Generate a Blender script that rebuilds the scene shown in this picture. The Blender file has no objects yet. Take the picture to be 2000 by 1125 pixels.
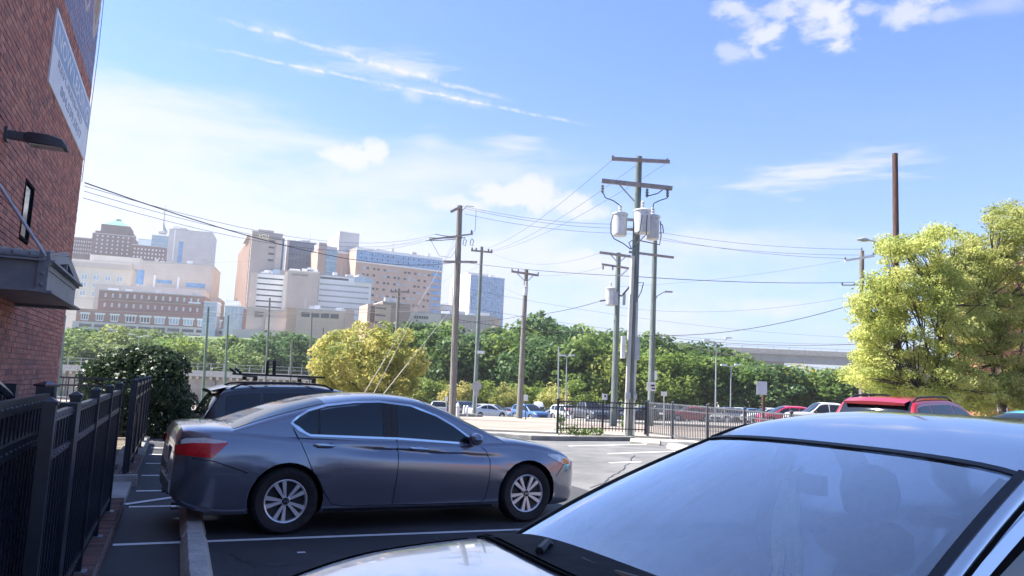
import bpy, bmesh, math, random
import numpy as np
from mathutils import Vector, Matrix, Euler

SC = bpy.context.scene
COL = SC.collection
rad = math.radians

# ------------------------------------------------------------------ camera
CAM_H, FPX = 1.6, 1500.0
PITCH, ROLL = rad(7.1), rad(2.46)
_f = Vector((0, math.cos(PITCH), math.sin(PITCH)))
_r0 = Vector((1, 0, 0)); _u0 = Vector((0, -math.sin(PITCH), math.cos(PITCH)))
_R = _r0*math.cos(ROLL) + _u0*math.sin(ROLL)
_U = -_r0*math.sin(ROLL) + _u0*math.cos(ROLL)
CAMP = Vector((0, 0, CAM_H))
cam = bpy.data.cameras.new('camera')
cam.sensor_width = 36.0
cam.lens = FPX/2000.0*36.0
cam.clip_start = 0.05
cam.clip_end = 6000
camo = bpy.data.objects.new('camera', cam)
M = Matrix((( _R.x, _U.x, -_f.x, CAMP.x), (_R.y, _U.y, -_f.y, CAMP.y), (_R.z, _U.z, -_f.z, CAMP.z), (0, 0, 0, 1)))
camo.matrix_world = M
COL.objects.link(camo)
SC.camera = camo

# ------------------------------------------------------------------ light
SUN_AZ_VEC = Vector((-0.99, 0.14, 0)).normalized()   # towards the sun
SUN_EL = rad(52)
SUN_DIR = Vector((SUN_AZ_VEC.x*math.cos(SUN_EL), SUN_AZ_VEC.y*math.cos(SUN_EL), math.sin(SUN_EL)))
sun = bpy.data.lights.new('sun', 'SUN')
sun.energy = 4.1
sun.angle = rad(0.53)
sun.color = (1.0, 0.95, 0.87)
suno = bpy.data.objects.new('sun', sun)
suno.rotation_euler = SUN_DIR.to_track_quat('Z', 'Y').to_euler()
COL.objects.link(suno)

SC.view_settings.view_transform = 'Standard'
SC.view_settings.look = 'None'
SC.view_settings.gamma = 1.0
SC.view_settings.use_curve_mapping = False
SC.view_settings.exposure = 1.9
SKY_STRENGTH = 0.10

SC.render.engine = 'CYCLES'
SC.cycles.max_bounces = 8
SC.cycles.transparent_max_bounces = 12
SC.cycles.use_denoising = True

def ray(px, py):
    return _f + _R*((px-1000)/FPX) + _U*((562.5-py)/FPX)
def at(px, py, Y):
    "the point seen at a pixel of the photograph, Y metres ahead"
    d = ray(px, py)
    return CAMP + d*(Y/d.y)
def gp(px, py, z=0.0):
    "the point seen at a pixel of the photograph, on the level z"
    d = ray(px, py)
    return CAMP + d*((z-CAM_H)/d.z)
def project(P):
    d = Vector(P)-CAMP
    return 1000+FPX*d.dot(_R)/d.dot(_f), 562.5-FPX*d.dot(_U)/d.dot(_f)

# ------------------------------------------------------------------ world: sky, clouds, contrails
class NX:
    "little helper that writes float expressions as math nodes"
    def __init__(s, nt): s.nt = nt
    def m(s, op, a, b=None, c=None, clamp=False):
        n = s.nt.nodes.new('ShaderNodeMath'); n.operation = op; n.use_clamp = clamp
        for i, v in enumerate((a, b, c)):
            if v is None: continue
            if isinstance(v, (int, float)): n.inputs[i].default_value = v
            else: s.nt.links.new(v, n.inputs[i])
        return n.outputs[0]
    def dot(s, v, d):
        n = s.nt.nodes.new('ShaderNodeVectorMath'); n.operation = 'DOT_PRODUCT'
        s.nt.links.new(v, n.inputs[0]); n.inputs[1].default_value = d
        return n.outputs['Value']
    def ramp(s, v, a, b, lo=0.0, hi=1.0):
        n = s.nt.nodes.new('ShaderNodeMapRange'); n.interpolation_type = 'SMOOTHSTEP'
        s.nt.links.new(v, n.inputs[0])
        for i, x in enumerate((a, b, lo, hi)): n.inputs[i+1].default_value = x
        return n.outputs[0]
    def noise(s, vec, scale, detail=5, rough=0.6, dist=0.0):
        n = s.nt.nodes.new('ShaderNodeTexNoise')
        s.nt.links.new(vec, n.inputs['Vector'])
        n.inputs['Scale'].default_value = scale; n.inputs['Detail'].default_value = detail
        n.inputs['Roughness'].default_value = rough; n.inputs['Distortion'].default_value = dist
        return n.outputs['Fac']

world = bpy.data.worlds.new('World')
SC.world = world
world.use_nodes = True
world.cycles.sampling_method = 'MANUAL'
world.cycles.sample_map_resolution = 512
wt = world.node_tree
wt.nodes.clear()
W_out = wt.nodes.new('ShaderNodeOutputWorld')
W_bg = wt.nodes.new('ShaderNodeBackground')
W_bg.inputs['Strength'].default_value = SKY_STRENGTH
sky = wt.nodes.new('ShaderNodeTexSky')
sky.sky_type = 'NISHITA'
sky.sun_disc = False
sky.sun_elevation = SUN_EL
sky.sun_rotation = math.atan2(SUN_DIR.x, SUN_DIR.y)
sky.air_density = 1.0; sky.dust_density = 0.5; sky.ozone_density = 2.5
sky.altitude = 50
tc = wt.nodes.new('ShaderNodeTexCoord')
DIR = tc.outputs['Generated']
nx = NX(wt)
sep = wt.nodes.new('ShaderNodeSeparateXYZ'); wt.links.new(DIR, sep.inputs[0])
zz = sep.outputs['Z']
den = nx.m('ADD', nx.m('MAXIMUM', zz, 0.0), 0.16)
comb = wt.nodes.new('ShaderNodeCombineXYZ')
wt.links.new(nx.m('DIVIDE', sep.outputs['X'], den), comb.inputs[0])
wt.links.new(nx.m('DIVIDE', sep.outputs['Y'], den), comb.inputs[1])
PL = comb.outputs[0]                       # cloud-deck coordinates (perspective)

def cloud_blob(px, py, wpx, hpx, soft=1.0, nscale=9.0, namp=0.9, thr=0.5, det=6, flat=None, stretch=None):
    "a cloud in the direction of a pixel, size in pixels of angle; ragged by noise"
    d = ray(px, py).normalized()
    e1 = Vector((d.y, -d.x, 0)).normalized(); e2 = e1.cross(d)
    a = nx.m('DIVIDE', nx.dot(DIR, e1), wpx/FPX)
    b = nx.m('DIVIDE', nx.dot(DIR, e2), hpx/FPX)
    front = nx.ramp(nx.dot(DIR, d), 0.2, 0.5)
    r2 = nx.m('ADD', nx.m('MULTIPLY', a, a), nx.m('MULTIPLY', b, b))
    base = nx.m('SUBTRACT', 1.0, nx.m('SQRT', r2))
    vec = DIR
    if stretch:
        mp = wt.nodes.new('ShaderNodeMapping'); wt.links.new(DIR, mp.inputs[0])
        mp.inputs['Rotation'].default_value = stretch[0]; mp.inputs['Scale'].default_value = stretch[1]
        vec = mp.outputs[0]
    n = nx.noise(vec, nscale, det, 0.62, 0.3)
    v = nx.m('ADD', base, nx.m('MULTIPLY', nx.m('SUBTRACT', n, 0.5), namp*2))
    m = nx.ramp(v, thr-0.5*soft, thr+0.5*soft)
    return nx.m('MULTIPLY', m, front)

def contrail(p1, p2, wpx, amt, nscale=30, seed=0.0):
    d1 = ray(*p1).normalized(); d2 = ray(*p2).normalized()
    n = d1.cross(d2).normalized()
    t = (d2-d1).normalized()
    wob = nx.m('MULTIPLY', nx.m('SUBTRACT', nx.noise(DIR, nscale*0.8, 4, 0.6), 0.5), wpx/FPX*3.2)
    dist = nx.m('ABSOLUTE', nx.m('ADD', nx.dot(DIR, n), wob))
    al = nx.dot(DIR, t)
    a0, a1 = d1.dot(t), d2.dot(t)
    L = a1-a0
    ends = nx.m('MULTIPLY', nx.ramp(al, a0-0.02*L, a0+0.3*L), nx.ramp(al, a1+0.01*L, a1-0.12*L))
    broad = nx.noise(DIR, nscale*0.35, 3, 0.5)
    core = nx.ramp(dist, wpx/FPX*1.2, 0.0)
    halo = nx.m('MULTIPLY', nx.ramp(dist, wpx/FPX*4.5, 0.0), nx.ramp(broad, 0.42, 0.68))
    v = nx.m('ADD', nx.m('MULTIPLY', core, 0.75), nx.m('MULTIPLY', halo, 0.55))
    puff = nx.ramp(nx.noise(DIR, nscale*2.2, 5, 0.65), 0.3, 0.62)
    front = nx.ramp(nx.dot(DIR, d1), 0.3, 0.6)
    return nx.m('MULTIPLY', nx.m('MULTIPLY', nx.m('MULTIPLY', v, puff), nx.m('MULTIPLY', ends, amt)), front)

cl = []
ST = lambda a, k=3.2, w=0.7: ((0, rad(a), 0), (w, 1, k))
# broad white bank over the town, thinning to the right, streaky at its upper edge
cl.append(nx.m('MULTIPLY', cloud_blob(330, 500, 1150, 270, 0.7, 8, 0.62, 0.26, 7, stretch=ST(10, 2.2, 0.8)), 0.84))
cl.append(nx.m('MULTIPLY', cloud_blob(300, 235, 480, 105, 0.9, 9, 0.75, 0.52, 6, stretch=ST(14, 4.0, 0.5)), 0.8))
cl.append(nx.m('MULTIPLY', cloud_blob(900, 330, 330, 80, 0.9, 11, 0.7, 0.55, 6, stretch=ST(12, 3.2, 0.6)), 0.6))
# cumulus puffs: hard upper edges, several lobes
for (a, b_, w, h, k) in ((690, 305, 62, 30, 1.0), (728, 298, 36, 30, 1.0), (650, 302, 36, 16, 0.9), (985, 385, 90, 34, 1.0), (1045, 380, 70, 40, 1.0), (1105, 398, 62, 28, 0.95), (900, 398, 90, 22, 0.85), (1150, 415, 50, 20, 0.8)):
    cl.append(nx.m('MULTIPLY', cloud_blob(a, b_, w*1.25, h*1.3, 0.42, 30, 0.75, 0.42, 6), k*0.96))
cl.append(nx.m('MULTIPLY', cloud_blob(1130, 512, 150, 30, 0.6, 24, 0.8, 0.45, 6), 0.85))
cl.append(nx.m('MULTIPLY', cloud_blob(1490, 600, 140, 30, 0.6, 22, 0.8, 0.45, 6), 0.7))
cl.append(nx.m('MULTIPLY', cloud_blob(1400, 470, 200, 34, 0.8, 20, 0.8, 0.5, 6), 0.6))
cl.append(nx.m('MULTIPLY', cloud_blob(1560, 480, 260, 70, 1.0, 12, 0.7, 0.6, 6, stretch=ST(-10, 3, 0.6)), 0.4))
# top right flecks
for (a, b_, w, h, k) in ((1600, 30, 60, 60, 0.9), (1640, 55, 45, 45, 0.9), (1500, 70, 50, 34, 0.85), (1470, 40, 40, 20, 0.6), (1430, 14, 44, 26, 0.7), (1520, 20, 46, 22, 0.6), (1770, 18, 60, 32, 0.75), (1830, 28, 44, 22, 0.5), (1425, 105, 50, 24, 0.5), (1690, 20, 30, 16, 0.5)):
    cl.append(nx.m('MULTIPLY', cloud_blob(a, b_, w*1.35, h*1.35, 0.6, 26, 1.0, 0.55, 6, stretch=ST(35, 1.5, 0.9)), k))
# wisps
cl.append(nx.m('MULTIPLY', cloud_blob(1590, 338, 260, 60, 0.8, 17, 1.1, 0.74, 6, stretch=ST(-17, 5.0, 0.5)), 0.85))
cl.append(nx.m('MULTIPLY', cloud_blob(1700, 310, 200, 46, 0.9, 17, 1.1, 0.85, 6, stretch=ST(-12, 5.0, 0.5)), 0.6))
cl.append(nx.m('MULTIPLY', cloud_blob(1010, 290, 130, 60, 0.9, 16, 1.1, 0.8, 6, stretch=ST(-40, 4.0, 0.5)), 0.6))
cl.append(nx.m('MULTIPLY', cloud_blob(840, 280, 70, 40, 0.9, 18, 1.1, 0.75, 6, stretch=ST(-50, 4.0, 0.5)), 0.5))
cl.append(nx.m('MULTIPLY', cloud_blob(1940, 10, 90, 30, 1.0, 20, 0.8, 0.6, 6), 0.4))
cl.append(contrail((340, 12), (1010, 202), 5.5, 0.85, 34))
cl.append(contrail((300, 72), (1165, 248), 3.6, 0.95, 38))
cl.append(nx.m('MULTIPLY', cloud_blob(760, 135, 230, 60, 0.8, 20, 1.1, 0.72, 6, stretch=ST(18, 3.4, 0.5)), 0.6))
cl.append(nx.m('MULTIPLY', cloud_blob(800, 185, 40, 30, 0.8, 24, 1.0, 0.6, 6), 0.5))
# the veil that pales the sky towards the horizon, and a scatter of thin cloud all round the sky
veil = nx.m('MAXIMUM', nx.m('MULTIPLY', nx.ramp(zz, 0.42, 0.0), 0.42), nx.m('MULTIPLY', nx.ramp(zz, 0.20, -0.02), 0.88))
gen = nx.m('MULTIPLY', nx.ramp(nx.noise(PL, 0.55, 6, 0.6, 0.4), 0.52, 0.80), 0.34)
cl.append(gen)
inv = None
for c in cl:
    k = nx.m('SUBTRACT', 1.0, c, clamp=True)
    inv = k if inv is None else nx.m('MULTIPLY', inv, k)
cover = nx.m('SUBTRACT', 1.0, inv, clamp=True)
mixc = wt.nodes.new('ShaderNodeMix'); mixc.data_type = 'RGBA'
wt.links.new(cover, mixc.inputs['Factor'])
tint = wt.nodes.new('ShaderNodeMix'); tint.data_type = 'RGBA'; tint.blend_type = 'MULTIPLY'; tint.inputs['Factor'].default_value = 1.0
wt.links.new(sky.outputs[0], tint.inputs[6]); tint.inputs[7].default_value = (0.43, 0.535, 0.73, 1)
vmix = wt.nodes.new('ShaderNodeMix'); vmix.data_type = 'RGBA'
wt.links.new(veil, vmix.inputs['Factor']); wt.links.new(tint.outputs[2], vmix.inputs[6]); vmix.inputs[7].default_value = (1.62, 1.76, 2.22, 1)
wt.links.new(vmix.outputs[2], mixc.inputs[6])
mixc.inputs[7].default_value = (2.36, 2.42, 2.72, 1)
wt.links.new(mixc.outputs[2], W_bg.inputs['Color'])
wt.links.new(W_bg.outputs[0], W_out.inputs['Surface'])

# ------------------------------------------------------------------ materials
MATS = {}
def _principled(name):
    m = bpy.data.materials.new(name); m.use_nodes = True
    return m, m.node_tree, m.node_tree.nodes['Principled BSDF']
def mat(name, c1, c2=None, scale=4.0, rough=0.6, metal=0.0, bump=0.0, bscale=None, detail=6, coat=0.0, spec=0.5, lo=0.35, hi=0.65, coords='Object', emit=None, stretch=None, rvar=0.0):
    if name in MATS: return MATS[name]
    m, nt, b = _principled(name)
    b.inputs['Roughness'].default_value = rough
    b.inputs['Metallic'].default_value = metal
    b.inputs['Coat Weight'].default_value = coat
    b.inputs['Coat Roughness'].default_value = 0.03
    b.inputs['Specular IOR Level'].default_value = spec
    b.inputs['Base Color'].default_value = (*c1, 1)
    if emit:
        b.inputs['Emission Color'].default_value = (*emit[:3], 1); b.inputs['Emission Strength'].default_value = emit[3]
    t = nt.nodes.new('ShaderNodeTexCoord')
    vec = t.outputs[coords]
    if stretch:
        mp = nt.nodes.new('ShaderNodeMapping'); nt.links.new(vec, mp.inputs[0]); mp.inputs['Scale'].default_value = stretch
        vec = mp.outputs[0]
    x = NX(nt)
    if c2 is not None:
        n = x.noise(vec, scale, detail, 0.62)
        f = x.ramp(n, lo, hi)
        mx = nt.nodes.new('ShaderNodeMix'); mx.data_type = 'RGBA'
        nt.links.new(f, mx.inputs['Factor']); mx.inputs[6].default_value = (*c1, 1); mx.inputs[7].default_value = (*c2, 1)
        nt.links.new(mx.outputs[2], b.inputs['Base Color'])
        if rvar:
            nt.links.new(x.m('ADD', rough-rvar/2, x.m('MULTIPLY', n, rvar)), b.inputs['Roughness'])
    if bump:
        bp = nt.nodes.new('ShaderNodeBump'); bp.inputs['Strength'].default_value = bump
        bp.inputs['Distance'].default_value = 0.02
        nt.links.new(x.noise(vec, bscale or scale*6, 4, 0.6), bp.inputs['Height'])
        nt.links.new(bp.outputs[0], b.inputs['Normal'])
    MATS[name] = m
    return m

def mat_paint(name, color=None, metal=0.3, rough=0.3, dirt=0.0):
    "car paint: colour from the object's own colour when none is given; clear coat"
    if name in MATS: return MATS[name]
    m, nt, b = _principled(name)
    x = NX(nt)
    if color is None:
        oi = nt.nodes.new('ShaderNodeObjectInfo'); src = oi.outputs['Color']
    else:
        rgb = nt.nodes.new('ShaderNodeRGB'); rgb.outputs[0].default_value = (*color, 1); src = rgb.outputs[0]
    t = nt.nodes.new('ShaderNodeTexCoord')
    n = x.noise(t.outputs['Object'], 2.3, 8, 0.7)
    mx = nt.nodes.new('ShaderNodeMix'); mx.data_type = 'RGBA'; mx.blend_type = 'MIX'
    nt.links.new(x.m('MULTIPLY', x.ramp(n, 0.4, 0.8), dirt), mx.inputs['Factor'])
    nt.links.new(src, mx.inputs[6]); mx.inputs[7].default_value = (0.30, 0.28, 0.25, 1)
    nt.links.new(mx.outputs[2], b.inputs['Base Color'])
    b.inputs['Metallic'].default_value = metal; b.inputs['Roughness'].default_value = rough
    b.inputs['Coat Weight'].default_value = 1.0
    nt.links.new(x.m('ADD', 0.02, x.m('MULTIPLY', x.ramp(n, 0.35, 0.8), 0.06+dirt*0.3)), b.inputs['Coat Roughness'])
    MATS[name] = m
    return m

def mat_leaf(name, cols, trans=0.35, rough=0.55):
    "three leaf colours picked by the per-clump attribute, light shining through"
    if name in MATS: return MATS[name]
    m, nt, b = _principled(name)
    at_ = nt.nodes.new('ShaderNodeAttribute'); at_.attribute_name = 'tone'
    cr = nt.nodes.new('ShaderNodeValToRGB')
    cr.color_ramp.elements[0].position = 0.0; cr.color_ramp.elements[0].color = (*cols[0], 1)
    cr.color_ramp.elements[1].position = 1.0; cr.color_ramp.elements[1].color = (*cols[-1], 1)
    for i, c in enumerate(cols[1:-1]):
        e = cr.color_ramp.elements.new((i+1)/(len(cols)-1)); e.color = (*c, 1)
    nt.links.new(at_.outputs['Fac'], cr.inputs[0])
    oi = nt.nodes.new('ShaderNodeObjectInfo')          # each plant a little lighter or darker, greener or yellower
    hs = nt.nodes.new('ShaderNodeHueSaturation'); xx = NX(nt)
    nt.links.new(xx.m('ADD', 0.492, xx.m('MULTIPLY', oi.outputs['Random'], 0.02)), hs.inputs['Hue'])
    nt.links.new(xx.m('ADD', 0.90, xx.m('MULTIPLY', xx.m('FRACT', xx.m('MULTIPLY', oi.outputs['Random'], 7.31)), 0.28)), hs.inputs['Value'])
    nt.links.new(cr.outputs[0], hs.inputs['Color']); cr = hs
    nt.links.new(cr.outputs[0], b.inputs['Base Color'])
    b.inputs['Roughness'].default_value = rough
    b.inputs['Specular IOR Level'].default_value = 0.35
    tr = nt.nodes.new('ShaderNodeBsdfTranslucent'); nt.links.new(cr.outputs[0], tr.inputs[0])
    mixs = nt.nodes.new('ShaderNodeMixShader'); mixs.inputs[0].default_value = trans
    out = nt.nodes['Material Output']
    nt.links.new(b.outputs[0], mixs.inputs[1]); nt.links.new(tr.outputs[0], mixs.inputs[2])
    nt.links.new(mixs.outputs[0], out.inputs['Surface'])
    MATS[name] = m
    return m

def mat_glass(name, tint, rough=0.02, spec=0.6, alpha=None, refl=1.3, dust=0.0):
    "window glass: dark mirror-like pane; alpha < 1 lets things behind show through"
    if name in MATS: return MATS[name]
    m, nt, b = _principled(name)
    b.inputs['Base Color'].default_value = (*tint, 1)
    b.inputs['Roughness'].default_value = rough
    b.inputs['Specular IOR Level'].default_value = spec
    b.inputs['IOR'].default_value = 1.5
    if alpha is not None:
        tr = nt.nodes.new('ShaderNodeBsdfTransparent'); tr.inputs[0].default_value = (*alpha, 1)
        gl = nt.nodes.new('ShaderNodeBsdfGlossy'); gl.inputs['Roughness'].default_value = rough
        gl.inputs[0].default_value = (1, 1, 1, 1)
        fr = nt.nodes.new('ShaderNodeFresnel'); fr.inputs[0].default_value = 1.55
        x = NX(nt)
        mixs = nt.nodes.new('ShaderNodeMixShader')
        nt.links.new(x.m('ADD', x.m('MULTIPLY', fr.outputs[0], refl), 0.04, clamp=True), mixs.inputs[0])
        nt.links.new(tr.outputs[0], mixs.inputs[1]); nt.links.new(gl.outputs[0], mixs.inputs[2])
        last = mixs
        if dust:        # a thin film of dust, streaked by rain and the wipers
            df = nt.nodes.new('ShaderNodeBsdfDiffuse'); df.inputs[0].default_value = (0.62, 0.62, 0.60, 1)
            tcd = nt.nodes.new('ShaderNodeTexCoord'); mp = nt.nodes.new('ShaderNodeMapping'); nt.links.new(tcd.outputs['Object'], mp.inputs[0])
            mp.inputs['Rotation'].default_value = (0, 0, 0.35); mp.inputs['Scale'].default_value = (1.2, 7.0, 1.2)
            f1 = x.ramp(x.noise(mp.outputs[0], 2.2, 8, 0.7), 0.40, 0.75); f2 = x.ramp(x.noise(tcd.outputs['Object'], 90, 2, 0.5), 0.62, 0.72)
            last = nt.nodes.new('ShaderNodeMixShader')
            nt.links.new(x.m('ADD', x.m('MULTIPLY', f1, dust), x.m('MULTIPLY', f2, dust*0.9), clamp=True), last.inputs[0])
            nt.links.new(mixs.outputs[0], last.inputs[1]); nt.links.new(df.outputs[0], last.inputs[2])
        nt.links.new(last.outputs[0], nt.nodes['Material Output'].inputs['Surface'])
    MATS[name] = m
    return m

# ------------------------------------------------------------------ mesh building
class MB:
    def __init__(s): s.v = []; s.f = []; s.m = []; s.cur = 0
    def add(s, vs, fs):
        o = len(s.v); s.v += [tuple(p) for p in vs]
        for q in fs: s.f.append(tuple(i+o for i in q)); s.m.append(s.cur)
    def quad(s, a, b, c, d): s.add([a, b, c, d], [(0, 1, 2, 3)])
    def box(s, c, size, rotz=0.0, mtx=None):
        hx, hy, hz = size[0]/2, size[1]/2, size[2]/2
        pts = [Vector((x, y, z)) for x in (-hx, hx) for y in (-hy, hy) for z in (-hz, hz)]
        if mtx is None: mtx = Matrix.Rotation(rotz, 3, 'Z')
        c = Vector(c)
        s.add([mtx @ p + c for p in pts], [(0, 1, 3, 2), (4, 6, 7, 5), (0, 4, 5, 1), (2, 3, 7, 6), (0, 2, 6, 4), (1, 5, 7, 3)])
    def bar(s, a, b, w, h):
        "rectangular bar from a to b; w across (horizontal), h up"
        a, b = Vector(a), Vector(b); d = (b-a); L = d.length; d.normalize()
        side = Vector((0, 0, 1)).cross(d)
        if side.length < 1e-4: side = Vector((1, 0, 0))
        side.normalize(); up = d.cross(side)
        mtx = Matrix((d, side, up)).transposed()
        s.box((a+b)/2, (L, w, h), mtx=mtx)
    def tube(s, a, b, r0, r1=None, n=8, cap=True):
        r1 = r0 if r1 is None else r1
        s.path([a, b], [r0, r1], n, cap)
    def path(s, pts, r, n=6, cap=True):
        pts = [Vector(p) for p in pts]; k = len(pts)
        if isinstance(r, (int, float)): r = [r]*k
        vs = []; prev = None
        for i, p in enumerate(pts):
            d = (pts[min(i+1, k-1)]-pts[max(i-1, 0)]).normalized()
            ref = Vector((0, 0, 1)) if abs(d.z) < 0.9 else Vector((0, 1, 0))
            if prev is not None: a = (prev - d*prev.dot(d)).normalized()
            else: a = d.cross(ref).normalized()
            prev = a; b = d.cross(a)
            for j in range(n):
                t = 2*math.pi*j/n
                vs.append(p + (a*math.cos(t)+b*math.sin(t))*r[i])
        fs = [(i*n+j, i*n+(j+1) % n, (i+1)*n+(j+1) % n, (i+1)*n+j) for i in range(k-1) for j in range(n)]
        if cap: fs += [tuple(range(n-1, -1, -1)), tuple((k-1)*n+j for j in range(n))]
        s.add(vs, fs)
    def lathe(s, prof, n=24, c=(0, 0, 0), axis='Z', closed=False):
        "profile of (radius, height) round an axis"
        vs = []; k = len(prof); c = Vector(c)
        for r, h in prof:
            for j in range(n):
                t = 2*math.pi*j/n; x, y = r*math.cos(t), r*math.sin(t)
                p = Vector((x, y, h)) if axis == 'Z' else (Vector((x, h, y)) if axis == 'Y' else Vector((h, x, y)))
                vs.append(p+c)
        fs = [(i*n+j, i*n+(j+1) % n, (i+1)*n+(j+1) % n, (i+1)*n+j) for i in range(k-1) for j in range(n)]
        if closed: fs += [tuple(range(n-1, -1, -1)), tuple((k-1)*n+j for j in range(n))]
        s.add(vs, fs)
    def prism(s, poly, p0, ex, ey, ez, depth):
        "polygon in the ex/ey plane at p0, pushed along ez by depth"
        n = len(poly); p0, ex, ey, ez = map(Vector, (p0, ex, ey, ez))
        a = [p0+ex*x+ey*y for x, y in poly]; b = [p+ez*depth for p in a]
        s.add(a+b, [tuple(range(n-1, -1, -1)), tuple(range(n, 2*n))]+[(i, (i+1) % n, n+(i+1) % n, n+i) for i in range(n)])
    def grid(s, P):
        "P[i][j] points"
        r, c = len(P), len(P[0])
        s.add([p for row in P for p in row], [(i*c+j, i*c+j+1, (i+1)*c+j+1, (i+1)*c+j) for i in range(r-1) for j in range(c-1)])
    def mesh(s, name, mats, smooth=None, fix=True):
        me = bpy.data.meshes.new(name)
        me.from_pydata(s.v, [], s.f)
        if not isinstance(mats, (list, tuple)): mats = [mats]
        for m in mats: me.materials.append(m)
        if any(s.m): me.polygons.foreach_set('material_index', s.m)
        if fix:
            bm = bmesh.new(); bm.from_mesh(me)
            bmesh.ops.recalc_face_normals(bm, faces=bm.faces); bm.to_mesh(me); bm.free()
        if smooth is not None:
            me.polygons.foreach_set('use_smooth', [True]*len(me.polygons))
            me.set_sharp_from_angle(angle=rad(smooth))
        me.update()
        return me
    def build(s, name, mats, parent=None, smooth=None, fix=True, **kw):
        return link(name, s.mesh(name, mats, smooth, fix), parent, **kw)

def link(name, me, parent=None, loc=None, rotz=None, kind=None, label=None, cat=None, group=None):
    o = bpy.data.objects.new(name, me); COL.objects.link(o)
    if parent is not None: o.parent = parent
    if loc is not None: o.location = loc
    if rotz is not None: o.rotation_euler[2] = rotz
    if kind: o['kind'] = kind
    if label: o['label'] = label
    if cat: o['category'] = cat
    if group: o['group'] = group
    return o
def thing(name, label, cat, loc=(0, 0, 0), rotz=0.0, group=None):
    o = bpy.data.objects.new(name, None); COL.objects.link(o)
    o.empty_display_size = 0.1
    o.location = loc; o.rotation_euler[2] = rotz
    o['label'] = label; o['category'] = cat
    if group: o['group'] = group
    return o
def tag(o, label, cat, group=None):
    o['label'] = label; o['category'] = cat
    if group: o['group'] = group
    return o
def kids(o): return [c for c in bpy.data.objects if c.parent == o]
def tree_of(o):
    return (o, [tree_of(c) for c in kids(o)])
def copy_tree(t, parent=None):
    src, ch = t
    c = src.copy(); COL.objects.link(c); c.parent = parent
    for k in ch: copy_tree(k, c)
    return c

def smooth01(x, a, b):
    t = min(1.0, max(0.0, (x-a)/(b-a))); return t*t*(3-2*t)

# the lot's own directions: LU along the fence (away), LV from the fence into the lot
LA = rad(23.1)
LU = Vector((-math.sin(LA), math.cos(LA), 0)); LV = Vector((math.cos(LA), math.sin(LA), 0))
def lot(u, v, z=0.0): return LU*u + LV*v + Vector((0, 0, z))
def on_v(px, py, v):
    "pixel -> point on the vertical plane at distance v along LV"
    d = ray(px, py); t = (v - CAMP.dot(LV))/d.dot(LV)
    return CAMP + d*t
def uz(P): return P.dot(LU), P.z

_TY = [-1000, 24, 28, 48, 60, 75, 95, 120, 4000]
_TZ = [0, 0, -0.2, -0.5, -0.95, -1.85, -3.0, -3.4, -3.4]
def terrain(x, y):
    z = float(np.interp(y, _TY, _TZ))
    z += 0.55*smooth01(x, -2, 22)*smooth01(y, 48, 72)
    hill = 19*smooth01(y, 125, 330)*smooth01(-x, -150, -10) + 10*smooth01(y, 300, 600)*smooth01(-x, -150, -10)
    return z+hill
def tp(px, Y, py=760):
    "terrain point straight below the pixel column px at Y metres"
    p = at(px, py, Y); 
    for _ in range(3):
        z = terrain(p.x, p.y)
        # keep the same pixel column
        _, yy = project((p.x, p.y, z)); p = at(px, yy, Y)
    return Vector((p.x, p.y, terrain(p.x, p.y)))
# ================================================================== ground, roads, kerbs
m_ground = mat('pale_gravel', (0.26, 0.235, 0.205), (0.36, 0.33, 0.295), 0.22, 0.95, bump=0.4, bscale=9, detail=10, lo=0.3, hi=0.7)
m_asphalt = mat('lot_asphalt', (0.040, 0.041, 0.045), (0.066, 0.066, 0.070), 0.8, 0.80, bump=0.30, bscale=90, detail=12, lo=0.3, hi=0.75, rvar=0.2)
m_asphalt_old = mat('worn_asphalt', (0.105, 0.104, 0.105), (0.180, 0.177, 0.175), 0.9, 0.9, bump=0.5, bscale=60, detail=12, lo=0.3, hi=0.7)
m_street = mat('tan_street', (0.235, 0.195, 0.160), (0.30, 0.25, 0.21), 0.35, 0.95, bump=0.3, bscale=8, detail=10)
m_conc = mat('concrete', (0.36, 0.34, 0.315), (0.48, 0.46, 0.43), 3.0, 0.92, bump=0.5, bscale=40, detail=10)
m_conc_dk = mat('dark_concrete', (0.17, 0.165, 0.16), (0.27, 0.265, 0.25), 2.0, 0.92, bump=0.5, bscale=30, detail=10)
m_conc_lt = mat('pale_concrete', (0.40, 0.37, 0.31), (0.50, 0.465, 0.40), 2.0, 0.92, bump=0.4, bscale=30, detail=10)
m_line = mat('line_paint', (0.80, 0.80, 0.79), (0.50, 0.50, 0.50), 5.0, 0.75, detail=10, lo=0.5, hi=0.85)
m_grass = mat('grass', (0.10, 0.16, 0.03), (0.20, 0.26, 0.06), 1.5, 0.9, bump=0.8, bscale=30)
m_dry = mat('dry_grass', (0.33, 0.25, 0.13), (0.24, 0.22, 0.09), 1.2, 0.95, bump=0.9, bscale=20)
m_dirt = mat('dirt', (0.10, 0.08, 0.06), (0.17, 0.14, 0.10), 2.5, 0.95, bump=0.8, bscale=30)

def axis(*segs):
    out = []
    for a, b, n in segs: out += [a+(b-a)*i/n for i in range(n)]
    return out+[segs[-1][1]]
xs = axis((-900, -200, 10), (-200, 200, 60), (200, 900, 10))
ys = axis((-80, 20, 8), (20, 130, 55), (130, 700, 45), (700, 3500, 8))
g = MB(); g.grid([[(x, y, terrain(x, y)) for x in xs] for y in ys])
g.build('ground', m_ground, smooth=60, kind='structure')

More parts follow.
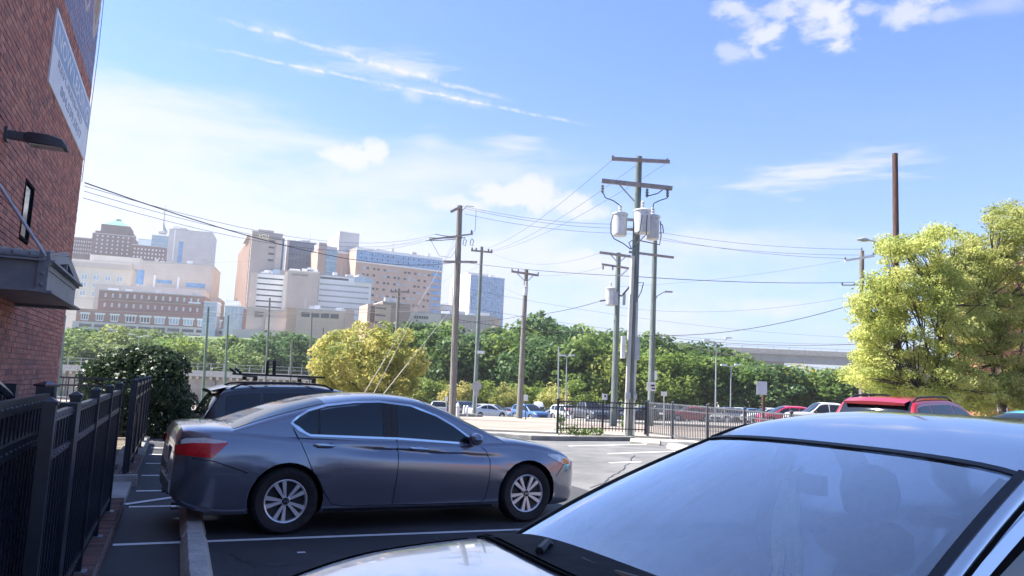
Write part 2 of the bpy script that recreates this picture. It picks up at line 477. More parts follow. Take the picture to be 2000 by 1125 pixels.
def sheet(name, poly, m, dz, step=None):
    "a sheet following the terrain; poly is a convex quad of xy corners"
    mb = MB(); n = 24 if step is None else step
    a, b, c, d = [Vector((p[0], p[1], 0)) for p in poly]
    P = []
    for i in range(n+1):
        t = i/n; l = a.lerp(d, t); r = b.lerp(c, t)
        row = []
        for j in range(n+1):
            p = l.lerp(r, j/n); row.append((p.x, p.y, terrain(p.x, p.y)+dz))
        P.append(row)
    mb.grid(P)
    return mb.build(name, m, smooth=60, kind='structure')
def lxy(u, v): p = LU*u+LV*v; return (p.x, p.y)

# the parking lot: fresh dark asphalt by the fence, older and paler towards the far kerb
lotp = [lxy(-14, -0.44), (24, -16), (30, 23.2), (6.2, 24.6), (1.0, 24.5), (-6.0, 26.5), lxy(20.5, -0.44)]
mb = MB(); mb.add([(x, y, 0.004) for x, y in lotp], [tuple(range(len(lotp)))])
mb.build('asphalt_lot', m_asphalt_old, kind='structure', fix=False)
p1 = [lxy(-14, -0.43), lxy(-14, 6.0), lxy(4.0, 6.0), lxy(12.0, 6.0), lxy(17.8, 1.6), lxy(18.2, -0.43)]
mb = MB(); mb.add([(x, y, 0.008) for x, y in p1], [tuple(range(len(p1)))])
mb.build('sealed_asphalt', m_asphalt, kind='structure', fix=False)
# street and the far lot
sheet('street', [(-120, 30), (120, 30), (120, 45.5), (-120, 45.5)], m_street, 0.006, 30)
sheet('far_asphalt', [(-6, 62), (140, 56), (150, 104), (-30, 104)], m_asphalt_old, 0.008, 30)
sheet('verge', [(-55, 48.2), (26, 48.2), (26, 53), (-55, 53)], m_dry, 0.007, 24)
sheet('hillside', [(-420, 122), (30, 122), (60, 420), (-420, 420)], mat('hill_grass', (0.07, 0.10, 0.035), (0.12, 0.15, 0.05), 0.15, 0.95), 0.15, 60)
sheet('lawn', [(-60, 62), (-13, 60), (-18, 92), (-80, 92)], m_grass, 0.01, 16)
sheet('sidewalk', [(-40, 25.5), (30, 25.2), (30, 29.0), (-40, 29.0)], m_conc_lt, 0.005, 24)

# painted stall lines, each a strip lying on the asphalt
def strip(a, b, w, z=0.012):
    a, b = Vector((a[0], a[1], 0)), Vector((b[0], b[1], 0)); d = (b-a).normalized(); s = Vector((-d.y, d.x, 0))*w/2
    n = 8; mb = MB()
    mb.grid([[(a.lerp(b, i/n)+s*k+Vector((0, 0, z)))[:] for k in (-1, 1)] for i in range(n+1)])
    return mb.build('stall_line', m_line, kind='structure')
# oil stains, patches and small rubbish on the tarmac
def blot(c, r, seed, m, z):
    R_ = random.Random(seed); n = 18; mb = MB(); pts = []
    for i in range(n):
        a = 2*math.pi*i/n; q = r*(0.7+0.5*R_.random()); pts.append((c[0]+q*1.3*math.cos(a), c[1]+q*math.sin(a), z))
    mb.add(pts, [tuple(range(n))]); return mb.build('oil_stain', m, kind='structure', fix=False)
m_oil = mat('oil', (0.022, 0.022, 0.024), (0.035, 0.035, 0.036), 6, 0.45)
m_patch = mat('tar_patch', (0.030, 0.030, 0.032), (0.05, 0.05, 0.052), 3, 0.75, bump=0.3, bscale=80)
for i, (u, v, r) in enumerate(((6.6, 1.6, 0.16), (6.1, 2.3, 0.10), (7.2, 3.1, 0.2), (9.2, 0.35, 0.18), (5.7, 0.9, 0.12), (6.9, 0.9, 0.07))): blot(lxy(u, v), r, i, m_oil, 0.0105)
for (a_, b_) in ((lxy(4.5, 1.9), lxy(7.7, 2.6)), (lxy(7.4, 0.5), lxy(5.0, 1.2)), ((1.4, 12.5), (3.2, 19)), ((0.6, 16.5), (5.2, 18.0)), ((1.5, 21.5), (5.0, 22.3))):
    R_ = random.Random(int(a_[0]*100)); a3, b3 = Vector((*a_, 0.0095)), Vector((*b_, 0.0095)); n = 26; P = []; off = 0
    d = (b3-a3).normalized(); s_ = Vector((-d.y, d.x, 0))
    for i in range(n+1):
        off += R_.uniform(-0.05, 0.05); c = a3.lerp(b3, i/n)+s_*off; w = R_.uniform(0.006, 0.014); P.append([tuple(c-s_*w), tuple(c+s_*w)])
    mb = MB(); mb.grid(P); mb.build('tar_crack', m_oil, kind='structure', fix=False)
sp_ = gp(588, 1083); mb = MB(); mb.box((0, 0, 0.012), (0.07, 0.035, 0.006), 0.4); o = mb.build('paper_scrap', m_line, None); o.location = (sp_.x, sp_.y, 0.006)
tag(o, 'scrap of white paper lying on the dark asphalt of the empty stall', 'litter')
strip(lxy(7.95, -0.40), lxy(7.95, 4.9), 0.085)
strip(lxy(10.04, -0.38), lxy(10.04, 4.9), 0.09)
strip(lxy(10.20, -0.44), lxy(11.0, 0.42), 0.10, 0.016)
for u, l in ((11.3, 4.9), (12.9, 4.9), (14.5, 4.9), (16.0, 4.0), (17.3, 2.4)):
    strip(lxy(u, -0.36), lxy(u, l), 0.09)
strip(lxy(5.2, -0.40), lxy(5.2, 4.9), 0.085)
strip(gp(1110, 872), gp(1290, 868), 0.10)
strip(gp(1188, 887), gp(1330, 882), 0.10)
strip(gp(1190, 905), gp(1252, 903), 0.10)

# kerbs
def kerb(name, pts, w, h, m, z0=None):
    mb = MB(); pts = [Vector((p[0], p[1], 0)) for p in pts]
    dense = []
    for a, b in zip(pts, pts[1:]):
        n = max(1, int((b-a).length/3))
        dense += [a.lerp(b, i/n) for i in range(n)]
    dense.append(pts[-1])
    prof = [(-w/2, -0.1), (-w/2, h-0.02), (-w/2+0.02, h), (w/2-0.02, h), (w/2, h-0.02), (w/2, -0.1)]
    P = []
    for i, p in enumerate(dense):
        d = (dense[min(i+1, len(dense)-1)]-dense[max(i-1, 0)]).normalized(); s = Vector((-d.y, d.x, 0))
        P.append([(p.x+s.x*a, p.y+s.y*a, terrain(p.x, p.y)+b) for a, b in prof])
    mb.grid(P); mb.add(P[0], [tuple(range(6))]); mb.add(P[-1], [tuple(range(6))])
    return mb.build(name, m, kind='structure', smooth=30)
kerb('far_kerb', [(-6, 26.6), gp(1040, 860), gp(1088, 861), gp(1235, 861)], 0.24, 0.15, m_conc_dk)
kerb('street_kerb', [(-120, 29.6), (-2, 29.6), (120, 29.6)], 0.22, 0.10, m_conc_lt)
kerb('median_kerb', [(-60, 46.6), (-3.2, 46.6), (-1.6, 47.6), (-2.6, 49)], 0.30, 0.17, m_conc_dk)
kerb('median_kerb', [(4.6, 51), (5.0, 47.4), (7, 46.4), (36, 43.5)], 0.30, 0.16, m_conc_dk)

# ------------------------------------------------------------------ left brick building
BV = -2.1; BU0, BU1 = -10.0, 17.05; BH = 10.0
m_mortar = mat('mortar', (0.34, 0.29, 0.27), (0.44, 0.39, 0.36), 8.0, 0.95, bump=0.3, bscale=60)
def mat_brick(name, cols, mural=False):
    m, nt, b = _principled(name); x = NX(nt)
    a = nt.nodes.new('ShaderNodeAttribute'); a.attribute_name = 'tone'
    oi = nt.nodes.new('ShaderNodeObjectInfo')
    f = x.m('FRACT', x.m('ADD', a.outputs['Fac'], oi.outputs['Random']))
    cr = nt.nodes.new('ShaderNodeValToRGB'); cr.color_ramp.interpolation = 'LINEAR'
    cr.color_ramp.elements[0].color = (*cols[0], 1); cr.color_ramp.elements[1].color = (*cols[-1], 1)
    for i, c in enumerate(cols[1:-1]):
        e = cr.color_ramp.elements.new((i+1)/(len(cols)-1)); e.color = (*c, 1)
    nt.links.new(f, cr.inputs[0])
    tcn = nt.nodes.new('ShaderNodeTexCoord')
    n = x.noise(tcn.outputs['Object'], 14, 8, 0.7)
    mx = nt.nodes.new('ShaderNodeMix'); mx.data_type = 'RGBA'
    nt.links.new(x.m('MULTIPLY', x.ramp(n, 0.5, 0.8), 0.5), mx.inputs['Factor'])
    nt.links.new(cr.outputs[0], mx.inputs[6]); mx.inputs[7].default_value = (0.42, 0.33, 0.30, 1)
    src = mx.outputs[2]
    if mural:
        # worn wall paint: blue ground, violet field, cream rings and a yellow scroll (object coordinates = wall metres)
        sp = nt.nodes.new('ShaderNodeSeparateXYZ'); nt.links.new(tcn.outputs['Object'], sp.inputs[0])
        U_, Z_ = sp.outputs['X'], sp.outputs['Z']
        def layer(fac, col, base):
            k = nt.nodes.new('ShaderNodeMix'); k.data_type = 'RGBA'
            if isinstance(fac, float): k.inputs['Factor'].default_value = fac
            else: nt.links.new(fac, k.inputs['Factor'])
            nt.links.new(base, k.inputs[6]); k.inputs[7].default_value = (*col, 1); return k.outputs[2]
        def ell(cu, cz, a_, b_):
            du = x.m('DIVIDE', x.m('SUBTRACT', U_, cu), a_); dz = x.m('DIVIDE', x.m('SUBTRACT', Z_, cz), b_)
            return x.m('SQRT', x.m('ADD', x.m('MULTIPLY', du, du), x.m('MULTIPLY', dz, dz)))
        wear = x.ramp(x.noise(tcn.outputs['Object'], 5, 8, 0.75), 0.25, 0.75, 0.95, 0.55)
        s2 = layer(0.88, (0.22, 0.33, 0.52), src)
        s2 = layer(x.m('MULTIPLY', x.ramp(x.m('SUBTRACT', Z_, x.m('MULTIPLY', x.m('SUBTRACT', 17.0, U_), 0.12)), 8.1, 8.25), 0.8), (0.36, 0.32, 0.54), s2)
        s2 = layer(x.m('MULTIPLY', x.ramp(x.m('ABSOLUTE', x.m('SUBTRACT', ell(15.2, 8.35, 0.35, 0.33), 1.0)), 0.28, 0.12), 0.9), (0.62, 0.60, 0.62), s2)
        s2 = layer(x.m('MULTIPLY', x.ramp(ell(13.9, 8.9, 0.55, 1.0), 1.05, 0.95), 0.9), (0.55, 0.38, 0.36), s2)
        s2 = layer(x.m('MULTIPLY', x.ramp(x.m('ABSOLUTE', x.m('SUBTRACT', ell(13.9, 8.9, 0.55, 1.0), 1.05)), 0.14, 0.08), 0.9), (0.56, 0.55, 0.40), s2)
        s2 = layer(x.m('MULTIPLY', x.ramp(ell(16.5, 9.3, 0.42, 1.15), 1.04, 0.97), 0.9), (0.42, 0.37, 0.24), s2)
        s2 = layer(x.m('MULTIPLY', x.ramp(x.m('ABSOLUTE', x.m('SUBTRACT', ell(16.5, 9.3, 0.42, 1.15), 1.05)), 0.16, 0.09), 0.9), (0.60, 0.58, 0.55), s2)
        k = nt.nodes.new('ShaderNodeMix'); k.data_type = 'RGBA'; nt.links.new(wear, k.inputs['Factor'])
        nt.links.new(src, k.inputs[6]); nt.links.new(s2, k.inputs[7]); src = k.outputs[2]
    nt.links.new(src, b.inputs['Base Color'])
    b.inputs['Roughness'].default_value = 0.88
    bp = nt.nodes.new('ShaderNodeBump'); bp.inputs['Strength'].default_value = 0.35; bp.inputs['Distance'].default_value = 0.01
    nt.links.new(x.noise(tcn.outputs['Object'], 60, 4, 0.6), bp.inputs['Height']); nt.links.new(bp.outputs[0], b.inputs['Normal'])
    return m
BRK = [(0.38, 0.145, 0.11), (0.45, 0.18, 0.13), (0.29, 0.12, 0.10), (0.50, 0.23, 0.165), (0.40, 0.165, 0.125), (0.23, 0.11, 0.10), (0.44, 0.195, 0.145)]
m_brick = mat_brick('red_brick', BRK)
m_brick_mural = mat_brick('painted_brick', BRK, True)
m_steel = mat('canopy_steel', (0.17, 0.19, 0.22), (0.24, 0.26, 0.29), 3.0, 0.55, 0.35, rvar=0.2)
m_roofmetal = mat('canopy_sheet', (0.15, 0.16, 0.185), (0.20, 0.21, 0.235), 5.0, 0.45, 0.5)
m_black = mat('black_fence_paint', (0.007, 0.010, 0.022), (0.013, 0.017, 0.033), 9.0, 0.32, 0.0, rvar=0.15, spec=0.6)
m_darkglass = mat_glass('dark_window', (0.012, 0.016, 0.022), 0.08)

bld = thing('brick_building', 'red brick building at the left edge with a leasing sign and a faded painted mural', 'building', (0, 0, 0), LA)
# building local axes: x = LV is awkward, so the building Empty is turned: local x = LV, local y = LU
mb = MB(); mb.box(((BV-0.012-12)/2-0.0, (BU0+BU1)/2, BH/2), (12+BV-0.012+0.0 if False else 9.888, BU1-BU0, BH))
# explicit box: x from BV-12 to BV-0.012
mb = MB(); x0, x1 = BV-12, BV-0.012
mb.box(((x0+x1)/2, (BU0+BU1)/2, BH/2), (x1-x0, BU1-BU0, BH))
mb.build('wall', m_mortar, bld)
mb = MB(); mb.box(((x0+x1)/2+0.04, (BU0+BU1)/2+0.03, BH+0.05), (x1-x0+0.14, BU1-BU0+0.1, 0.12)); mb.build('parapet_coping', m_conc, bld)
# bricks: course 0.075, brick 0.203 x 0.064
WIN = (11.80, 12.45, 3.25, 4.05)
rng = random.Random(5)
CH, BL = 0.075, 0.213
cells = []
for r in range(6, int(9.93/CH)):
    z = r*CH+CH/2; off = (r % 2)*BL/2
    n0 = int(6.5/BL)
    k = n0
    while True:
        a = BU1-0.004-(k-n0)*BL+off-BL; b_ = a+BL-0.011
        k += 1
        if b_ < 6.0: break
        b_ = min(b_, BU1-0.002)
        if b_-a < 0.03: continue
        if z > WIN[2] and z < WIN[3] and b_ > WIN[0] and a < WIN[1]:
            if a < WIN[0]-0.03: b_ = WIN[0]
            elif b_ > WIN[1]+0.03: a = WIN[1]
            else: continue
        if z > 6 and (a+b_)/2 < 9: continue
        cells.append(((a+b_)/2, z, b_-a))
def bpx(c):
    P = LV*BV+LU*c[0]; x, y = project((P.x, P.y, c[1])); return x, y, P.y
sc_ = []
for i, c in enumerate(cells):
    x, y, Y = bpx(c)
    if 0 < x < 210 and 0 < y < 745 and abs(c[2]-0.202) < 0.004: sc_.append((Y*Y*(1+0.0*y), i))
sc_.sort(); single = set(i for _, i in sc_[:299])
proto_me = None
stuff, mural = MB(), MB()
tones, tones2 = [], []
pm = MB(); pm.box((0, 0, 0), (0.022, 0.202, 0.064)); proto_me = pm.mesh('brick', m_brick)
at_ = proto_me.attributes.new('tone', 'FLOAT', 'FACE')
for i, (u, z, L) in enumerate(cells):
    d = rng.uniform(-0.003, 0.003)
    if i in single:
        link('brick', proto_me, bld, loc=(BV-0.001+d, u, z)); continue
    t = rng.random()
    if z > 7.12 and u > 12.3:
        mural.box((u, -(BV-0.001+d), z), (L, 0.022, 0.064)); tones2 += [t]*6
    else:
        stuff.box((BV-0.001+d, u, z), (0.022, L, 0.064)); tones += [t]*6
me = stuff.mesh('brick', m_brick); a = me.attributes.new('tone', 'FLOAT', 'FACE'); a.data.foreach_set('value', tones)
link('brickwork', me, bld, kind='stuff')
me = mural.mesh('painted_brick', m_brick_mural); a = me.attributes.new('tone', 'FLOAT', 'FACE'); a.data.foreach_set('value', tones2)
o = link('mural_brickwork', me, bld, kind='stuff'); o.rotation_euler[2] = rad(90)   # x of the mesh runs along the wall
# slit window
mb = MB(); mb.box((BV-0.009, (WIN[0]+WIN[1])/2, (WIN[2]+WIN[3])/2), (0.012, WIN[1]-WIN[0]+0.09, WIN[3]-WIN[2]+0.12)); mb.build('window_reveal', mat('matte_black', (0.012, 0.012, 0.015), None, rough=0.95, spec=0.05), bld)
wm = MB(); wm.box((BV-0.10, (WIN[0]+WIN[1])/2, (WIN[2]+WIN[3])/2), (0.012, WIN[1]-WIN[0], WIN[3]-WIN[2]))
# cut the mortar visually: the pane sits in a dark metal box proud of the mortar by the brick depth
fr = MB()
for (cy, cz, sy, sz) in (((WIN[0]+0.02), (WIN[2]+WIN[3])/2, 0.04, WIN[3]-WIN[2]), ((WIN[1]-0.02), (WIN[2]+WIN[3])/2, 0.04, WIN[3]-WIN[2]),
                         ((WIN[0]+WIN[1])/2, WIN[2]+0.02, WIN[1]-WIN[0]-0.082, 0.04), ((WIN[0]+WIN[1])/2, WIN[3]-0.02, WIN[1]-WIN[0]-0.082, 0.04)):
    fr.box((BV+0.004, cy, cz), (0.036, sy, sz))
wf = fr.build('window', mat('matte_black', (0.012, 0.012, 0.015), None, rough=0.95, spec=0.05), bld)
wm = MB(); wm.box((BV-0.006, (WIN[0]+WIN[1])/2, (WIN[2]+WIN[3])/2), (0.008, WIN[1]-WIN[0]-0.085, WIN[3]-WIN[2]-0.085)); wm.build('pane', m_darkglass, wf)
mb = MB(); mb.tube((BV+0.0, BU1+0.03, 0.0), (BV+0.0, BU1+0.03, 2.55), 0.024, n=8); mb.build('downpipe', mat('pale_green_pipe', (0.45, 0.52, 0.48), (0.38, 0.44, 0.42), 3, 0.6), bld, smooth=40)
mb = MB(); mb.path([(BV+0.02, BU1+0.02, 11), (BV+0.05, BU1+0.04, 8), (BV+0.03, BU1+0.02, 6.2), (BV+0.02, BU1+0.05, 5.2)], 0.006, 5); mb.build('cable', m_black, bld)

# leasing sign: a thin panel on the wall
def lp(u, v, z): return LU*u+LV*v+Vector((0, 0, z))
sgn = thing('leasing_sign', 'white and blue leasing banner fixed flat high on the brick wall', 'sign', lp(12.42, BV+0.012, 5.62), LA)
SL, SH = 17.0-12.42, 1.12
m_sgn_w = mat('sign_white', (0.70, 0.72, 0.75), (0.62, 0.64, 0.68), 2, 0.6)
m_sgn_b = mat('sign_blue', (0.30, 0.40, 0.56), (0.25, 0.35, 0.50), 2, 0.6)
m_sgn_g = mat('sign_lettering', (0.33, 0.37, 0.48), None)
mb = MB(); mb.box((0.012, SL/2, SH/2), (0.024, SL, SH)); mb.build('panel', m_sgn_w, sgn)
mb = MB(); mb.box((0.0255, SL/2, SH*0.74), (0.003, SL-0.16, SH*0.40)); mb.build('band', m_sgn_b, sgn)
def text_mesh(name, s, size, m, parent, loc, rot, width=None, ext=0.002, height=None, mirror=False, bold=0.0):
    cu = bpy.data.curves.new(name, 'FONT'); cu.body = s; cu.size = size; cu.extrude = ext; cu.align_x = 'LEFT'; cu.resolution_u = 2; cu.offset = bold
    tmp = bpy.data.objects.new('tmp_text', cu); COL.objects.link(tmp)
    dg = bpy.context.evaluated_depsgraph_get(); me = bpy.data.meshes.new_from_object(tmp.evaluated_get(dg))
    bpy.data.objects.remove(tmp); bpy.data.curves.remove(cu)
    me.name = name
    co = np.empty(len(me.vertices)*3); me.vertices.foreach_get('co', co); co = co.reshape(-1, 3)
    mn, mx_ = co.min(0), co.max(0); co -= np.array([mn[0], mn[1], 0])
    if width: co[:, 0] *= width/(mx_[0]-mn[0])
    if height: co[:, 1] *= height/(mx_[1]-mn[1])
    me.vertices.foreach_set('co', co.ravel()); me.materials.clear(); me.materials.append(m); me.update()
    o = link(name, me, parent, kind='stuff'); o.location = loc; o.rotation_euler = rot
    return o
TR = (rad(90), 0, rad(90))      # text reading along +y of the building, facing +x
text_mesh('lettering', 'NOW LEASING', 0.4, m_sgn_w, sgn, (0.030, 0.25, SH*0.60), TR, SL-0.5, height=0.30, bold=0.006)
text_mesh('lettering', 'REFURBISHED', 0.2, m_sgn_g, sgn, (0.027, 0.55, SH*0.38), TR, SL-1.5, height=0.13)
text_mesh('lettering', '804.539.5517', 0.2, m_sgn_g, sgn, (0.027, 1.0, SH*0.13), TR, SL-1.9, height=0.17, bold=0.004)

# wall lamp
lampP = on_v(8, 262, BV); lampT = on_v(103, 285, BV)
u0 = lampP.dot(LU); zL = lampP.z
lam = thing('wall_lamp', 'dark flat street-lamp style floodlight sticking out from the brick wall', 'lamp', lp(u0, BV, zL), LA)
m_lamp = mat('lamp_housing', (0.05, 0.055, 0.07), (0.07, 0.075, 0.09), 6, 0.5, 0.2)
mb = MB(); mb.box((0.02, 0, 0), (0.04, 0.14, 0.16)); mb.build('wall_plate', m_lamp, lam)
mb = MB()
sect = [(0.04, 0.05, -0.04, 0.05), (0.20, 0.05, -0.045, 0.05), (0.26, 0.10, -0.07, 0.06), (0.45, 0.13, -0.08, 0.055), (0.60, 0.12, -0.085, 0.02), (0.66, 0.10, -0.09, -0.06)]
P = []
for xx, hw, zb, zt in sect:
    P.append([(xx, -hw, zb), (xx, -hw, zt-0.02), (xx, -hw*0.6, zt), (xx, hw*0.6, zt), (xx, hw, zt-0.02), (xx, hw, zb), (xx, -hw, zb)])
mb.grid(P); mb.add(P[-1][:6], [tuple(range(6))]); mb.add(P[0][:6], [tuple(range(6))])
mb.build('housing', m_lamp, lam, smooth=35)
mb = MB(); mb.box((0.44, 0, -0.088), (0.34, 0.18, 0.012)); mb.build('lens', mat('lamp_lens', (0.45, 0.45, 0.42), None, rough=0.2), lam)

# gabled steel canopy over the entrance
CV = -1.4; CU0, CU1 = 9.42, 12.06; CM = (CU0+CU1)/2
can = thing('entrance_canopy', 'grey steel gable canopy hung on rods over the side entrance', 'canopy', (0, 0, 0), LA)
ZB, ZT, ZR = 2.35, 2.66, 2.84
def cbeam(a, b, name='beam'):
    "C-channel: web and two flanges"
    a, b = Vector(a), Vector(b); d = (b-a).normalized(); n = Vector((0, 0, 1)).cross(d).normalized()
    mb = MB()
    mb.bar(a+Vector((0, 0, 0.175)), b+Vector((0, 0, 0.175)), 0.012, 0.326)
    for zz_ in (0.012, 0.338): mb.bar(a+n*0.04+Vector((0, 0, zz_)), b+n*0.04+Vector((0, 0, zz_)), 0.10, 0.024)
    return mb.build(name, m_steel, can)
cbeam((CV, CU0, ZB), (BV+0.02, CU0, ZB)); cbeam((CV, CU1, ZB), (CV, CU0+0.0, ZB)); cbeam((BV+0.02, CU1, ZB), (CV, CU1, ZB))
mb = MB()
for x_ in (CV+0.02,):
    mb.bar((x_, CU0, ZT+0.03), (x_, CM, ZR+0.03), 0.06, 0.09); mb.bar((x_, CU1, ZT+0.03), (x_, CM, ZR+0.03), 0.06, 0.09)
    mb.bar((x_, CM, ZT), (x_, CM, ZR), 0.05, 0.05)
    mb.bar((x_-0.02, CU0+0.1, ZT-0.02), (x_-0.02, CU1-0.1, ZT-0.02), 0.04, 0.06)
mb.build('gable_frame', m_steel, can)
mb = MB(); mb.bar((BV+0.02, (CU0+CU1)/2, ZB+0.045), (CV-0.02, (CU0+CU1)/2, ZB+0.045), CU1-CU0-0.04, 0.02); mb.build('soffit', m_roofmetal, can)
for s in (0, 1):
    e, r_ = (CU0-0.06 if s == 0 else CU1+0.06), CM
    mb = MB(); mb.add([(BV+0.02, e, ZT+0.05), (CV+0.05, e, ZT+0.05), (CV+0.05, r_, ZR+0.085), (BV+0.02, r_, ZR+0.085),
                       (BV+0.02, e, ZT+0.07), (CV+0.05, e, ZT+0.07), (CV+0.05, r_, ZR+0.105), (BV+0.02, r_, ZR+0.105)],
                      [(0, 1, 2, 3), (4, 7, 6, 5), (0, 4, 5, 1), (1, 5, 6, 2), (2, 6, 7, 3), (3, 7, 4, 0)])
    rf = mb.build('roof_sheet', m_roofmetal, can)
    sm = MB()
    for k in range(5):
        x_ = CV+0.02-k*0.16
        sm.bar((x_, e, ZT+0.085), (x_, r_, ZR+0.12), 0.02, 0.03)
    sm.build('seam', m_roofmetal, rf)
mb = MB(); mb.box((CV-0.005, CU0-0.035, (ZB+ZT)/2+0.06), (0.10, 0.02, 0.44)); br = mb.build('bracket', m_steel, can)
for zz_ in (ZB+0.08, ZB+0.2, ZT+0.04):
    b2 = MB(); b2.lathe([(0.0, -0.075), (0.02, -0.07), (0.022, -0.05), (0.022, -0.03)], 10, (CV-0.005, CU0, zz_), 'Y'); b2.build('bolt', m_steel, br)
m_rod = mat('rod_galv', (0.45, 0.46, 0.48), None, rough=0.4, metal=0.4)
pt = MB(); bx = Vector((CV-0.01, CU0-0.03, ZT+0.07))
pt.tube(bx+Vector((0.02, -0.02, 0)), (BV+0.02, CU0-0.02, ZT+1.05), 0.016, n=8); pt.build('rod', m_rod, can, smooth=40)
pt = MB(); pt.tube(bx+Vector((0.02, 0.06, 0)), (BV+0.02, CU0+0.10, ZT+1.02), 0.016, n=8); pt.build('rod', m_rod, can, smooth=40)

# ------------------------------------------------------------------ brick kerb under the fence, gate walk
KZ = 0.15
m_kbrick = mat_brick('kerb_brick', [(0.13, 0.06, 0.05), (0.18, 0.085, 0.065), (0.10, 0.055, 0.05), (0.21, 0.11, 0.09), (0.15, 0.075, 0.06)])
pm1 = MB(); pm1.box((0, 0, 0), (0.195, 0.064, 0.07)); kb1 = pm1.mesh('brick', m_kbrick); kb1.attributes.new('tone', 'FLOAT', 'FACE')
pm2 = MB(); pm2.box((0, 0, 0), (0.02, 0.195, 0.058)); kb2 = pm2.mesh('brick', m_kbrick); kb2.attributes.new('tone', 'FLOAT', 'FACE')
for ua, ub, lab in ((2.5, 9.86, 'near'), (11.85, 18.4, 'far')):
    core = MB(); core.box((-0.62, (ua+ub)/2, (KZ-0.012)/2-0.05), (0.40-0.012, ub-ua, KZ-0.012+0.1))
    k = core.build('brick_kerb', m_conc_dk, None, kind='structure'); k.rotation_euler[2] = LA
    n = int((ub-ua)/0.076); c_ = 0
    for i in range(n):
        u = ua+0.038+i*0.076
        if lab == 'near' and u < 4.6: continue
        if u > 14.5: continue
        link('brick', kb1, k, loc=(-0.525+rng.uniform(-0.003, 0.003), u, KZ-0.03+rng.uniform(-0.003, 0.003)))
        c_ += 1
    for i in range(int((ub-ua)/0.205)):
        u = ua+0.10+i*0.205
        if (lab == 'near' and u < 4.6) or u > 13: continue
        link('brick', kb2, k, loc=(-0.425+rng.uniform(-0.002, 0.002), u, 0.048))
        link('brick', kb1, k, loc=(-0.725, u, KZ-0.03), rotz=rad(90))
mb = MB(); mb.box((-1.3, 10.86, 0.03), (1.72, 1.96, 0.10)); o = mb.build('gate_walk', m_conc, kind='structure'); o.rotation_euler[2] = LA
mb = MB(); mb.box((-0.60, 11.78, 0.07), (0.44, 0.14, 0.18)); o = mb.build('kerb_end', m_conc, kind='structure'); o.rotation_euler[2] = LA
mb = MB(); mb.box((-1.45, 4, 0.02), (1.28, 12.0, 0.10)); o = mb.build('planting_bed', m_dirt, kind='structure'); o.rotation_euler[2] = LA
mb = MB(); mb.box((-1.45, 15.5, 0.02), (1.28, 7.2, 0.10)); o = mb.build('planting_bed', m_dirt, kind='structure'); o.rotation_euler[2] = LA

# ------------------------------------------------------------------ fences
def make_fence(th, posts, zrails, zb, zt, pw=0.064, picket=0.019, gap=0.105, rail=(0.036, 0.036), m=m_black, caps=True, limit=300, rivets=False, ztops=None):
    "posts: list of local (x,y,z0); rails and pickets span between neighbours"
    for (x, y, z0) in posts:
        mb = MB(); mb.box((x, y, z0+(zt+0.05)/2), (pw, pw, zt+0.05))
        p = mb.build('post', m, th)
        if caps:
            mb = MB(); hw = pw/2+0.007; z1 = z0+zt+0.05
            mb.add([(x-hw, y-hw, z1), (x+hw, y-hw, z1), (x+hw, y+hw, z1), (x-hw, y+hw, z1), (x-hw, y-hw, z1+0.018), (x+hw, y-hw, z1+0.018), (x+hw, y+hw, z1+0.018), (x-hw, y+hw, z1+0.018), (x, y, z1+0.04)],
                   [(0, 3, 2, 1), (0, 1, 5, 4), (1, 2, 6, 5), (2, 3, 7, 6), (3, 0, 4, 7), (4, 5, 8), (5, 6, 8), (6, 7, 8), (7, 4, 8)])
            mb.build('cap', m, p)
        mb = MB(); mb.box((x, y, z0+0.006), (pw+0.07, pw+0.05, 0.012)); mb.build('foot_plate', m_steel, p)
    made = 0; stuff = MB(); pmesh = None
    for (x0_, y0_, z0), (x1_, y1_, z1) in zip(posts, posts[1:]):
        a, b = Vector((x0_, y0_, z0)), Vector((x1_, y1_, z1)); d = (b-a); L = d.length
        dn = d.normalized()
        for zr in zrails:
            mb = MB(); mb.bar(a+dn*(pw/2)+Vector((0, 0, zr)), b-dn*(pw/2)+Vector((0, 0, zr)), *rail); r_ = mb.build('rail', m, th)
            if rivets:
                rv = MB(); k = max(1, int(L/gap))
                s = Vector((d.y, -d.x, 0)).normalized()
                for i in range(1, k): 
                    c = a+d*(i/k)+Vector((0, 0, zr))+s*(rail[0]/2)
                    rv.lathe([(0.007, -0.002), (0.006, 0.004), (0.0, 0.006)], 6, c, 'X')
                rv.build('rivet', m_steel, r_, kind='stuff')
        k = max(1, round(L/gap)); ang = math.atan2(d.y, d.x)
        for i in range(1, k):
            c = a+d*(i/k); hz = zt-0.0-zb
            if made < limit:
                if pmesh is None or abs(pmesh[1]-hz) > 1e-4:
                    pk = MB(); pk.box((0, 0, hz/2), (picket, picket, hz)); pmesh = (pk.mesh('picket', m), hz)
                link('picket', pmesh[0], th, loc=(c.x, c.y, c.z+zb), rotz=ang)
                made += 1
            else:
                stuff.box((c.x, c.y, c.z+zb+hz/2), (picket, picket, hz), rotz=ang)
    if stuff.v: stuff.build('pickets', m, th, kind='stuff')
    return th

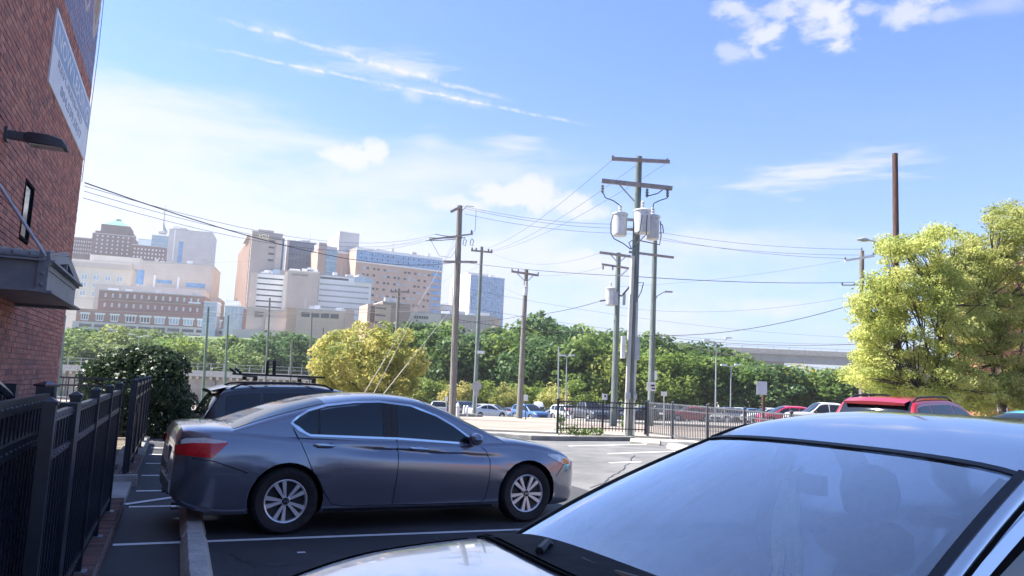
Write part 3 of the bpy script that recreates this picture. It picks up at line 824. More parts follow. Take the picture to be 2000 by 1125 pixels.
FV = -0.53
f1 = thing('metal_fence', 'black picket fence on the near brick kerb beside the wheel stop', 'fence', (0, 0, 0), LA)
make_fence(f1, [(FV, u, KZ) for u in (4.15, 5.15, 6.35, 7.6, 8.86)], (0.14, 1.02, 1.20), 0.06, 1.21, pw=0.056, gap=0.108, rail=(0.034, 0.042), rivets=True)
mb = MB(); mb.box((FV-0.03, 5.0, KZ+0.62), (0.13, 0.15, 1.24)); mb.build('terminal_post', m_black, f1)
f2 = thing('metal_fence', 'black picket fence on the far brick kerb in front of the hedge', 'fence', (0, 0, 0), LA)
make_fence(f2, [(FV, u, KZ) for u in (12.0, 13.3, 14.6, 15.9, 17.2, 18.3)], (0.14, 1.02, 1.20), 0.06, 1.21, pw=0.066, gap=0.108, rail=(0.038, 0.045))
# entrance gate leaf, standing open inwards
gt = thing('garden_gate', 'black picket gate standing open between the two fence runs', 'gate', lp(11.85, FV-0.02, 0.09), LA+rad(90))
make_fence(gt, [(0.04, 0, 0), (0.98, 0, 0)], (0.16, 0.80, 1.04, 1.22), 0.08, 1.24, pw=0.05, gap=0.11, caps=False)
mb = MB(); mb.box((0.90, -0.03, 0.92), (0.09, 0.05, 0.13)); mb.build('latch_box', m_black, gt)
# sliding gate with wide bars
GV = -0.72
sg = thing('sliding_gate', 'black wide-barred gate with riveted rails at the left edge', 'gate', (0, 0, 0), LA)
for zr in (0.22, 1.17, 1.385):
    mb = MB(); mb.bar((GV, 2.6, zr), (GV, 5.50, zr), 0.03, 0.075 if zr > 1 else 0.06); r_ = mb.build('rail', m_black, sg)
    if zr > 1:
        rv = MB()
        for i in range(26): rv.lathe([(0.0055, 0.0145), (0.005, 0.018), (0.0, 0.020)], 6, (GV, 2.66+i*0.11, zr), 'X')
        rv.build('rivet', m_steel, r_, kind='stuff')
bk = MB(); bk.box((0, 0, 0.62), (0.026, 0.055, 1.24)); bme = bk.mesh('bar', m_black)
for i in range(25): link('bar', bme, sg, loc=(GV-0.03, 2.715+i*0.11, 0.17))
mb = MB(); mb.box((GV-0.02, 5.57, 0.74), (0.10, 0.10, 1.44)); p = mb.build('post', m_black, sg)
mb = MB(); mb.lathe([(0.072, 1.46), (0.072, 1.472), (0.0, 1.495)], 4, (GV-0.02, 5.57, 0), 'Z'); c_ = mb.build('cap', m_black, p)
# arched gate and fence behind, nearer the wall
ag = thing('arched_gate', 'black gate with an arched top rail in front of the brick wall', 'gate', (0, 0, 0), LA)
mb = MB(); A0, A1, AV = 3.2, 6.9, -1.15
arc = [(AV, A0+(A1-A0)*i/16, 1.34+0.22*math.sin(math.pi*i/16)) for i in range(17)]
mb.path(arc, 0.035, 6); mb.build('arch_rail', m_black, ag, smooth=40)
for zr in (0.2, 1.22):
    mb = MB(); mb.bar((AV, A0, zr), (AV, A1, zr), 0.035, 0.045); mb.build('rail', m_black, ag)
for i in range(1, 33):
    mb = MB(); u = A0+(A1-A0)*i/33; zt_ = 1.32+0.22*math.sin(math.pi*i/33)
    mb.box((AV, u, 0.1+(zt_-0.1)/2), (0.02, 0.02, zt_-0.1)); mb.build('picket', m_black, ag)
for u in (A0, A1):
    mb = MB(); mb.box((AV, u, 0.72), (0.08, 0.08, 1.44)); mb.build('post', m_black, ag)
cf = thing('metal_fence', 'low black fence crossing behind the gate in front of the hedge', 'fence', (0, 0, 0), LA)
make_fence(cf, [(-0.8, 18.9, 0.05), (-1.9, 18.9, 0.05), (-3.2, 18.9, 0.05), (-4.6, 18.9, 0.05)], (0.14, 1.12, 1.28), 0.05, 1.3, pw=0.06, gap=0.11)

# wheel stops
def wheel_stop(u0, u1, v, label):
    t = MB(); w = 0.23; n = 14
    r_ = random.Random(int(u0*10))
    P = []
    for i in range(n+1):
        u = u0+(u1-u0)*i/n
        e = 0.02 if i in (0, n) else 0.0
        hw = w/2-e; h = 0.145-e
        P.append([(-hw, u, 0.0), (-hw, u, h*0.35), (-hw*0.55+r_.uniform(-.004, .004), u, h+r_.uniform(-.003, .002)), (hw*0.55+r_.uniform(-.004, .004), u, h+r_.uniform(-.003, .002)), (hw, u, h*0.35), (hw, u, 0.0)])
    t.grid(P); t.add(P[0], [tuple(range(6))]); t.add(P[-1], [tuple(range(6))])
    o = t.build('wheel_stop', mat('stop_concrete', (0.42, 0.40, 0.36), (0.58, 0.555, 0.50), 4, 0.95, bump=0.8, bscale=35, detail=10), None, smooth=30)
    o.rotation_euler[2] = LA; o.location = LV*v
    tag(o, label, 'wheel stop', 'concrete wheel stops by the fence')
wheel_stop(6.15, 7.93, 0.27, 'grey concrete wheel stop in the empty stall, nearest the camera')
wheel_stop(8.06, 9.85, 0.27, 'grey concrete wheel stop under the rear bumper of the grey sedan')

# far fence: black run, then a silver run that comes nearer
farp = [gp(1088, 854), gp(1176, 854), gp(1260, 856)]
ff = thing('metal_fence', 'black picket fence standing on the dark far kerb', 'fence', (0, 0, 0))
make_fence(ff, [(p.x, p.y, 0.12) for p in farp], (0.16, 0.84, 1.0), 0.08, 1.0, pw=0.07, gap=0.115, rail=(0.03, 0.035), picket=0.02)
m_silver = mat('fence_grey', (0.10, 0.11, 0.12), (0.15, 0.16, 0.17), 5, 0.35, 0.3, spec=0.7)
ff2 = thing('metal_fence', 'grey picket fence behind the pale wheel stops, running toward the silver car', 'fence', (0, 0, 0))
pp = [farp[-1]+Vector((0.08, 0, 0)), gp(1313, 863)] + [Vector((5.41+(i+1)*0.36, 24.6-(i+1)*2.3, 0)) for i in range(5)]
make_fence(ff2, [(p.x, p.y, 0.08) for p in pp], (0.12, 0.92, 1.09), 0.08, 1.10, pw=0.07, gap=0.105, rail=(0.03, 0.035), picket=0.02, m=m_silver)
def stop2(a, b, label):
    a, b = Vector((a[0], a[1], 0)), Vector((b[0], b[1], 0)); t = MB(); L = (b-a).length
    prof = [(-0.13, 0), (-0.13, 0.06), (-0.07, 0.15), (0.07, 0.15), (0.13, 0.06), (0.13, 0)]
    P = [[(x_, p, z_) for p, z_ in prof] for x_ in np.linspace(-L/2, L/2, 7)]
    t.grid(P); t.add(P[0], [tuple(range(6))]); t.add(P[-1], [tuple(range(6))])
    o = t.build('wheel_stop', m_conc_lt, None, smooth=30); o.location = (a+b)/2; o.rotation_euler[2] = math.atan2((b-a).y, (b-a).x)
    tag(o, label, 'wheel stop', 'pale wheel stops along the far fence')
stop2(gp(1232, 866), gp(1290, 870), 'cream concrete wheel stop at the corner of the far fence')
stop2(gp(1310, 876), gp(1372, 888), 'cream concrete wheel stop in front of the grey fence, next to the silver roof')
# ------------------------------------------------------------------ the air: a pale even haze between the lot and the town
hz = MB(); hz.box((0, 330, 68.5), (900, 860, 146))     # from a metre under the ground to above the highest roof
hm = bpy.data.materials.new('haze'); hm.use_nodes = True
hm.node_tree.nodes.remove(hm.node_tree.nodes['Principled BSDF'])
hv = hm.node_tree.nodes.new('ShaderNodeVolumePrincipled')
hv.inputs['Color'].default_value = (0.94, 0.95, 1.0, 1); hv.inputs['Density'].default_value = 0.00028; hv.inputs['Anisotropy'].default_value = 0.3
hm.node_tree.links.new(hv.outputs[0], hm.node_tree.nodes['Material Output'].inputs['Volume'])
ho_ = hz.build('haze', hm, kind='stuff')
# ================================================================== cars
def pchip(pts):
    x = np.array([p[0] for p in pts], float); y = np.array([p[1] for p in pts], float)
    o = np.argsort(x); x, y = x[o], y[o]
    h = np.diff(x); d = np.diff(y)/h; n = len(x); m = np.zeros(n)
    for i in range(1, n-1):
        if d[i-1]*d[i] > 0:
            w1, w2 = 2*h[i]+h[i-1], h[i]+2*h[i-1]; m[i] = (w1+w2)/(w1/d[i-1]+w2/d[i])
    m[0], m[-1] = d[0], d[-1]
    def f(t):
        t = min(max(t, x[0]), x[-1]); i = min(int(np.searchsorted(x, t, 'right'))-1, n-2); i = max(i, 0)
        s = (t-x[i])/h[i]; 
        return float((1+2*s)*(1-s)**2*y[i]+s*(1-s)**2*h[i]*m[i]+s*s*(3-2*s)*y[i+1]+s*s*(s-1)*h[i]*m[i+1])
    return f
def lin(pts):
    x = [p[0] for p in sorted(pts)]; y = [p[1] for p in sorted(pts)]
    return lambda t: float(np.interp(t, x, y))

m_tyre = mat('tyre', (0.012, 0.012, 0.014), (0.022, 0.022, 0.024), 20, 0.75)
m_alloy = mat('alloy', (0.78, 0.78, 0.80), None, rough=0.32, metal=0.6)
m_alloydk = mat('alloy_dark', (0.03, 0.03, 0.035), None, rough=0.4, metal=0.3)
m_trim = mat('black_trim', (0.012, 0.012, 0.015), (0.02, 0.02, 0.022), 30, 0.5)
m_gap = mat('panel_gap', (0.004, 0.004, 0.005), None, rough=0.9, spec=0.1)
m_chrome = mat('chrome', (0.75, 0.76, 0.78), None, rough=0.12, metal=1.0)
m_carglass = mat_glass('tinted_glass', (0.010, 0.013, 0.018), 0.015, 0.7)
m_red = mat('tail_red', (0.78, 0.015, 0.022), (0.60, 0.01, 0.016), 14, 0.12, coat=1.0)
m_clear = mat('lamp_clear', (0.72, 0.62, 0.62), (0.78, 0.78, 0.78), 20, 0.12, coat=1.0)
m_head = mat('headlight', (0.45, 0.46, 0.48), (0.75, 0.76, 0.78), 14, 0.10, coat=1.0, metal=0.3)
m_amber = mat('amber', (0.6, 0.22, 0.03), None, rough=0.15, coat=1.0)
m_farpaint = mat_paint('far_car_paint', None, 0.15, 0.35)
m_plate = mat('plate', (0.7, 0.7, 0.68), None, rough=0.5)

FR = [1.0, 0.995, 0.975, 0.94, 0.88, 0.78, 0.62, 0.42, 0.2, 0.0]
class Car:
    def __init__(s, **k):
        s.__dict__.update(dict(W=0.92, a_f=0.62, a_r=0.5, pe_f=0.66, pe_r=0.74, rr=0.10, rr_g=0.13, crown=2.8, crease=None, belt_out=0.0, r_arch=0.37, tum=0.42, tcur=0.25, nst=44, nz=22, wheel_r=0.33, track=0.80, arch_lip=0.0))
        s.__dict__.update(k)
        s.top = pchip(s.top_pts); s.bot = pchip(s.bot_pts); s.roof = pchip(s.roof_pts); s.belt = lin(s.belt_pts)
        s.xr, s.xf = s.top_pts[0][0], s.top_pts[-1][0]
        s.sec = pchip([(-0.05, 0.90), (0.0, 0.925), (0.06, 0.955), (0.2, 0.975), (0.42, 0.995), (0.58, 1.0), (0.72, 0.994), (0.86, 0.972), (1.0, 0.935), (1.2, 0.87)])
    def plan(s, x):
        p = 1.0
        t = (s.xf-x)/s.a_f
        if t < 1: p = min(p, s.pe_f+(1-s.pe_f)*math.sqrt(max(0, 1-(1-max(t, 0))**2)))
        t = (x-s.xr)/s.a_r
        if t < 1: p = min(p, s.pe_r+(1-s.pe_r)*math.sqrt(max(0, 1-(1-max(t, 0))**2)))
        return p
    def Y(s, x, z):
        zb = s.bot(x); zt = s.belt(x)
        y = s.W*s.plan(x)*s.sec((z-zb)/(zt-zb))
        if s.crease:
            (xa, za), (xb, zb_), dep = s.crease
            t = (x-xa)/(xb-xa)
            if 0 < t < 1:
                zc = za+(zb_-za)*t; e = min(1, t/0.25, (1-t)/0.12)
                d = zc-z
                if -0.004 < d < 0.11:
                    k = min(1, (d+0.004)/0.012) if d < 0.02 else max(0, 1-(d-0.02)/0.09)
                    y -= dep*e*k
        for xa in (s.x_front, s.x_rear):        # flared arches
            r = math.hypot(x-xa, z-s.wheel_r)
            if s.r_arch-0.02 < r < s.r_arch+0.16 and z < zt: y += 0.012*(1-(max(r, s.r_arch)-s.r_arch)/0.16)**2
        return y
    def over(s, y, ye, ze, zt, n):
        return ze+(zt-ze)*(1-min(1, abs(y)/ye)**n)**(1/n)
    def deck(s, x, y):
        zt = s.top(x); ze = zt-min(s.rr, 0.5*(zt-s.bot(x))); ye = s.Y(x, ze)
        return s.over(y, ye, ze, zt, 3.2)
    def ybelt(s, x): return s.Y(x, s.belt(x)-0.01)-0.012
    def G(s, x, z):
        d = z-s.belt(x); return s.ybelt(x)-s.tum*max(d, -0.05)*0.55-s.tcur*max(d, 0)**2
    def gedge(s, x):
        R = s.roof(x); b = s.belt(x)-0.04
        ze = max(b+0.001, R-min(s.rr_g(x) if callable(s.rr_g) else s.rr_g, 0.42*(R-b)))
        return R, ze, s.G(x, ze)
    def rooftop(s, x, y):
        R, ze, ye = s.gedge(x); return s.over(y, ye, ze, R, s.crown)
    def stations(s):
        n = s.nst; a = []
        for i in range(n+1):
            t = i/n; a.append(s.xr+(s.xf-s.xr)*(t-0.10*math.sin(2*math.pi*t)*0.9))
        return a
    def body_mesh(s, name, mats, arches=True):
        mb = MB(); P = []
        for x in s.stations():
            zb = s.bot(x); zt = s.top(x); ze = zt-min(s.rr, 0.5*(zt-zb)); ring = []
            ring.append((x, 0, zb+0.01)); ring.append((x, s.Y(x, zb)*0.6, zb))
            for j in range(s.nz+1):
                z = zb+(ze-zb)*j/s.nz; ring.append((x, s.Y(x, z), z))
            ye = s.Y(x, ze)
            for f in FR[1:]: ring.append((x, ye*f, s.over(ye*f, ye, ze, zt, 3.2)))
            P.append(ring)
        full = []
        for ring in P: full.append(ring+[(x, -y, z) for x, y, z in reversed(ring[1:-1])])
        k = len(full[0]); nst = len(full)
        vs = [p for r in full for p in r]
        fs = [(i*k+j, i*k+(j+1) % k, (i+1)*k+(j+1) % k, (i+1)*k+j) for i in range(nst-1) for j in range(k)]
        fs += [tuple(range(k-1, -1, -1)), tuple((nst-1)*k+j for j in range(k))]
        mb.add(vs, fs)
        me = mb.mesh(name, mats, smooth=38)
        if arches:
            tmp = bpy.data.objects.new('tmp', me); COL.objects.link(tmp)
            cm = MB()
            for xa in (s.x_front, s.x_rear):
                for sg_ in (1, -1):
                    n = 28; y0, y1 = sg_*0.52, sg_*(s.W+0.25)
                    a = [(xa+s.r_arch*math.cos(2*math.pi*i/n), y0, s.wheel_r+0.01+s.r_arch*math.sin(2*math.pi*i/n)) for i in range(n)]
                    b = [(p[0], y1, p[2]) for p in a]
                    cm.add(a+b, [tuple(range(n)), tuple(range(2*n-1, n-1, -1))]+[(i, i+n, (i+1) % n+n, (i+1) % n) for i in range(n)])
            cme = cm.mesh('cut', [m_trim]); co = bpy.data.objects.new('cut', cme); COL.objects.link(co)
            md = tmp.modifiers.new('b', 'BOOLEAN'); md.operation = 'DIFFERENCE'; md.object = co; md.solver = 'EXACT'
            if hasattr(md, 'material_mode'): md.material_mode = 'TRANSFER'
            dg = bpy.context.evaluated_depsgraph_get(); dg.update()
            me2 = bpy.data.meshes.new_from_object(tmp.evaluated_get(dg)); me2.name = name
            bpy.data.objects.remove(tmp); bpy.data.objects.remove(co)
            if len(me2.polygons) > 50:
                me = me2
                me.polygons.foreach_set('use_smooth', [True]*len(me.polygons)); me.set_sharp_from_angle(angle=rad(38))
        return me
    def green_rings(s, xs, nzg=8):
        P = []
        for x in xs:
            R, ze, ye = s.gedge(x); b = s.belt(x)-0.04; ring = []
            for j in range(nzg+1):
                z = b+(ze-b)*j/nzg; ring.append((x, s.G(x, z), z))
            for f in FR[1:]: ring.append((x, ye*f, s.over(ye*f, ye, ze, R, s.crown)))
            P.append(ring+[(x, -y, z) for x, y, z in reversed(ring[:-1])])
        return P
    def gx(s):
        a, b = s.roof_pts[0][0], s.roof_pts[-1][0]; n = 40
        return [a+(b-a)*i/n for i in range(n+1)]
    def green_mesh(s, name, mats):
        mb = MB(); P = s.green_rings(s.gx()); mb.grid(P)
        k = len(P[0]); mb.add(P[0], [tuple(range(k))]); mb.add(P[-1], [tuple(range(k))])
        return mb.mesh(name, mats, smooth=50)
    # patches lying on the surfaces -------------------------------------------------
    def side_patch(s, mb, x0, x1, bot, top, off=0.004, side=-1, nxn=24, nz=6, green=False):
        fb, ft = lin(bot), lin(top); P = []
        for i in range(nxn+1):
            x = x0+(x1-x0)*i/nxn; row = []
            for j in range(nz+1):
                z = fb(x)+(ft(x)-fb(x))*j/nz
                if green:
                    R, ze, ye = s.gedge(x)
                    if z <= ze: y = s.G(x, z)
                    else:
                        q = min(1, (z-ze)/max(1e-4, R-ze)); y = ye*(1-q**s.crown)**(1/s.crown)
                else: y = s.Y(x, z)
                row.append((x, side*(y+off), z))
            P.append(row)
        mb.grid(P)
    def ribbon(s, mb, pts, w, off=0.003, side=-1, green=False, n=6):
        "narrow strip along a line on the side of the body"
        dense = []
        for a, b in zip(pts, pts[1:]):
            for i in range(n): dense.append((a[0]+(b[0]-a[0])*i/n, a[1]+(b[1]-a[1])*i/n))
        dense.append(pts[-1]); P = []
        for i, (x, z) in enumerate(dense):
            a, b = dense[max(i-1, 0)], dense[min(i+1, len(dense)-1)]
            dx, dz = b[0]-a[0], b[1]-a[1]; L = math.hypot(dx, dz) or 1; nx_, nz_ = -dz/L*w/2, dx/L*w/2
            row = []
            for k in (-1, 1):
                X, Z = x+nx_*k, z+nz_*k
                if green:
                    R, ze, ye = s.gedge(X)
                    if Z <= ze: y = s.G(X, Z)
                    else: q = min(1, (Z-ze)/max(1e-4, R-ze)); y = ye*(1-q**s.crown)**(1/s.crown)
                else: y = s.Y(X, Z)
                row.append((X, side*(y+off), Z))
            P.append(row)
        mb.grid(P)
    def top_patch(s, mb, x0, x1, f0, f1, off=0.004, green=True, nxn=14, ny=14):
        P = []
        for i in range(nxn+1):
            x = x0+(x1-x0)*i/nxn; row = []
            if green: R, ze, ye = s.gedge(x)
            else: zt = s.top(x); ze = zt-s.rr; ye = s.Y(x, ze)
            for j in range(ny+1):
                y = ye*(f0+(f1-f0)*j/ny)
                z = s.over(y, ye, ze, R, s.crown) if green else s.deck(x, y)
                row.append((x, y, z+off))
            P.append(row)
        mb.grid(P)

def wheel_parts(parent, x, y, r, side, spokes='twin', w=0.21, rim_r=None, detail=True, seed=0):
    "one wheel: tyre, rim, spokes; side=+1 left, -1 right"
    rim_r = rim_r or r*0.66
    wh = bpy.data.objects.new('wheel', None) if False else None
    t = MB(); ys = side
    prof = [(rim_r-0.006, -w/2+0.02), (rim_r+0.02, -w/2), (r-0.035, -w/2-0.004), (r-0.008, -w/2+0.025), (r, -w/2+0.05), (r, w/2-0.05), (r-0.008, w/2-0.025), (r-0.035, w/2+0.004), (rim_r+0.02, w/2), (rim_r-0.006, w/2-0.02)]
    t.lathe([(a, b*ys) for a, b in prof], 36 if detail else 18, (0, 0, 0), 'Y')
    wo = t.build('wheel', m_tyre, parent, smooth=40); wo.location = (x, y, r)
    b = MB(); b.lathe([(rim_r, (w/2-0.055)*ys), (rim_r*0.2, (w/2-0.075)*ys), (0.0, (w/2-0.075)*ys)], 36 if detail else 16, (0, 0, 0), 'Y'); 
    b.lathe([(rim_r, (-w/2+0.02)*ys), (0, (-w/2+0.02)*ys)], 16, (0, 0, 0), 'Y')
    b.build('barrel', m_alloydk, wo, smooth=30)
    rm = MB()
    rm.lathe([(rim_r-0.004, (w/2-0.055)*ys), (rim_r-0.004, (w/2-0.012)*ys), (rim_r-0.010, (w/2-0.008)*ys), (rim_r-0.022, (w/2-0.016)*ys), (rim_r-0.026, (w/2-0.055)*ys)], 36 if detail else 16, (0, 0, 0), 'Y')
    yo = (w/2-0.022)*ys; yi = (w/2-0.05)*ys
    def spoke(a0, a1, r0, r1, w0, w1, b0=yo, b1=yi):
        c0, s0_ = math.cos(a0), math.sin(a0); c1, s1 = math.cos(a1), math.sin(a1)
        p = []
        for (c, s_, rr_, ww) in ((c0, s0_, r0, w0), (c1, s1, r1, w1)):
            tx, tz = -s_, c
            for k in (-1, 1): p.append((c*rr_+tx*ww/2*k, s_*rr_+tz*ww/2*k))
        f = [(q[0], b0 if i < 2 else b0+0.006*ys, q[1]) for i, q in enumerate(p)]; bk_ = [(q[0], b1, q[1]) for q in p]
        rm.add(f+bk_, [(0, 1, 3, 2), (4, 6, 7, 5), (0, 2, 6, 4), (1, 5, 7, 3), (0, 4, 5, 1), (2, 3, 7, 6)])
    for k in range(5):
        a = 2*math.pi*k/5+math.pi/2+0.15+seed
        if spokes == 'twin':
            for sg_ in (-1, 1): spoke(a+sg_*0.20, a+sg_*0.225, rim_r*0.22, rim_r-0.012, 0.024, 0.043)
        else:
            spoke(a, a, rim_r*0.15, rim_r-0.01, 0.05, 0.075)
    rm.lathe([(0.0, yo+0.004*ys), (rim_r*0.2, yo+0.004*ys), (rim_r*0.27, yo-0.008*ys), (rim_r*0.27, yi)], 20, (0, 0, 0), 'Y')
    rm.build('rim', m_alloy, wo, smooth=30)
    if detail:
        hb = MB(); hb.lathe([(0.0, yo+0.014*ys), (rim_r*0.15, yo+0.012*ys), (rim_r*0.17, yo+0.002*ys)], 20, (0, 0, 0), 'Y')
        ho = hb.build('hub_cap', m_alloydk, wo, smooth=40)
        nb = MB()
        for k in range(5):
            a = 2*math.pi*k/5+math.pi/2+0.15+seed+math.pi/5
            nb.lathe([(0.010, yo-0.004*ys), (0.010, yo+0.006*ys), (0.0, yo+0.008*ys)], 8, (math.cos(a)*rim_r*0.235, 0, math.sin(a)*rim_r*0.235), 'Y')
        nb.build('lug_nut', m_gap, wo)
        eb = MB(); e = rim_r*0.075
        for dx in (-1, 1): eb.box((dx*e, yo+0.0165*ys, 0), (0.006, 0.004, e*2.2))
        eb.box((0, yo+0.0165*ys, 0), (e*2-0.008, 0.004, 0.006)); eb.build('emblem', m_chrome, wo)
    return wo

def mirror_part(car, parent, x, z, side, m, out=0.20, size=(0.13, 0.20, 0.14), green=True):
    y0 = car.G(x, z) if green else car.Y(x, z)
    mb = MB(); P = []
    for t, sc in ((-1, 0.45), (-0.7, 0.85), (0, 1.0), (0.7, 0.8), (1, 0.35)):
        P.append([(x+size[0]*0.9*t*0.6, side*(y0+out*0.55+size[1]*0.5*math.cos(a)*sc), z+0.06+size[2]*0.5*math.sin(a)*sc) for a in np.linspace(0, 2*math.pi, 13)])
    mb.grid(P); mb.add(P[0][:-1], [tuple(range(12))]); mb.add(P[-1][:-1], [tuple(range(12))])
    o = mb.build('side_mirror', m, parent, smooth=50)
    st = MB(); st.bar((x+0.02, side*(y0-0.02), z), (x, side*(y0+0.08), z+0.03), 0.07, 0.03); st.build('mirror_stalk', m_trim, o)
    return o

# ------------------------------------------------------------------ grey sedan
m_grey = mat_paint('grey_metallic', (0.225, 0.24, 0.295), 0.7, 0.22, 0.02)
acc = Car(W=0.915, x_front=1.388, x_rear=-1.388, wheel_r=0.334, r_arch=0.375,
    top_pts=[(-2.455, 0.60), (-2.445, 0.78), (-2.415, 0.98), (-2.37, 1.045), (-2.15, 1.065), (-1.9, 1.06), (-1.2, 1.0), (-0.3, 0.98), (0.6, 0.955), (1.15, 0.965), (1.5, 0.93), (1.84, 0.86), (2.04, 0.765), (2.13, 0.66), (2.17, 0.52)],
    bot_pts=[(-2.455, 0.40), (-2.35, 0.30), (-1.9, 0.22), (-1.0, 0.205), (1.0, 0.19), (1.8, 0.19), (2.12, 0.22), (2.17, 0.30)],
    roof_pts=[(-2.0, 1.02), (-1.6, 1.185), (-1.25, 1.30), (-0.85, 1.385), (-0.35, 1.425), (0.0, 1.405), (0.35, 1.31), (0.7, 1.15), (1.0, 1.005), (1.16, 0.925)],
    belt_pts=[(-2.455, 1.0), (-1.4, 1.005), (-0.2, 0.955), (0.75, 0.905), (1.16, 0.90), (2.17, 0.80)],
    crease=((-0.95, 0.885), (1.10, 0.765), 0.020), nz=30, nst=56)
AH = rad(28)
sed = thing('grey_sedan', 'grey metallic four-door sedan backed up to the fence, seen side on', 'car', (-1.37, 9.36, 0), AH)
sed_body = link('body', acc.body_mesh('body', [m_grey, m_trim]), sed)
link('cabin', acc.green_mesh('cabin', [m_grey]), sed)
for sd in (-1, 1):
    # side glass with chrome surround
    DB = [(-1.37, 1.10), (-1.30, 1.04), (-1.18, 0.985), (-0.2, 0.955), (0.66, 0.900)]
    DT = [(-1.37, 1.115), (-1.30, 1.175), (-1.2, 1.235), (-1.0, 1.293), (-0.7, 1.332), (-0.42, 1.345), (-0.06, 1.31), (0.25, 1.205), (0.45, 1.10), (0.62, 0.985), (0.66, 0.945)]
    def inset(pts, k): return [(x, z+k) for x, z in pts]
    ch = MB()
    acc.ribbon(ch, DT, 0.020, 0.008, sd, True, 5); acc.ribbon(ch, [(-1.37, 1.11)]+DB[1:], 0.022, 0.008, sd, True, 5)
    acc.side_patch(ch, -1.385, -1.20, [(-1.385, 1.10), (-1.30, 1.035), (-1.2, 0.985)], [(-1.385, 1.115), (-1.30, 1.075), (-1.2, 0.998)], 0.009, sd, 10, 2, True)
    ch.build('chrome_trim', m_chrome, sed, smooth=40)
    for (a, b) in ((-1.36, -1.10), (-1.075, -0.395), (-0.225, 0.655)):
        wmb = MB(); acc.side_patch(wmb, a, b, inset(DB, 0.012), inset(DT, -0.010), 0.005, sd, 22, 6, True)
        wmb.build('side_window', m_carglass, sed, smooth=60)
    bp = MB(); acc.side_patch(bp, -1.098, -1.077, inset(DB, 0.012), inset(DT, -0.012), 0.006, sd, 2, 6, True)
    acc.side_patch(bp, -0.392, -0.295, inset(DB, 0.012), inset(DT, -0.012), 0.0045, sd, 3, 6, True); acc.side_patch(bp, -0.293, -0.228, inset(DB, 0.012), inset(DT, -0.012), 0.0045, sd, 3, 6, True)
    bp.build('window_pillar', m_trim, sed, smooth=60)
    gp_ = MB()
    for line in ([(-1.36, 1.06), (-1.27, 0.90), (-1.14, 0.62), (-1.0, 0.40), (-0.92, 0.29)], [(-0.24, 0.95), (-0.225, 0.8), (-0.23, 0.6), (-0.26, 0.27)],
                 [(0.72, 0.905), (0.83, 0.83), (0.885, 0.72), (0.88, 0.5), (0.85, 0.3), (0.80, 0.245)], [(-0.92, 0.29), (-0.8, 0.262), (-0.26, 0.258), (0.80, 0.245)],
                 [(-2.30, 0.76), (-2.1, 0.735), (-1.78, 0.62)], [(1.78, 0.52), (1.93, 0.68)]):
        acc.ribbon(gp_, line, 0.007, 0.0015, sd)
    gp_.build('panel_seam', m_gap, sed)
    for (x_, z_) in ((-1.13, 0.893), (-0.08, 0.857)):
        h = MB(); y_ = acc.Y(x_+0.1, z_)
        P = []
        for i in range(9):
            t = i/8; hh = 0.020*math.sqrt(max(0.05, 1-(2*t-1)**4)); yy = y_+0.008+0.030*(1-(2*t-1)**4)
            P.append([(x_+0.23*t-0.02, sd*(yy+0.014*math.cos(a)), z_-0.012*t+hh*math.sin(a)) for a in np.linspace(0, 2*math.pi, 9)])
        h.grid(P); ho = h.build('door_handle', m_chrome, sed, smooth=60)
        cp = MB(); acc.side_patch(cp, x_+0.02, x_+0.18, [(-9, z_-0.035), (9, z_-0.035)], [(-9, z_+0.012), (9, z_+0.012)], 0.002, sd, 4, 3); cp.build('handle_recess', m_trim, ho)
    tl = MB(); acc.side_patch(tl, -2.445, -1.985, [(-2.445, 0.79), (-2.12, 0.765), (-1.985, 0.905)], [(-2.445, 0.875), (-2.3, 0.905), (-2.1, 0.905), (-1.985, 0.915)], 0.006, sd, 26, 6)
    to = tl.build('tail_light', m_red, sed, smooth=60)
    tl = MB(); acc.side_patch(tl, -2.40, -2.0, [(-2.44, 0.885), (-2.3, 0.905), (-2.1, 0.903), (-2.0, 0.912)], [(-2.44, 0.905), (-2.36, 0.945), (-2.2, 0.955), (-2.0, 0.925)], 0.006, sd, 20, 3); tl.build('reversing_lens', m_clear, to, smooth=60)
    hl = MB(); acc.side_patch(hl, 1.66, 2.145, [(1.66, 0.765), (1.90, 0.665), (2.145, 0.615)], [(1.66, 0.785), (1.85, 0.775), (2.145, 0.66)], 0.006, sd, 20, 5)
    ho = hl.build('headlight', m_head, sed, smooth=60)
    am = MB(); acc.side_patch(am, 1.90, 2.02, [(1.90, 0.675), (2.02, 0.65)], [(1.90, 0.735), (2.02, 0.70)], 0.008, sd, 5, 3); am.build('indicator', m_amber, ho, smooth=60)
    for x_ in (-1.388, 1.388): wheel_parts(sed, x_, sd*(0.905-0.105), 0.334, sd, 'twin', seed=0.5 if x_ > 0 else 0.2)
    mirror_part(acc, sed, 0.66, 0.90, sd, m_grey, 0.22, (0.13, 0.21, 0.145))
    rk = MB(); acc.ribbon(rk, [(-1.0, 0.225), (0.95, 0.21)], 0.03, 0.004, sd); rk.build('sill_trim', m_chrome if False else m_trim, sed)
wmb = MB(); acc.top_patch(wmb, 0.14, 1.06, -0.93, 0.93); wmb.build('windshield', m_carglass, sed, smooth=60)
wmb = MB(); acc.top_patch(wmb, -1.93, -1.02, -0.90, 0.90); wmb.build('rear_window', m_carglass, sed, smooth=60)
ex = MB(); 
for sd in (-1, 1): ex.lathe([(0.034, -2.42), (0.034, -2.2), (0.027, -2.2), (0.027, -2.42), (0.034, -2.42)], 14, (0, sd*0.58, 0.275), 'X')
ex.build('exhaust', m_chrome, sed, smooth=40)
bm_ = MB(); bm_.box((-2.45, 0, 0.44), (0.02, 1.0, 0.12)); bm_.build('bumper_trim', m_trim, sed)
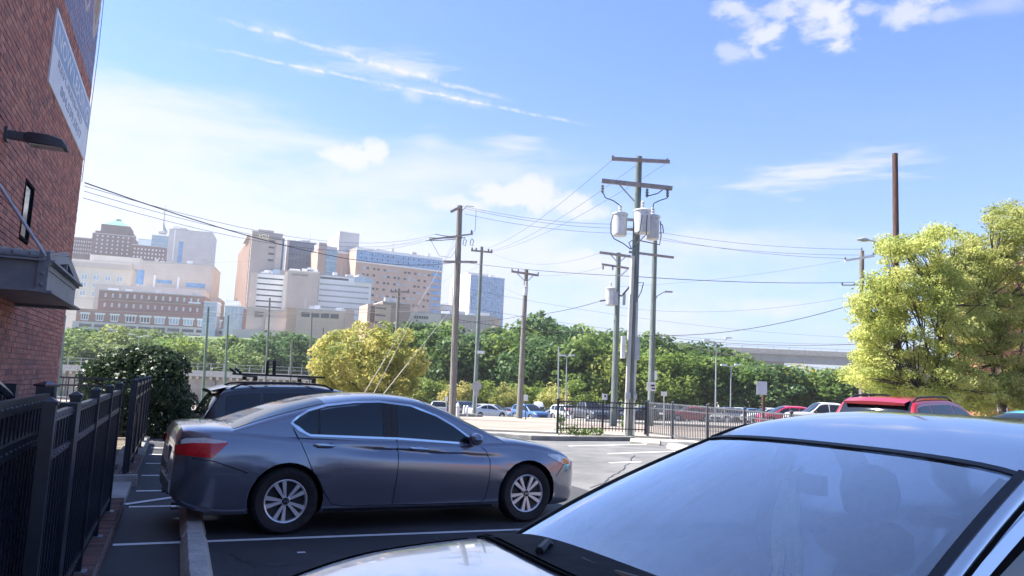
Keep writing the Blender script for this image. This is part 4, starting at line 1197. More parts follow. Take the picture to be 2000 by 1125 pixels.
pl_ = MB(); pl_.box((-2.455, 0, 0.73), (0.012, 0.32, 0.16)); pl_.build('number_plate', m_plate, sed)

# ------------------------------------------------------------------ generic wagon-like builder for the rest
TYPES = {}
def car_spec(kind):
    if kind == 'sedan':
        return Car(W=0.90, x_front=1.36, x_rear=-1.36, wheel_r=0.325, nst=30, nz=12,
            top_pts=[(-2.32, 0.62), (-2.27, 0.92), (-2.15, 1.02), (-1.7, 1.05), (-0.3, 0.97), (0.9, 0.96), (1.5, 0.90), (2.05, 0.76), (2.22, 0.55)],
            bot_pts=[(-2.32, 0.38), (-1.9, 0.24), (1.8, 0.2), (2.22, 0.28)],
            roof_pts=[(-1.85, 1.0), (-1.4, 1.22), (-0.9, 1.40), (-0.3, 1.455), (0.1, 1.42), (0.55, 1.22), (1.05, 0.93)],
            belt_pts=[(-2.32, 1.0), (-1.3, 0.99), (1.05, 0.90), (2.22, 0.8)])
    if kind == 'suv':
        return Car(W=0.93, x_front=1.36, x_rear=-1.36, wheel_r=0.36, r_arch=0.40, nst=30, nz=12, pe_f=0.72, pe_r=0.82, tum=0.34, rr_g=0.12,
            top_pts=[(-2.25, 0.55), (-2.22, 0.9), (-2.16, 1.06), (-1.6, 1.09), (0.8, 1.05), (1.2, 1.06), (1.75, 1.0), (2.12, 0.86), (2.24, 0.58)],
            bot_pts=[(-2.25, 0.42), (-1.9, 0.30), (1.8, 0.26), (2.24, 0.34)],
            roof_pts=[(-2.18, 1.06), (-2.02, 1.40), (-1.85, 1.60), (-1.2, 1.67), (-0.4, 1.69), (0.1, 1.64), (0.6, 1.40), (1.15, 1.02)],
            belt_pts=[(-2.25, 1.08), (-1.5, 1.06), (1.15, 0.99), (2.24, 0.9)])
    if kind == 'hatch':
        return Car(W=0.87, x_front=1.27, x_rear=-1.27, wheel_r=0.315, nst=30, nz=12, pe_r=0.8, tum=0.38,
            top_pts=[(-1.98, 0.55), (-1.95, 0.88), (-1.88, 1.0), (-1.4, 1.02), (0.8, 0.96), (1.4, 0.92), (1.85, 0.78), (2.05, 0.55)],
            bot_pts=[(-1.98, 0.38), (-1.6, 0.24), (1.6, 0.2), (2.05, 0.28)],
            roof_pts=[(-1.93, 0.98), (-1.7, 1.30), (-1.5, 1.45), (-0.8, 1.51), (-0.2, 1.51), (0.2, 1.44), (0.6, 1.24), (1.1, 0.93)],
            belt_pts=[(-1.98, 1.0), (-1.2, 0.99), (1.1, 0.90), (2.05, 0.8)])
    if kind == 'minivan':
        return Car(W=0.97, x_front=1.5, x_rear=-1.5, wheel_r=0.345, r_arch=0.385, nst=30, nz=12, pe_f=0.7, pe_r=0.84, tum=0.30,
            top_pts=[(-2.55, 0.55), (-2.52, 0.9), (-2.46, 1.03), (-1.8, 1.06), (1.1, 1.0), (1.6, 0.98), (2.1, 0.86), (2.4, 0.70), (2.5, 0.52)],
            bot_pts=[(-2.55, 0.40), (-2.1, 0.26), (2.0, 0.22), (2.5, 0.3)],
            roof_pts=[(-2.48, 1.02), (-2.34, 1.42), (-2.2, 1.64), (-1.5, 1.73), (-0.4, 1.74), (0.4, 1.67), (0.9, 1.42), (1.65, 0.97)],
            belt_pts=[(-2.55, 1.02), (-1.8, 1.02), (1.65, 0.93), (2.5, 0.85)])
    if kind == 'pickup':
        return Car(W=0.98, x_front=1.75, x_rear=-1.75, wheel_r=0.39, r_arch=0.43, nst=30, nz=12, pe_f=0.8, pe_r=0.92, a_f=0.45, a_r=0.2, tum=0.30, rr=0.06,
            top_pts=[(-2.95, 0.62), (-2.93, 1.0), (-2.88, 1.17), (-1.0, 1.17), (0.9, 1.14), (1.4, 1.16), (2.2, 1.12), (2.62, 1.0), (2.72, 0.62)],
            bot_pts=[(-2.95, 0.52), (-2.5, 0.40), (2.3, 0.34), (2.72, 0.42)],
            roof_pts=[(-1.12, 1.12), (-1.02, 1.5), (-0.92, 1.80), (-0.6, 1.87), (0.2, 1.88), (0.6, 1.80), (0.95, 1.50), (1.42, 1.12)],
            belt_pts=[(-2.95, 1.15), (1.42, 1.10), (2.72, 1.0)])
    if kind == 'van':
        return Car(W=1.0, x_front=1.85, x_rear=-1.85, wheel_r=0.36, r_arch=0.40, nst=30, nz=12, pe_f=0.74, pe_r=0.93, a_f=0.6, a_r=0.15, tum=0.14, rr_g=0.15,
            top_pts=[(-2.8, 0.55), (-2.78, 0.95), (-2.74, 1.18), (-1, 1.2), (1.6, 1.16), (2.1, 1.08), (2.6, 0.88), (2.75, 0.55)],
            bot_pts=[(-2.8, 0.42), (-2.4, 0.30), (2.3, 0.26), (2.75, 0.34)],
            roof_pts=[(-2.76, 1.2), (-2.70, 2.0), (-2.6, 2.45), (-1.5, 2.55), (0.5, 2.53), (1.1, 2.35), (1.6, 1.75), (2.15, 1.12)],
            belt_pts=[(-2.8, 1.2), (2.15, 1.08), (2.75, 0.9)])
def build_car_type(kind, paint=None):
    c = car_spec(kind); paint = paint or m_farpaint
    g0, g1 = c.roof_pts[0][0], c.roof_pts[-1][0]
    parts = []
    parts.append(('body', c.body_mesh('body', [paint, m_trim])))
    parts.append(('cabin', c.green_mesh('cabin', [paint])))
    # window bands
    def wlim(x):  # top of the side glass
        R, ze, ye = c.gedge(x); return ze-0.02
    # usable range where the glass is taller than 6 cm
    xs_ = [x for x in np.linspace(g0, g1, 90) if wlim(x)-c.belt(x) > 0.09]
    a, b = xs_[0]+0.05, xs_[-1]-0.02
    if kind == 'pickup': a += 0.04
    splits = {'sedan': [a+0.10, -0.42, b], 'suv': [a+0.16, -1.25, -0.25, b], 'hatch': [a+0.20, -0.85, -0.15, b], 'minivan': [a+0.12, -1.4, -0.1, b], 'pickup': [a+0.06, 0.02, b], 'van': [0.9, b]}[kind]
    for sd in (-1, 1):
        for p, q in zip(splits, splits[1:]):
            w_ = MB(); n = 12
            top = [(x, wlim(x)) for x in np.linspace(p, q, 14)]; bt = [(x, c.belt(x)+0.025) for x in np.linspace(p, q, 14)]
            c.side_patch(w_, p+0.03, q-0.03, bt, top, 0.005, sd, n, 3, True); parts.append(('side_window', w_.mesh('side_window', m_carglass, smooth=60)))
    if kind == 'van':
        for sd in (-1, 1):
            pass
    # windshield / rear glass from the slope of the roof line
    xs2 = np.linspace(g0, g1, 120); R = [c.roof(x) for x in xs2]; pk = max(R)
    front = [x for x, z in zip(xs2, R) if x > xs2[int(np.argmax(R))] and z < pk-0.055 and z > c.belt(x)+0.03]
    rear = [x for x, z in zip(xs2, R) if x < xs2[int(np.argmax(R))] and z < pk-0.07 and z > c.belt(x)+0.03]
    w_ = MB(); c.top_patch(w_, front[0], front[-1], -0.93, 0.93, 0.006, True, 10, 10); parts.append(('windshield', w_.mesh('windshield', m_carglass, smooth=60)))
    if kind not in ('van',):
        w_ = MB(); c.top_patch(w_, rear[0], rear[-1], -0.88, 0.88, 0.006, True, 10, 10); parts.append(('rear_window', w_.mesh('rear_window', m_carglass, smooth=60)))
    else:
        for s_ in (-1, 1):
            w_ = MB(); w_.box((c.xr+0.05, s_*0.42, 1.62), (0.10, 0.5, 0.62)); parts.append(('rear_window', w_.mesh('rear_window', m_carglass)))
            parts.append(('side_window', (lambda q: (c.side_patch(q, -0.9, 0.75, [(-9, 1.32), (9, 1.32)], [(-9, 1.95), (9, 1.95)], 0.006, s_, 8, 3, True), q)[1])(MB()).mesh('side_window', m_carglass, smooth=60)))
    for sd in (-1, 1):
        z0 = c.top(c.xr+0.12)-0.05
        t = MB(); c.side_patch(t, c.xr+0.015, c.xr+0.28, [(-9, z0-0.20), (9, z0-0.20)], [(-9, z0-0.02), (9, z0-0.04)], 0.006, sd, 8, 3); parts.append(('tail_light', t.mesh('tail_light', m_red, smooth=60)))
        z1 = c.top(c.xf-0.22)-0.10
        t = MB(); c.side_patch(t, c.xf-0.42, c.xf-0.02, [(c.xf-0.42, z1+0.02), (c.xf, z1-0.16)], [(c.xf-0.42, z1+0.06), (c.xf, z1-0.05)], 0.006, sd, 8, 3); parts.append(('headlight', t.mesh('headlight', m_head, smooth=60)))
    t = MB(); t.box((c.xf-0.02, 0, c.bot(c.xf)+0.22), (0.06, c.W*0.95, 0.20)); parts.append(('grille', t.mesh('grille', m_trim)))
    t = MB(); t.box((c.xr+0.01, 0, c.bot(c.xr)+0.10), (0.06, c.W*1.3, 0.16)); parts.append(('bumper', t.mesh('bumper', m_trim)))
    t = MB(); t.box((c.xr-0.022, 0, c.bot(c.xr)+0.36), (0.012, 0.32, 0.15)); parts.append(('number_plate', t.mesh('number_plate', m_plate)))
    t = MB()
    for sd in (-1, 1):
        for x in np.linspace(splits[0], splits[-1], len(splits))[1:-1]: c.ribbon(t, [(x, c.belt(x)), (x, c.bot(x)+0.08)], 0.010, 0.002, sd)
    if t.v: parts.append(('panel_seam', t.mesh('panel_seam', m_gap)))
    if kind == 'pickup':
        t = MB(); t.box((-2.0, 0, 1.176), (1.65, 1.5, 0.012)); parts.append(('bed', t.mesh('bed', m_trim)))
    return c, parts
_wheel_cache = {}
def place_car(kind, x, y, z, heading, color, label, group, name=None, paint=None, fine=False):
    if kind not in TYPES: TYPES[kind] = build_car_type(kind)
    c, parts = TYPES[kind]
    t = thing(name or {'sedan': 'parked_sedan', 'suv': 'parked_suv', 'hatch': 'parked_hatchback', 'minivan': 'parked_minivan', 'pickup': 'pickup_truck', 'van': 'parked_van'}[kind], label, 'car' if kind not in ('pickup', 'van') else ('pickup truck' if kind == 'pickup' else 'van'), (x, y, z), heading, group)
    for n_, me in parts:
        o = link(n_, me, t); o.color = (*color, 1)
    key = kind
    if key not in _wheel_cache:
        tmp = thing('tmp', 'x', 'x'); ws = []
        for sd in (-1, 1):
            w = wheel_parts(tmp, 0, 0, c.wheel_r, sd, 'five', detail=fine)
            ws.append((sd, tree_of(w)))
        _wheel_cache[key] = (tmp, ws)
    tmp, ws = _wheel_cache[key]
    for sd, tr in ws:
        for xa in (c.x_front, c.x_rear):
            w = copy_tree(tr, t); w.location = (xa, sd*(c.W-0.115), c.wheel_r)
    if kind in ('sedan', 'suv', 'hatch', 'minivan', 'pickup', 'van'):
        if (kind, 'mir') not in _wheel_cache:
            tmpo = thing('tmp', 'x', 'x'); _wheel_cache[(kind, 'mir')] = [tree_of(mirror_part(c, tmpo, c.roof_pts[-1][0]-0.45, c.belt(0.5)+0.01, sd, m_trim)) for sd in (-1, 1)]; _wheel_cache[(kind, 'tmp')] = tmpo
        for tr in _wheel_cache[(kind, 'mir')]: copy_tree(tr, t)
    return t
def finish_caches():
    for k, v in list(_wheel_cache.items()):
        roots = [v[0]] if isinstance(v, tuple) else ([v] if not isinstance(v, list) else [])
        for r in roots:
            def rm(o):
                for c in kids(o): rm(c)
                bpy.data.objects.remove(o)
            rm(r)
# ------------------------------------------------------------------ black SUV behind the sedan
m_blackpaint = mat_paint('black_paint', (0.012, 0.013, 0.018), 0.2, 0.25, 0.02)
S = tp(618, 14.4)
suv = place_car('suv', S.x+0.05, S.y, -0.27, AH, (0.014, 0.016, 0.024), 'black SUV with bike carriers on the roof, parked behind the grey sedan', None, name='black_suv', fine=True)
c = TYPES['suv'][0]
for sd in (-1, 1):
    rl = MB(); pts = [(x, sd*(c.gedge(x)[2]-0.10), c.rooftop(x, c.gedge(x)[2]-0.10)+(0.055 if 0.06 < t < 0.94 else 0.005)) for t, x in ((t, -1.75+t*1.75) for t in np.linspace(0, 1, 12))]
    rl.path(pts, 0.018, 6); rl.build('roof_rail', m_trim, suv, smooth=40)
    q = MB(); c.top_patch(q, -2.22, -2.02, -0.8, 0.8, 0.02, True, 4, 8)
sp = MB(); P = []
for i in range(11):
    y = -0.62+1.24*i/10; P.append([(-1.80, y, 1.615+0.03*(1-(y/0.62)**2)), (-2.06, y*0.97, 1.545+0.02*(1-(y/0.62)**2)), (-2.04, y*0.97, 1.50), (-1.90, y, 1.52), (-1.80, y, 1.615+0.03*(1-(y/0.62)**2))])
sp.grid(P); sp.build('rear_spoiler', m_blackpaint, suv, smooth=50)
rk = thing('bike_rack', 'black roof bike carrier with upright loops on top of the black SUV', 'bike rack', (S.x+0.05, S.y, -0.27), AH)
for x in (-1.35, -0.35):
    mb = MB(); mb.bar((x, -0.62, 1.80), (x, 0.62, 1.80), 0.05, 0.03); b_ = mb.build('crossbar', m_trim, rk)
    for sd in (-0.55, 0.55): 
        f_ = MB(); f_.box((x, sd, 1.757), (0.07, 0.05, 0.055)); f_.build('foot', m_trim, b_)
for y in (-0.33, 0.30):
    mb = MB(); mb.bar((-1.6, y, 1.835), (-0.1, y, 1.835), 0.07, 0.035); tr_ = mb.build('wheel_tray', m_trim, rk)
    lp_ = MB(); lp_.path([(-1.0, y-0.07, 1.85), (-1.0, y-0.07, 2.04), (-1.0, y-0.04, 2.10), (-1.0, y+0.04, 2.10), (-1.0, y+0.07, 2.04), (-1.0, y+0.07, 1.85)], 0.016, 6); lp_.build('loop', m_trim, tr_, smooth=40)
    st_ = MB(); st_.path([(-1.55, y, 1.85), (-1.66, y, 1.93)], 0.02, 6); st_.build('clamp', m_trim, tr_)

# ------------------------------------------------------------------ red SUV and blue car at the right
rs = at(1800, 800, 16.2)
rsuv = place_car('suv', rs.x+0.1, rs.y+0.2, 0.0, rad(38), (0.36, 0.012, 0.022), 'dark red SUV with black roof rails, behind the silver roof', None, name='red_suv', fine=True)
for sd in (-1, 1):
    rl = MB(); pts = [(x, sd*(c.gedge(x)[2]-0.10), c.rooftop(x, c.gedge(x)[2]-0.10)+(0.05 if 0.06 < t < 0.94 else 0.005)) for t, x in ((t, -1.75+t*1.75) for t in np.linspace(0, 1, 12))]
    rl.path(pts, 0.022, 6); rl.build('roof_rail', m_trim, rsuv, smooth=40)
spo = sp.build('rear_spoiler', m_farpaint, rsuv, smooth=50); spo.color = (0.36, 0.012, 0.022, 1)
bc = at(2030, 806, 12.2)
bcar = place_car('hatch', bc.x, bc.y, 0.03, rad(200), (0.08, 0.46, 0.62), 'bright turquoise car cut off by the right edge of the picture', None, name='blue_car', fine=True)

# ------------------------------------------------------------------ silver sedan in the foreground, with a real cabin
m_silverpaint = mat_paint('silver_paint', (0.84, 0.86, 0.88), 0.8, 0.2, 0.04)
HS = rad(207.8)
FWD = Vector((math.cos(HS), math.sin(HS), 0))
SO = Vector((1.10, 2.63, 0)) - FWD*0.22
sil = thing('silver_sedan', 'silver sedan filling the lower right corner, windshield and hood towards the camera', 'car', (SO.x, SO.y, 0.0), HS)
sc = Car(W=0.85, x_front=1.35, x_rear=-1.35, wheel_r=0.32, r_arch=0.355, nz=16, nst=60, rr=0.10, rr_g=lambda x: 0.052+0.063*smooth01(-x, -0.20, 0.35), tum=0.54, tcur=0.25, crown=2.6, pe_f=0.62, a_f=0.75,
    top_pts=[(-2.3, 0.6), (-2.26, 0.9), (-2.15, 1.04), (-1.7, 1.08), (-0.3, 1.02), (0.8, 1.06), (1.15, 1.085), (1.5, 1.068), (1.85, 1.0), (2.14, 0.86), (2.24, 0.56)],
    bot_pts=[(-2.3, 0.38), (-1.9, 0.24), (1.8, 0.2), (2.22, 0.26)],
    roof_pts=[(-1.86, 1.04), (-1.45, 1.25), (-1.15, 1.45), (-0.75, 1.55), (-0.3, 1.556), (0.0, 1.515), (0.22, 1.438), (0.45, 1.35), (0.75, 1.22), (1.02, 1.08), (1.2, 0.985)],
    belt_pts=[(-2.3, 1.02), (-1.3, 1.02), (0.9, 0.99), (1.2, 0.985), (2.22, 0.84)])
link('body', sc.body_mesh('body', [m_silverpaint, m_trim]), sil)
# greenhouse split into painted frame and panes
gx0 = sorted(set([round(v, 4) for v in list(np.linspace(-1.86, -1.12, 12))+[-1.10]+list(np.linspace(-1.02, 0.22, 20))+list(np.linspace(0.22, 1.10, 20))+[1.2]]))
Pg = sc.green_rings(gx0, 8); kk = len(Pg[0]); mid = (kk-1)//2
frame, wsh, rgl = MB(), MB(), MB()
sides = {(-1, 0): MB(), (-1, 1): MB(), (1, 0): MB(), (1, 1): MB()}
gl_frame = {}
def put(mb, i, j, off=0.0):
    q = [Pg[i][j], Pg[i][j+1], Pg[i+1][j+1], Pg[i+1][j]]; mb.add(q, [(0, 1, 2, 3)])
def fr_of(j):
    d = abs(j-mid); return FR[len(FR)-1-d] if d <= len(FR)-1 else 1.0
for i in range(len(gx0)-1):
    xm = (gx0[i]+gx0[i+1])/2
    for j in range(kk-1):
        fa = max(fr_of(j), fr_of(j+1)); topside = fr_of(j) <= 1 and min(fr_of(j), fr_of(j+1)) < 1 and abs((j+j+1)/2-mid) < len(FR)-1
        jj = j if j < mid else kk-2-j         # index from the belt upwards
        if 0.22 < xm < 1.10 and topside and fa <= 0.945: put(wsh, i, j)
        elif -1.80 < xm < -1.10 and topside and fa <= 0.945: put(rgl, i, j)
        elif 1 <= jj <= 6 and (-0.95 < xm < -0.34 or -0.24 < xm < 0.70):
            put(sides[(1 if j < mid else -1, 0 if xm < -0.3 else 1)], i, j)
        else: put(frame, i, j)
def merged(mb, name, m, parent, smooth):
    me = mb.mesh(name, m, smooth=None, fix=False)
    bm = bmesh.new(); bm.from_mesh(me); bmesh.ops.remove_doubles(bm, verts=bm.verts, dist=1e-5); bmesh.ops.recalc_face_normals(bm, faces=bm.faces)
    bm.to_mesh(me); bm.free()
    me.polygons.foreach_set('use_smooth', [True]*len(me.polygons)); me.set_sharp_from_angle(angle=rad(smooth))
    return link(name, me, parent)
cab = merged(frame, 'cabin', m_silverpaint, sil, 60)
m_wind = mat_glass('windshield_glass', (0.8, 0.85, 0.85), 0.01, 0.5, (0.80, 0.85, 0.87), 3.6, 0.16)
m_sideg = mat_glass('side_glass', (0.3, 0.3, 0.3), 0.01, 0.5, (0.16, 0.18, 0.20))
wo_ = merged(wsh, 'windshield', m_wind, sil, 80)
merged(rgl, 'rear_window', m_wind, sil, 80)
for (sd, k), mb in sides.items(): merged(mb, 'side_window', m_sideg, sil, 80)
# gaskets round the windshield, roof drip seams, door frame lines
def on_green(x, fy, off=0.0):
    R, ze, ye = sc.gedge(x); y = ye*fy; return Vector((x, y, sc.over(y, ye, ze, R, sc.crown)+off))
gk = MB()
def strip3(mb, pts, w, out):
    "flat band along points; out = function giving the side vector"
    P = []
    for i, p in enumerate(pts):
        d = (pts[min(i+1, len(pts)-1)]-pts[max(i-1, 0)]).normalized(); s_ = d.cross(out(p)).normalized()*w/2; n_ = out(p)*0.006
        P.append([p-s_, p-s_+n_, p+s_+n_, p+s_])
    mb.grid(P)
for sd in (-1, 1):
    strip3(gk, [on_green(x, sd*0.950) for x in np.linspace(0.19, 1.13, 20)], 0.024, lambda p: Vector((0.45, 0.35*(1 if p.y > 0 else -1), 0.8)).normalized())
strip3(gk, [on_green(0.215, f) for f in np.linspace(-0.95, 0.95, 24)], 0.026, lambda p: Vector((0.3, 0, 0.95)))
gko = gk.build('windshield_gasket', m_trim, sil, smooth=50)
bnd = MB()
for sd in (-1, 1): strip3(bnd, [on_green(x, sd*0.915, -0.014) for x in np.linspace(0.24, 1.10, 20)], 0.045, lambda p: Vector((0.45, 0.3*(1 if p.y > 0 else -1), 0.8)).normalized())
strip3(bnd, [on_green(1.06, f, -0.014) for f in np.linspace(-0.93, 0.93, 24)], 0.09, lambda p: Vector((0.5, 0, 0.85)))
bnd.build('glass_band', m_gap, wo_, smooth=50)
ds = MB()
for sd in (-1, 1):
    strip3(ds, [Vector((x, sd*(sc.gedge(x)[2]*0.978), sc.rooftop(x, sc.gedge(x)[2]*0.978)+0.001)) for x in np.linspace(-1.05, 0.19, 18)], 0.020, lambda p: Vector((0, 0.5*(1 if p.y > 0 else -1), 0.85)).normalized())
ds.build('drip_seam', m_trim, sil, smooth=50)
for sd in (-1, 1):
    # door frame: bright strip and dark seam along the front pillar
    q = MB()
    def gl(x, k): 
        R, ze, ye = sc.gedge(x); b = sc.belt(x)-0.04; z = b+(ze-b)*k; return Vector((x, sd*(sc.G(x, z)), z))
    outv = lambda p: Vector((0.2, 0.9*(1 if p.y > 0 else -1), 0.35)).normalized()
    strip3(q, [gl(x, 0.97) for x in np.linspace(-0.95, 0.80, 24)], 0.010, outv); q.build('door_seam', m_gap, sil, smooth=50)
    q = MB(); strip3(q, [gl(x, 0.90) for x in np.linspace(-0.95, 0.76, 24)], 0.030, outv); q.build('window_trim', m_chrome, sil, smooth=50)
    q = MB(); strip3(q, [gl(x, 0.83) for x in np.linspace(-0.95, 0.73, 24)], 0.022, outv); q.build('window_seal', m_gap, sil, smooth=50)
    q = MB(); q.bar((-0.29, sd*(sc.G(-0.29, 0.96)+0.004), 0.97), (-0.29, sd*(sc.G(-0.29, 1.36)+0.004), 1.36), 0.02, 0.10); q.build('door_pillar', m_trim, sil)
    for x_ in (-1.35, 1.35): wheel_parts(sil, x_, sd*0.765, 0.32, sd, 'five', seed=0.3)
    mirror_part(sc, sil, 0.74, 0.95, sd, m_silverpaint)
    hl = MB(); sc.side_patch(hl, 1.62, 2.10, [(1.62, 0.70), (2.10, 0.56)], [(1.62, 0.76), (2.10, 0.66)], 0.006, sd, 12, 4); hl.build('headlight', m_head, sil, smooth=60)
    dl = MB()
    for line in ([(0.80, 0.93), (0.86, 0.7), (0.84, 0.3)], [(-0.29, 0.95), (-0.27, 0.6), (-0.3, 0.27)], [(-1.05, 0.95), (-0.9, 0.5), (-0.85, 0.28)]): sc.ribbon(dl, line, 0.007, 0.0015, sd)
    dl.build('panel_seam', m_gap, sil)
# cowl: black plastic between hood and glass, and hood gap
cw = MB(); sc.top_patch(cw, 1.02, 1.20, -0.97, 0.97, 0.010, False, 4, 24)
P = []
for i in range(25):
    f = -0.97+1.94*i/24; x1 = 1.235-0.10*f*f+0.0; row = []
    for k_ in range(5):
        x = 1.0+(x1-1.0)*k_/4; zt = sc.top(x); ye = sc.Y(x, zt-sc.rr); y = ye*f; row.append((x, y, sc.deck(x, y)+0.012-0.0*k_))
    P.append(row)
cw = MB(); cw.grid(P); cw.build('cowl', mat('cowl_plastic', (0.010, 0.011, 0.014), (0.02, 0.021, 0.024), 12, 0.8, spec=0.2), sil, smooth=50)
hg = MB(); pts = [Vector((1.245-0.10*f*f, sc.Y(1.2, 0.88)*f, sc.deck(1.245-0.10*f*f, sc.Y(1.2, 0.88)*f)+0.003)) for f in np.linspace(-0.96, 0.96, 30)]
strip3(hg, pts, 0.012, lambda p: Vector((0, 0, 1))); 
for sd in (-1, 1): strip3(hg, [Vector((x, sd*sc.Y(x, sc.top(x)-sc.rr)*0.955, sc.deck(x, sc.Y(x, sc.top(x)-sc.rr)*0.955)+0.0015)) for x in np.linspace(1.2, 2.0, 12)], 0.008, lambda p: Vector((0, 0.2*(1 if p.y > 0 else -1), 1)).normalized())
hg.build('hood_gap', m_gap, sil)
# wipers
def wiper(x0, y0, x1, y1, name):
    R = lambda x, y: on_green(x, max(-0.93, min(0.93, y/sc.gedge(x)[2])), 0.02)
    w_ = MB(); pts = [R(x0+(x1-x0)*t, y0+(y1-y0)*t) for t in np.linspace(0, 1, 8)]
    w_.path([p+Vector((0.012, 0, 0.006)) for p in pts], [0.009]*8, 5)
    w_.path([p+Vector((0.02, 0, 0.025)) for p in pts[1:7]], [0.006]*6, 5)
    o = w_.build('wiper', m_trim, sil, smooth=40)
    ar = MB(); m_ = pts[4]; base = Vector((1.20, y0+0.02, sc.deck(1.20, y0)+0.02))
    ar.path([base, base.lerp(m_, 0.5)+Vector((0, 0, 0.03)), m_+Vector((0.01, 0, 0.03))], [0.014, 0.012, 0.008], 6); ar.build('wiper_arm', m_trim, o, smooth=40)
wiper(1.115, 0.34, 1.075, -0.25, 'near')
wiper(1.13, -0.27, 1.045, -0.43, 'far')
# interior
m_int = mat('interior', (0.045, 0.046, 0.05), (0.06, 0.06, 0.065), 10, 0.8)
m_seat = mat('seat_cloth', (0.10, 0.10, 0.105), (0.14, 0.14, 0.145), 20, 0.95)
mb = MB(); mb.add([(1.05, -0.70, 0.90), (1.05, 0.70, 0.90), (0.70, 0.68, 0.985), (0.70, -0.68, 0.985), (0.48, 0.66, 0.94), (0.48, -0.66, 0.94), (0.45, 0.66, 0.6), (0.45, -0.66, 0.6)],
                  [(0, 1, 2, 3), (3, 2, 4, 5), (5, 4, 6, 7)]); mb.build('dashboard', mat('dash', (0.16, 0.165, 0.17), (0.2, 0.2, 0.21), 12, 0.75), sil, smooth=60)
for y in (-0.36, 0.36):
    st = MB(); P = []
    for z, hw, x, th in ((0.55, 0.25, -0.22, 0.12), (0.75, 0.26, -0.28, 0.13), (0.95, 0.25, -0.36, 0.12), (1.08, 0.20, -0.42, 0.09), (1.11, 0.12, -0.44, 0.05)):
        P.append([(x+th*math.cos(a), y+hw*math.sin(a), z) for a in np.linspace(0, 2*math.pi, 17)])
    st.grid(P); so = st.build('front_seat', m_seat, sil, smooth=60)
    st = MB(); P = []
    for z, hw, th in ((1.10, 0.06, 0.03), (1.13, 0.12, 0.05), (1.22, 0.14, 0.06), (1.30, 0.12, 0.05), (1.33, 0.05, 0.02)): P.append([(-0.44+th*math.cos(a), y+hw*math.sin(a), z) for a in np.linspace(0, 2*math.pi, 17)])
    st.grid(P); st.build('headrest', m_seat, so, smooth=60)
mb = MB(); mb.box((-1.15, 0, 0.80), (0.16, 1.25, 0.55)); mb.build('rear_seat', m_seat, sil)
mb = MB(); mb.box((-1.5, 0, 1.0), (0.55, 1.2, 0.03)); mb.build('parcel_shelf', m_int, sil)
mb = MB(); mb.box((-0.3, 0, 0.40), (2.6, 1.4, 0.04)); mb.build('cabin_floor', m_int, sil)
mb = MB(); mb.lathe([(0.185*1, 0), (0.185, 0)], 4); mb = MB()
ring = [(0.42+0.18*math.sin(a)*0.35, 0.36+0.18*math.cos(a), 0.90+0.18*math.sin(a)*0.93) for a in np.linspace(0, 2*math.pi, 25)]
mb.path(ring, 0.016, 6); mb.bar((0.42, 0.20, 0.90), (0.42, 0.52, 0.90), 0.03, 0.03); mb.build('steering_wheel', m_int, sil, smooth=50)
mb = MB(); mb.box((0.40, 0, 1.325), (0.03, 0.24, 0.06)); mb.tube((0.40, 0, 1.335), (0.36, 0, 1.365), 0.010); mb.build('rear_view_mirror', m_int, sil)
ant = MB(); ant.box((-1.0, 0.10, 1.425), (0.10, 0.03, 0.03)); 
# cloth hanging from the mirror
m_cloth = mat('cloth', (0.80, 0.85, 0.60), (0.62, 0.70, 0.55), 9, 0.95)
MX = sil.matrix_basis if False else Matrix.Translation((SO.x, SO.y, 0)) @ Matrix.Rotation(HS, 4, 'Z')
cl_ = thing('hanging_scarf', 'pale folded cloth hanging from the mirror inside the silver sedan', 'cloth', (SO.x, SO.y, 0), HS)
for (dy, wd, zl) in ((-0.03, 0.05, 0.99), (0.05, 0.05, 0.955)):
    mb = MB(); P = []
    for i in range(13):
        t = i/12; z = 1.33-(1.33-zl)*t; w_ = wd*(0.25+0.9*math.sin(math.pi*min(1, t*0.85+0.08)))*(0.4 if t > 0.97 else 1)
        P.append([(0.42+0.012*math.sin(6*u+4*t)+0.02*t, dy*(0.3+0.9*t)+w_*(u-0.5), z) for u in np.linspace(0, 1, 9)])
    mb.grid(P)
    Q = [[(p[0]+0.006, p[1], p[2]) for p in r] for r in P]; mb.grid(Q)
    mb.build('cloth_fold', m_cloth, cl_, smooth=80)
finish_pending = True
# ================================================================== poles, lamps, signs, wires
m_pole = mat('weathered_pole', (0.24, 0.225, 0.20), (0.14, 0.13, 0.12), 3.0, 0.95, bump=0.6, bscale=30, stretch=(6, 6, 0.5))
m_pole_g = mat('greenish_pole', (0.19, 0.23, 0.215), (0.11, 0.135, 0.13), 3.0, 0.95, bump=0.6, bscale=30, stretch=(6, 6, 0.5))
m_pole_b = mat('brown_pole', (0.115, 0.062, 0.048), (0.06, 0.032, 0.028), 3.0, 0.9, bump=0.6, bscale=30, stretch=(6, 6, 0.5))
m_arm = mat('crossarm_wood', (0.30, 0.26, 0.245), (0.21, 0.185, 0.18), 4.0, 0.95)
m_tank = mat('transformer_grey', (0.55, 0.56, 0.56), (0.45, 0.46, 0.47), 3.0, 0.5)
m_pvc = mat('conduit', (0.50, 0.49, 0.46), (0.40, 0.40, 0.385), 2.0, 0.7)
m_galv = mat('galvanised', (0.42, 0.43, 0.44), (0.33, 0.34, 0.35), 6.0, 0.5, 0.4)
m_wire = mat('wire', (0.06, 0.06, 0.065), None, rough=0.7)
m_ins = mat('insulator', (0.13, 0.13, 0.15), None, rough=0.35)
m_porc = mat('porcelain', (0.5, 0.5, 0.5), None, rough=0.3)
m_white = mat('white_enamel', (0.72, 0.72, 0.71), (0.60, 0.60, 0.59), 3.0, 0.55)
m_signback = mat('sign_back', (0.40, 0.40, 0.40), (0.31, 0.31, 0.32), 3.0, 0.6, 0.2)
